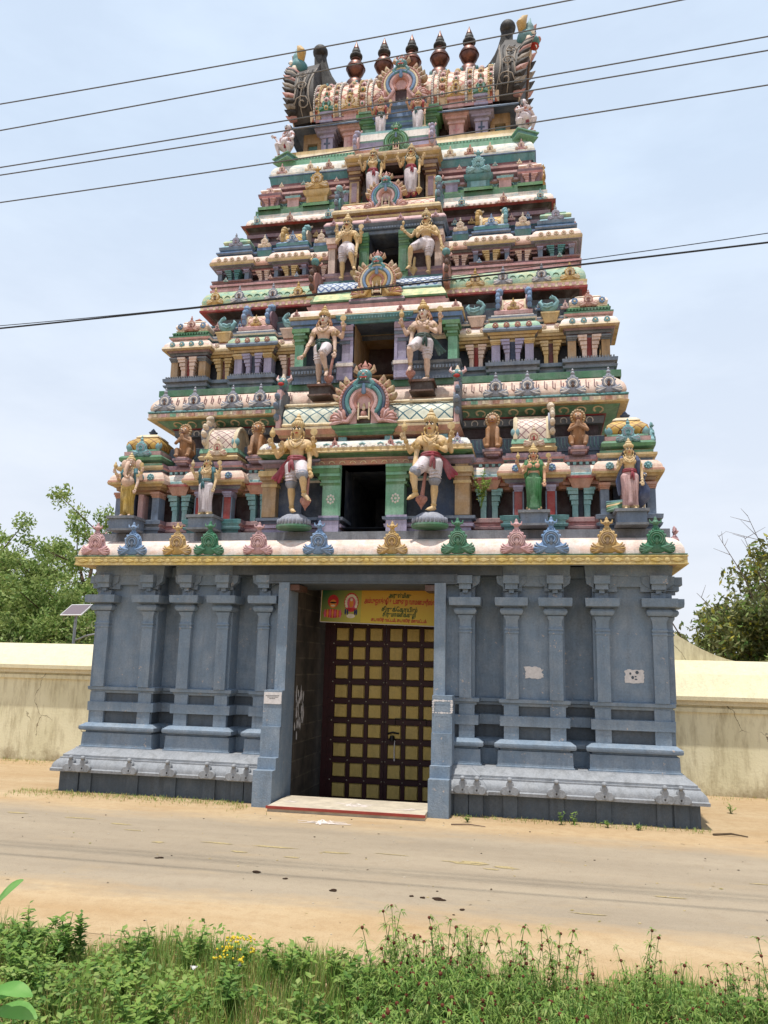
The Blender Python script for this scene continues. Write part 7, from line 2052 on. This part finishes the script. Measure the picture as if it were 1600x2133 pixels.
def leaf_cards(mb, centres, n, spread, size, mats, rnd, up=.3, narrow=.45):
    for i in range(n):
        c = rnd.choice(centres)
        g = Vector((rnd.gauss(0, 1), rnd.gauss(0, 1), rnd.gauss(0, .8))); g = g*(spread*c[1]/max(.6, g.length)*rnd.random()**.45)
        p = c[0]+g
        a = Vector((rnd.gauss(0, 1), rnd.gauss(0, 1), rnd.gauss(0, 1)-.25)).normalized(); bb = a.cross(Vector((rnd.gauss(0, 1), rnd.gauss(0, 1), rnd.gauss(0, 1)+up))).normalized()
        s = size*rnd.uniform(.6, 1.35); w = s*narrow
        mb.add([p-a*s*.5, p-a*s*.05+bb*w*.5, p+a*s*.5, p-a*s*.05-bb*w*.5], [(0, 1, 2, 3)], rnd.choice(mats))
def tree(label, base, h, r, n, size, mats, seed, limbs=9, lean=0, bare=0, crown0=.25, clumps=34, spread=.8, squash=1.0, group='trees behind the walls', name='leafy_tree'):
    rnd = random.Random(seed)
    t = thing(name, label, 'tree', base, 0, group)
    tr = MB(); cr = MB(); cents = []
    top = Vector((lean, 0, h*.72))
    tr.tube([(0, 0, -.1), (lean*.2, .05, h*.2), (lean*.6, -.05, h*.45), top], [h*.022, h*.017, h*.011, h*.004], 'bark', 9)
    for k in range(limbs):
        f = rnd.uniform(.2, .75); s = Vector((lean*f*.9, 0, h*f*.85)); a = 2*PI*(k+rnd.random()*.6)/limbs
        e = s+Vector((math.cos(a)*r*rnd.uniform(.55, .95), math.sin(a)*r*rnd.uniform(.55, .95), h*rnd.uniform(.08, .30)))
        mid = (s+e)/2+Vector((0, 0, h*.05))
        tr.tube([s, mid, e], [h*.009, h*.006, h*.002], 'bark', 6)
        cents += [(e, 1.0), (mid, .8)]
        for j in range(3):
            e2 = mid.lerp(e, rnd.random())+Vector((rnd.gauss(0, .4*r), rnd.gauss(0, .4*r), rnd.uniform(0, .18*h)))
            tr.tube([mid.lerp(e, .3), e2], [h*.004, h*.0015], 'bark', 5); cents.append((e2, .8))
    while len(cents) < clumps:
        a = rnd.uniform(0, 2*PI); q = r*math.sqrt(rnd.random())
        z = h*(crown0+(1-crown0)*rnd.random()*(1-.45*(q/r)**2))
        cents.append((Vector((lean*.7+math.cos(a)*q, math.sin(a)*q, z*squash)), rnd.uniform(.5, 1.1)))
    leaf_cards(cr, cents, n, spread, size, mats, rnd)
    for k in range(bare):
        a = rnd.uniform(0, 2*PI); s = Vector((math.cos(a)*r*.4, math.sin(a)*r*.4, h*.6)); e = s+Vector((math.cos(a)*r*rnd.uniform(.3, .8), math.sin(a)*r*.4, h*rnd.uniform(.25, .55)))
        m_ = (s+e)/2+Vector((rnd.gauss(0, .15), 0, .1)); tr.tube([s, m_, e], [.03, .02, .006], 'twig', 5)
        for j in range(5):
            q = m_.lerp(e, rnd.random()); tr.tube([q, q+Vector((rnd.gauss(0, .35), rnd.gauss(0, .3), rnd.uniform(.1, .55)))], [.010, .004], 'twig', 4)
    tr.build('trunk', t); cr.build('crown', t, smooth=0)
    return t
LM = ['leaf_light', 'leaf_light', 'leaf_mid']
LL = ['leaf_light']*4+['leaf_mid']
tree('tall airy pale green tree at far left behind the wall', (-20.2, 16.5, 0), 9.2, 3.0, 11000, .20, LL, 1, 10, .3, 1, .22, 42, .72)
tree('loose green tree just left of the tower behind the wall', (-16.4, 15.5, 0), 9.2, 2.8, 11000, .20, LL, 2, 11, .5, 1, .22, 44, .70)
tree('dense green tree behind the solar lamp', (-16.2, 14.0, 0), 6.3, 2.5, 9000, .20, LM, 3, 8, 0, 0, .1, 40, .85)
tree('dense bright green tree at the left edge above the wall', (-19.6, 14.0, 0), 6.6, 2.8, 10000, .20, LL, 4, 8, 0, 0, .1, 44, .85)
tree('low dark bush behind the left wall at its middle', (-17.6, 12.8, 0), 4.7, 2.3, 9000, .19, ['leaf_mid', 'leaf_light', 'leaf_olive'], 5, 7, 0, 0, .1, 40, .9)
tree('low dark bush behind the left wall next to the tower', (-13.6, 13.0, 0), 4.8, 2.2, 9000, .19, ['leaf_mid', 'leaf_olive', 'leaf_light'], 6, 7, 0, 0, .1, 40, .9)
tree('distant pale tree behind the other trees on the left', (-26.5, 24.0, 0), 10.6, 4.2, 6000, .30, LL, 7, 9, 0, 0, .15, 40, .8)
tree('distant green tree low behind the lamp on the left', (-21.5, 23.0, 0), 8.8, 4.0, 7000, .30, LM, 17, 9, 0, 0, .15, 40, .85)
OL = ['leaf_olive']*6+['leaf_light', 'leaf_mid', 'leaf_yellow']
tree('olive tree with bare twigs and a few yellow leaves behind the right wall', (12.4, 13.0, 0), 7.3, 3.3, 18000, .22, OL, 8, 12, 0, 4, .14, 70, .85, name='olive_tree')
tree('smaller olive bush beside the sloping wing wall on the right', (9.5, 12.4, 0), 5.4, 2.1, 8000, .20, OL, 9, 9, .2, 2, .2, 36, .8, name='olive_tree')
tree('rounded pale olive bush low behind the right wall', (11.4, 11.6, 0), 4.9, 2.3, 9000, .21, OL, 19, 9, 0, 4, .15, 44, .85, name='olive_tree')

# roadside verge in front of the camera
rnd = random.Random(21)
def blade(mb, p, h, w, lean, mat):
    a = rnd.uniform(0, 2*PI); d = Vector((math.cos(a), math.sin(a), 0)); s = Vector((-d.y, d.x, 0))*w*.5
    q = p+d*lean*.4+Vector((0, 0, h*.6)); e = p+d*lean+Vector((0, 0, h))
    mb.add([p-s, p+s, q+s*.8, q-s*.8, e], [(0, 1, 2, 3), (3, 2, 4)], mat)
def edge_y(x): return -8.55+.18*math.sin(x*1.7)+.12*math.sin(x*4.1+1)
mb = MB()
for i in range(56000):
    x = rnd.uniform(-6, 10.5); y = edge_y(x)-abs(rnd.gauss(0, 1.5)) if rnd.random() < .6 else rnd.uniform(-12.5, edge_y(x))
    if y < -12.6: continue
    cl = mnoise.noise(Vector((x*1.1, y*1.1, 3)))
    h = rnd.uniform(.10, .36)*(1+.7*cl)*(1 if y < edge_y(x)-.4 else .55)
    mt = 'grass_dry' if rnd.random() < .22+.35*max(0, -cl) else ('weed' if rnd.random() < .6 else 'weed_dark')
    blade(mb, Vector((x, y, 0)), max(.03, h), .008, rnd.uniform(.02, .16), mt)
tag(mb.build('grass', smooth=0), 'wild grass growing on the near roadside verge', 'grass', kind='stuff')
mb = MB()
for i in range(53000):
    x = rnd.uniform(-6, 10.5); y = rnd.uniform(-12.6, edge_y(x)-.1)
    cl = mnoise.noise(Vector((x*.9+7, y*.9, 1)))
    if cl < -.28: continue
    z = rnd.uniform(.02, .16+.42*max(0, cl+.2)*(1 if y < edge_y(x)-.3 else .5))
    a = Vector((rnd.gauss(0, 1), rnd.gauss(0, 1), rnd.gauss(0, .5))).normalized(); bb = a.cross(Vector((rnd.gauss(0, .5), rnd.gauss(0, .5), 1))).normalized()
    s = rnd.uniform(.03, .075); p = Vector((x, y, z))
    mb.add([p-a*s*.5, p+bb*s*.28, p+a*s*.5, p-bb*s*.28], [(0, 1, 2, 3)], 'weed' if rnd.random() < .6 else 'weed_dark')
tag(mb.build('ground_cover', smooth=0), 'low leafy ground cover on the near roadside verge', 'ground cover', kind='stuff')
mb = MB()
for i in range(3800):                                 # thin grass along the foot of the tower and walls
    k = rnd.random()
    if k < .75: x = rnd.uniform(-7.2, 6.6); y = -.55-abs(rnd.gauss(0, .18 if x > 0 else .30)); dens = .35 if x > 0 else 1
    elif k < .92: x = rnd.uniform(-14, -6.2); y = 3.78-abs(rnd.gauss(0, .35)); dens = 1
    else: x = rnd.uniform(6.6, 13); y = 3.78-abs(rnd.gauss(0, .35)); dens = .8
    if rnd.random() > dens or (abs(x) < 1.95 and y > -1.6): continue
    if -2.2 < x < -1.5: y -= .35
    blade(mb, Vector((x, y, 0)), rnd.uniform(.02, .085), .010, rnd.uniform(.02, .07), 'grass_dry' if rnd.random() < .5 else 'weed')
tag(mb.build('grass', smooth=0), 'short sparse grass along the foot of the tower and the walls', 'grass', kind='stuff')

def weed_bush(label, loc, h, r, n, mats, seed, size=.06, group='leafy weeds on the verge', flowers=None, name='leafy_weed', cat='plant'):
    rnd = random.Random(seed); t = thing(name, label, cat, loc, rnd.uniform(0, 6), group)
    st = MB(); lf = MB(); tips = []
    for k in range(max(5, int(r*40))):
        a = rnd.uniform(0, 2*PI); q = r*rnd.random()**.6
        e = Vector((math.cos(a)*q, math.sin(a)*q, h*rnd.uniform(.55, 1)*(1-.3*(q/r)**2)))
        m_ = e*.5+Vector((-math.cos(a)*q*.15, 0, h*.06)); st.tube([(0, 0, -.02), m_, e], [.006, .005, .0025], 'weed_dark', 5); tips.append(e)
        for j in range(n):
            f = rnd.uniform(.25, 1.02); p = m_.lerp(e, (f-.5)*2) if f > .5 else Vector((0, 0, 0)).lerp(m_, f*2)
            b_ = rnd.uniform(0, 2*PI); d = Vector((math.cos(b_), math.sin(b_), rnd.uniform(-.2, .7))).normalized(); s_ = d.cross(Vector((0, 0, 1))).normalized()
            L = size*rnd.uniform(.6, 1.3); w = L*.30
            q2 = p+d*L*.5+Vector((0, 0, L*.08))
            lf.add([p, q2+s_*w, p+d*L, q2-s_*w], [(0, 1, 2, 3)], rnd.choice(mats))
    st.build('stem', t); lf.build('leaves', t, smooth=0)
    if flowers:
        fb = MB()
        for e in tips:
            for j in range(flowers[1]): fb.ell(e+Vector((rnd.gauss(0, .03), rnd.gauss(0, .03), rnd.uniform(0, .03))), .010, flowers[0], seg=6, rings=4)
        fb.build('flowers', t)
    return t
WM = ['weed', 'weed', 'weed_dark']; WD = ['weed_dark', 'weed_dark', 'weed']
for i, (x, y, h, r, lb) in enumerate(((-.95, -9.3, .50, .30, 'leafy weed at the far left end of the verge'), (-.62, -9.25, .52, .22, 'second leafy weed from the left on the verge'), (-.36, -9.4, .55, .16, 'tall narrow leafy weed on the left part of the verge'),
        (.12, -9.3, .46, .20, 'leafy weed between the narrow weed and the yellow flowers'), (.62, -9.2, .50, .16, 'leafy weed just left of the yellow flowering plant'), (1.55, -9.3, .50, .26, 'bushy green weed right of the yellow flowering plant'),
        (-.1, -10.3, .45, .35, 'low spreading weed in the lower left of the verge'), (.8, -10.6, .5, .40, 'wide low weed in the lower middle of the verge'), (1.9, -10.2, .45, .35, 'dark low weed below the bushy green weed'),
        (1.2, -9.9, .36, .30, 'low weed under the yellow flowering plant'), (2.3, -9.5, .46, .28, 'bushy weed left of the seed head stalks'), (.4, -11.2, .45, .4, 'bright weed near the lower left corner of the verge'), (1.6, -11.3, .42, .4, 'bright weed at the lower middle edge of the verge'), (.3, -9.8, .46, .34, 'full green weed between the yellow flowers and the left weeds'),
        (1.95, -9.25, .44, .24, 'weed between the bushy green weed and the seed stalks'), (2.6, -10.6, .42, .4, 'spreading weed in front of the seed stalks'), (-.6, -9.9, .5, .34, 'full weed in front of the leftmost weeds'), (3.6, -11.0, .4, .4, 'spreading weed under the thickest seed stalks'), (4.6, -10.6, .38, .4, 'spreading weed in the lower right of the verge'))):
    weed_bush(lb, (x, y, 0), h*1.08, r*1.15, 22 if r < .3 else 24, WM if i % 3 else WD, 100+i, .075)
weed_bush('yellow flowering roadside plant on the verge', (1.0, -9.2, 0), .52, .20, 12, WM, 140, flowers=('flower_yellow', 10), name='flowering_plant')
for i, (x, y, h, lb) in enumerate(((3.97, -.80, .26, 'small green weed against the plinth right of the gateway'), (4.2, -.72, .24, 'second small green weed by the plinth right of the gateway'), (2.3, -1.1, .12, 'tiny weed by the right gateway jamb'), (5.3, -.85, .12, 'tiny weed under the right end of the plinth'), (4.8, -.8, .13, 'tiny weed under the middle of the right plinth'), (7.35, 1.5, .22, 'small weed on the sand beside the right wall'))):
    weed_bush(lb, (x, y, 0), h, .10, 7, WM, 160+i, .055, 'small weeds at the foot of the tower')
weed_bush('green sapling sprouting from the tower beside the gold pilaster', (2.46, -.06, 6.05), .95, .24, 34, ['leaf_light', 'weed'], 180, .075, None, name='wall_sapling')

# seed-head herbs on the right of the verge: four kinds of stalk, copied
def herb_proto(seed, h):
    rnd = random.Random(seed)
    st = MB(); lf = MB(); hd = MB(); top = None
    for k in range(4):
        e = Vector((rnd.gauss(0, .10), rnd.gauss(0, .10), h*rnd.uniform(.65, 1.08))); st.tube([(0, 0, -.02), e*.5+Vector((rnd.gauss(0, .015), 0, 0)), e], [.005, .004, .0028], 'weed_dark', 5)
        for z in (.50, .66, .82, 1.0):
            p = e*z
            if rnd.random() < .36:
                hd.ell(p, (.016, .016, .015), 'seed_brown', seg=7, rings=5)
            for j in range(8):
                a = rnd.uniform(0, 2*PI); d = Vector((math.cos(a), math.sin(a), rnd.uniform(-.5, .45))).normalized(); s_ = d.cross(Vector((0, 0, 1))).normalized()
                L = rnd.uniform(.06, .115); m_ = p+d*L*.5+Vector((0, 0, .010)); q = p+d*L-Vector((0, 0, .022))
                lf.add([p, m_+s_*.0065, q, m_-s_*.0065], [(0, 1, 2, 3)], rnd.choice(WM))
        for j in range(34):
            p = e*rnd.uniform(.05, .66); a = rnd.uniform(0, 2*PI); d = Vector((math.cos(a), math.sin(a), rnd.uniform(0, .8))).normalized(); s_ = d.cross(Vector((0, 0, 1))).normalized(); L = rnd.uniform(.05, .10)
            lf.add([p, p+d*L*.5+s_*.007, p+d*L, p+d*L*.5-s_*.007], [(0, 1, 2, 3)], rnd.choice(WM))
    st.merge(lf); st.merge(hd)
    return tag(st.build('seed_stalk', smooth=0), 'thin stalk with narrow leaves and brown seed heads on the right verge', 'plant', 'seed head stalks on the right of the verge')
protos = [herb_proto(300+i, h) for i, h in enumerate((.60, .66, .56, .74))]
rnd = random.Random(77); used = set()
spots = []
while len(spots) < 290:
    x = rnd.uniform(2.3, 7.0); y = rnd.uniform(-11.4, -8.9)
    dens = (.25 if x < 2.7 else .95 if x < 3.9 else .18 if x < 4.25 else .8)
    if rnd.random() < dens: spots.append((x, y))
for i, (x, y) in enumerate(spots):
    src = protos[i % 4]; sc = rnd.uniform(.6, 1.05)*(1 if x < 3.9 else .85)
    if i % 4 not in used: o = src; used.add(i % 4)
    else:
        o = src.copy(); C.objects.link(o)
    o.location = (x, y, 0); o.rotation_euler = (0, 0, rnd.uniform(0, 6)); o.scale = (sc,)*3
# broad leaves close to the camera at the left edge
t = thing('broad_leaf_plant', 'broad pale green leaves close to the camera at the left edge', 'plant', (1.18, -12.9, 0))
st = MB(); lf = MB()
for k, (dx, dy, z, a, L, tl) in enumerate(((.08, 0, 1.31, 0.25, .19, -.1), (.06, .05, 1.20, .05, .22, -.05), (-.02, .0, 1.24, .5, .18, .2), (-.10, .05, 1.5, .9, .18, .9), (-.10, 0, 1.42, 1.6, .20, .7), (.02, -.05, 1.10, -.2, .28, -.1), (-.05, .1, 1.6, .5, .2, .9), (-.1, 0, 1.0, .3, .3, 0))):
    p = Vector((dx, dy, z)); d = Vector((math.cos(a), math.sin(a)*.5, tl)).normalized(); s_ = d.cross(Vector((0, -.3, 1))).normalized()
    st.tube([(-.05, 0, 0), (-.06, 0, z*.6), p], [.008, .006, .003], 'weed', 5)
    pts = []
    for i in range(9):
        f = i/8; w = L*.26*math.sin(PI*min(1, f*.96+.02))**.8
        c = p+d*L*f+Vector((0, 0, .10*L*math.sin(PI*f)))
        pts.append((c+s_*w+Vector((0, 0, .02*L)), c, c-s_*w+Vector((0, 0, .02*L))))
    v = [q for r in pts for q in r]
    lf.add(v, [g for i in range(8) for g in ((3*i, 3*i+3, 3*i+4, 3*i+1), (3*i+1, 3*i+4, 3*i+5, 3*i+2))], 'big_leaf')
st.build('stem', t); lf.build('leaves', t, smooth=60)

# things lying on the road and the sand
flat('dung', (58, 44, 34), .95, .1, 0, .4, 30); flat('stone_pale', (176, 164, 146), .9, .2, 0, .3, 20)
def lump(name, label, loc, rx, ry, h, mat, seed, group=None, cat='clump'):
    rnd = random.Random(seed); mb = MB()
    for k in range(5): mb.ell((rnd.uniform(-.5, .5)*rx, rnd.uniform(-.5, .5)*ry, h*.3), (rx*rnd.uniform(.4, .7), ry*rnd.uniform(.4, .7), h*rnd.uniform(.3, .55)), mat, seg=9, rings=6)
    tag(mb.build(name, loc=loc), label, cat, group)
for i, (x, y, r, lb) in enumerate(((1.10, -6.1, .08, 'dark dung clump on the road in front of the verge, middle of the photo'), (2.42, -6.12, .12, 'largest dark dung clump on the road right of the middle'), (2.22, -6.1, .05, 'small dung clump beside the largest one'), (2.08, -6.08, .04, 'small dung clump farthest left of the largest one'),
                                   (2.75, -6.45, .06, 'dung clump on the sand below the largest one'), (-.1, -5.55, .10, 'flat dung patch on the road at left of the middle'), (-1.7, -5.2, .08, 'flat dung patch on the road at the left'), (.35, -5.75, .05, 'small dung clump between the two flat patches and the middle'))):
    lump('dung_clump', lb, (x, y, .004), r*.8, r*.6, .02, 'dung', 400+i, 'dung clumps on the road')
mb = MB(); rr = random.Random(91)
for i in range(420):
    x = rr.uniform(-9, 10); y = rr.uniform(-8.3, -1.0); q = rr.uniform(.006, .022)
    if rr.random() < .7: mb.ell((x, y, .006), (q, q*rr.uniform(.6, 1), q*.5), rr.choice(['stone_pale', 'dung', 'stone_pale', 'worn_paint']), seg=6, rings=4)
    else:
        a = rr.uniform(0, 6); d = Vector((math.cos(a), math.sin(a), .1))*q*1.6; e = Vector((-math.sin(a), math.cos(a), .25))*q*.7; p = Vector((x, y, .012))
        mb.add([p-d, p+e, p+d, p-e], [(0, 1, 2, 3)], rr.choice(['dung', 'bark', 'grass_dry']))
tag(mb.build('gravel', smooth=0), 'scattered grit and dry leaf bits on the road and sand', 'gravel', kind='stuff')
lump('pebble', 'pale flat stone on the sand below the left wall', (-8.1, 2.6, 0), .14, .08, .04, 'stone_pale', 420, None, 'stone')
mb = MB(); mb.tube([(-.3, 0, .02), (0, .05, .04), (.25, -.02, .02)], [.02, .018, .010], 'bark', 6); tag(mb.build('fallen_stick', loc=(6.85, -.95, 0)), 'dark fallen stick on the sand at the right end of the plinth', 'stick')
mb = MB(); mb.tube([(-.3, 0, .02), (0, .05, .03), (.3, -.02, .02)], [.012, .012, .006], 'twig', 6); tag(mb.build('fallen_stick', loc=(2.35, -1.5, 0)), 'thin pale twig on the sand right of the gateway', 'stick')
for i, (x, y, z, lb) in enumerate(((.75, -9.5, .22, 'white paper scrap caught in the weeds left of the yellow flowers'), (1.12, -9.4, .25, 'small white paper scrap caught under the yellow flowers'), (1.1, -10.9, .34, 'pale crumpled wrapper low in the weeds at the bottom'))):
    rr = random.Random(500+i); mb = MB(); v = [(rr.uniform(-.06, .06), rr.uniform(-.04, .04), rr.uniform(-.02, .03)) for k in range(5)]
    mb.add(v+[(a, b_, c-.004) for a, b_, c in v], [(0, 1, 2), (0, 2, 3), (0, 3, 4), (5, 7, 6), (5, 8, 7), (5, 9, 8)], 'paper')
    tag(mb.build('paper_scrap', loc=(x, y, z), smooth=0), lb, 'litter')
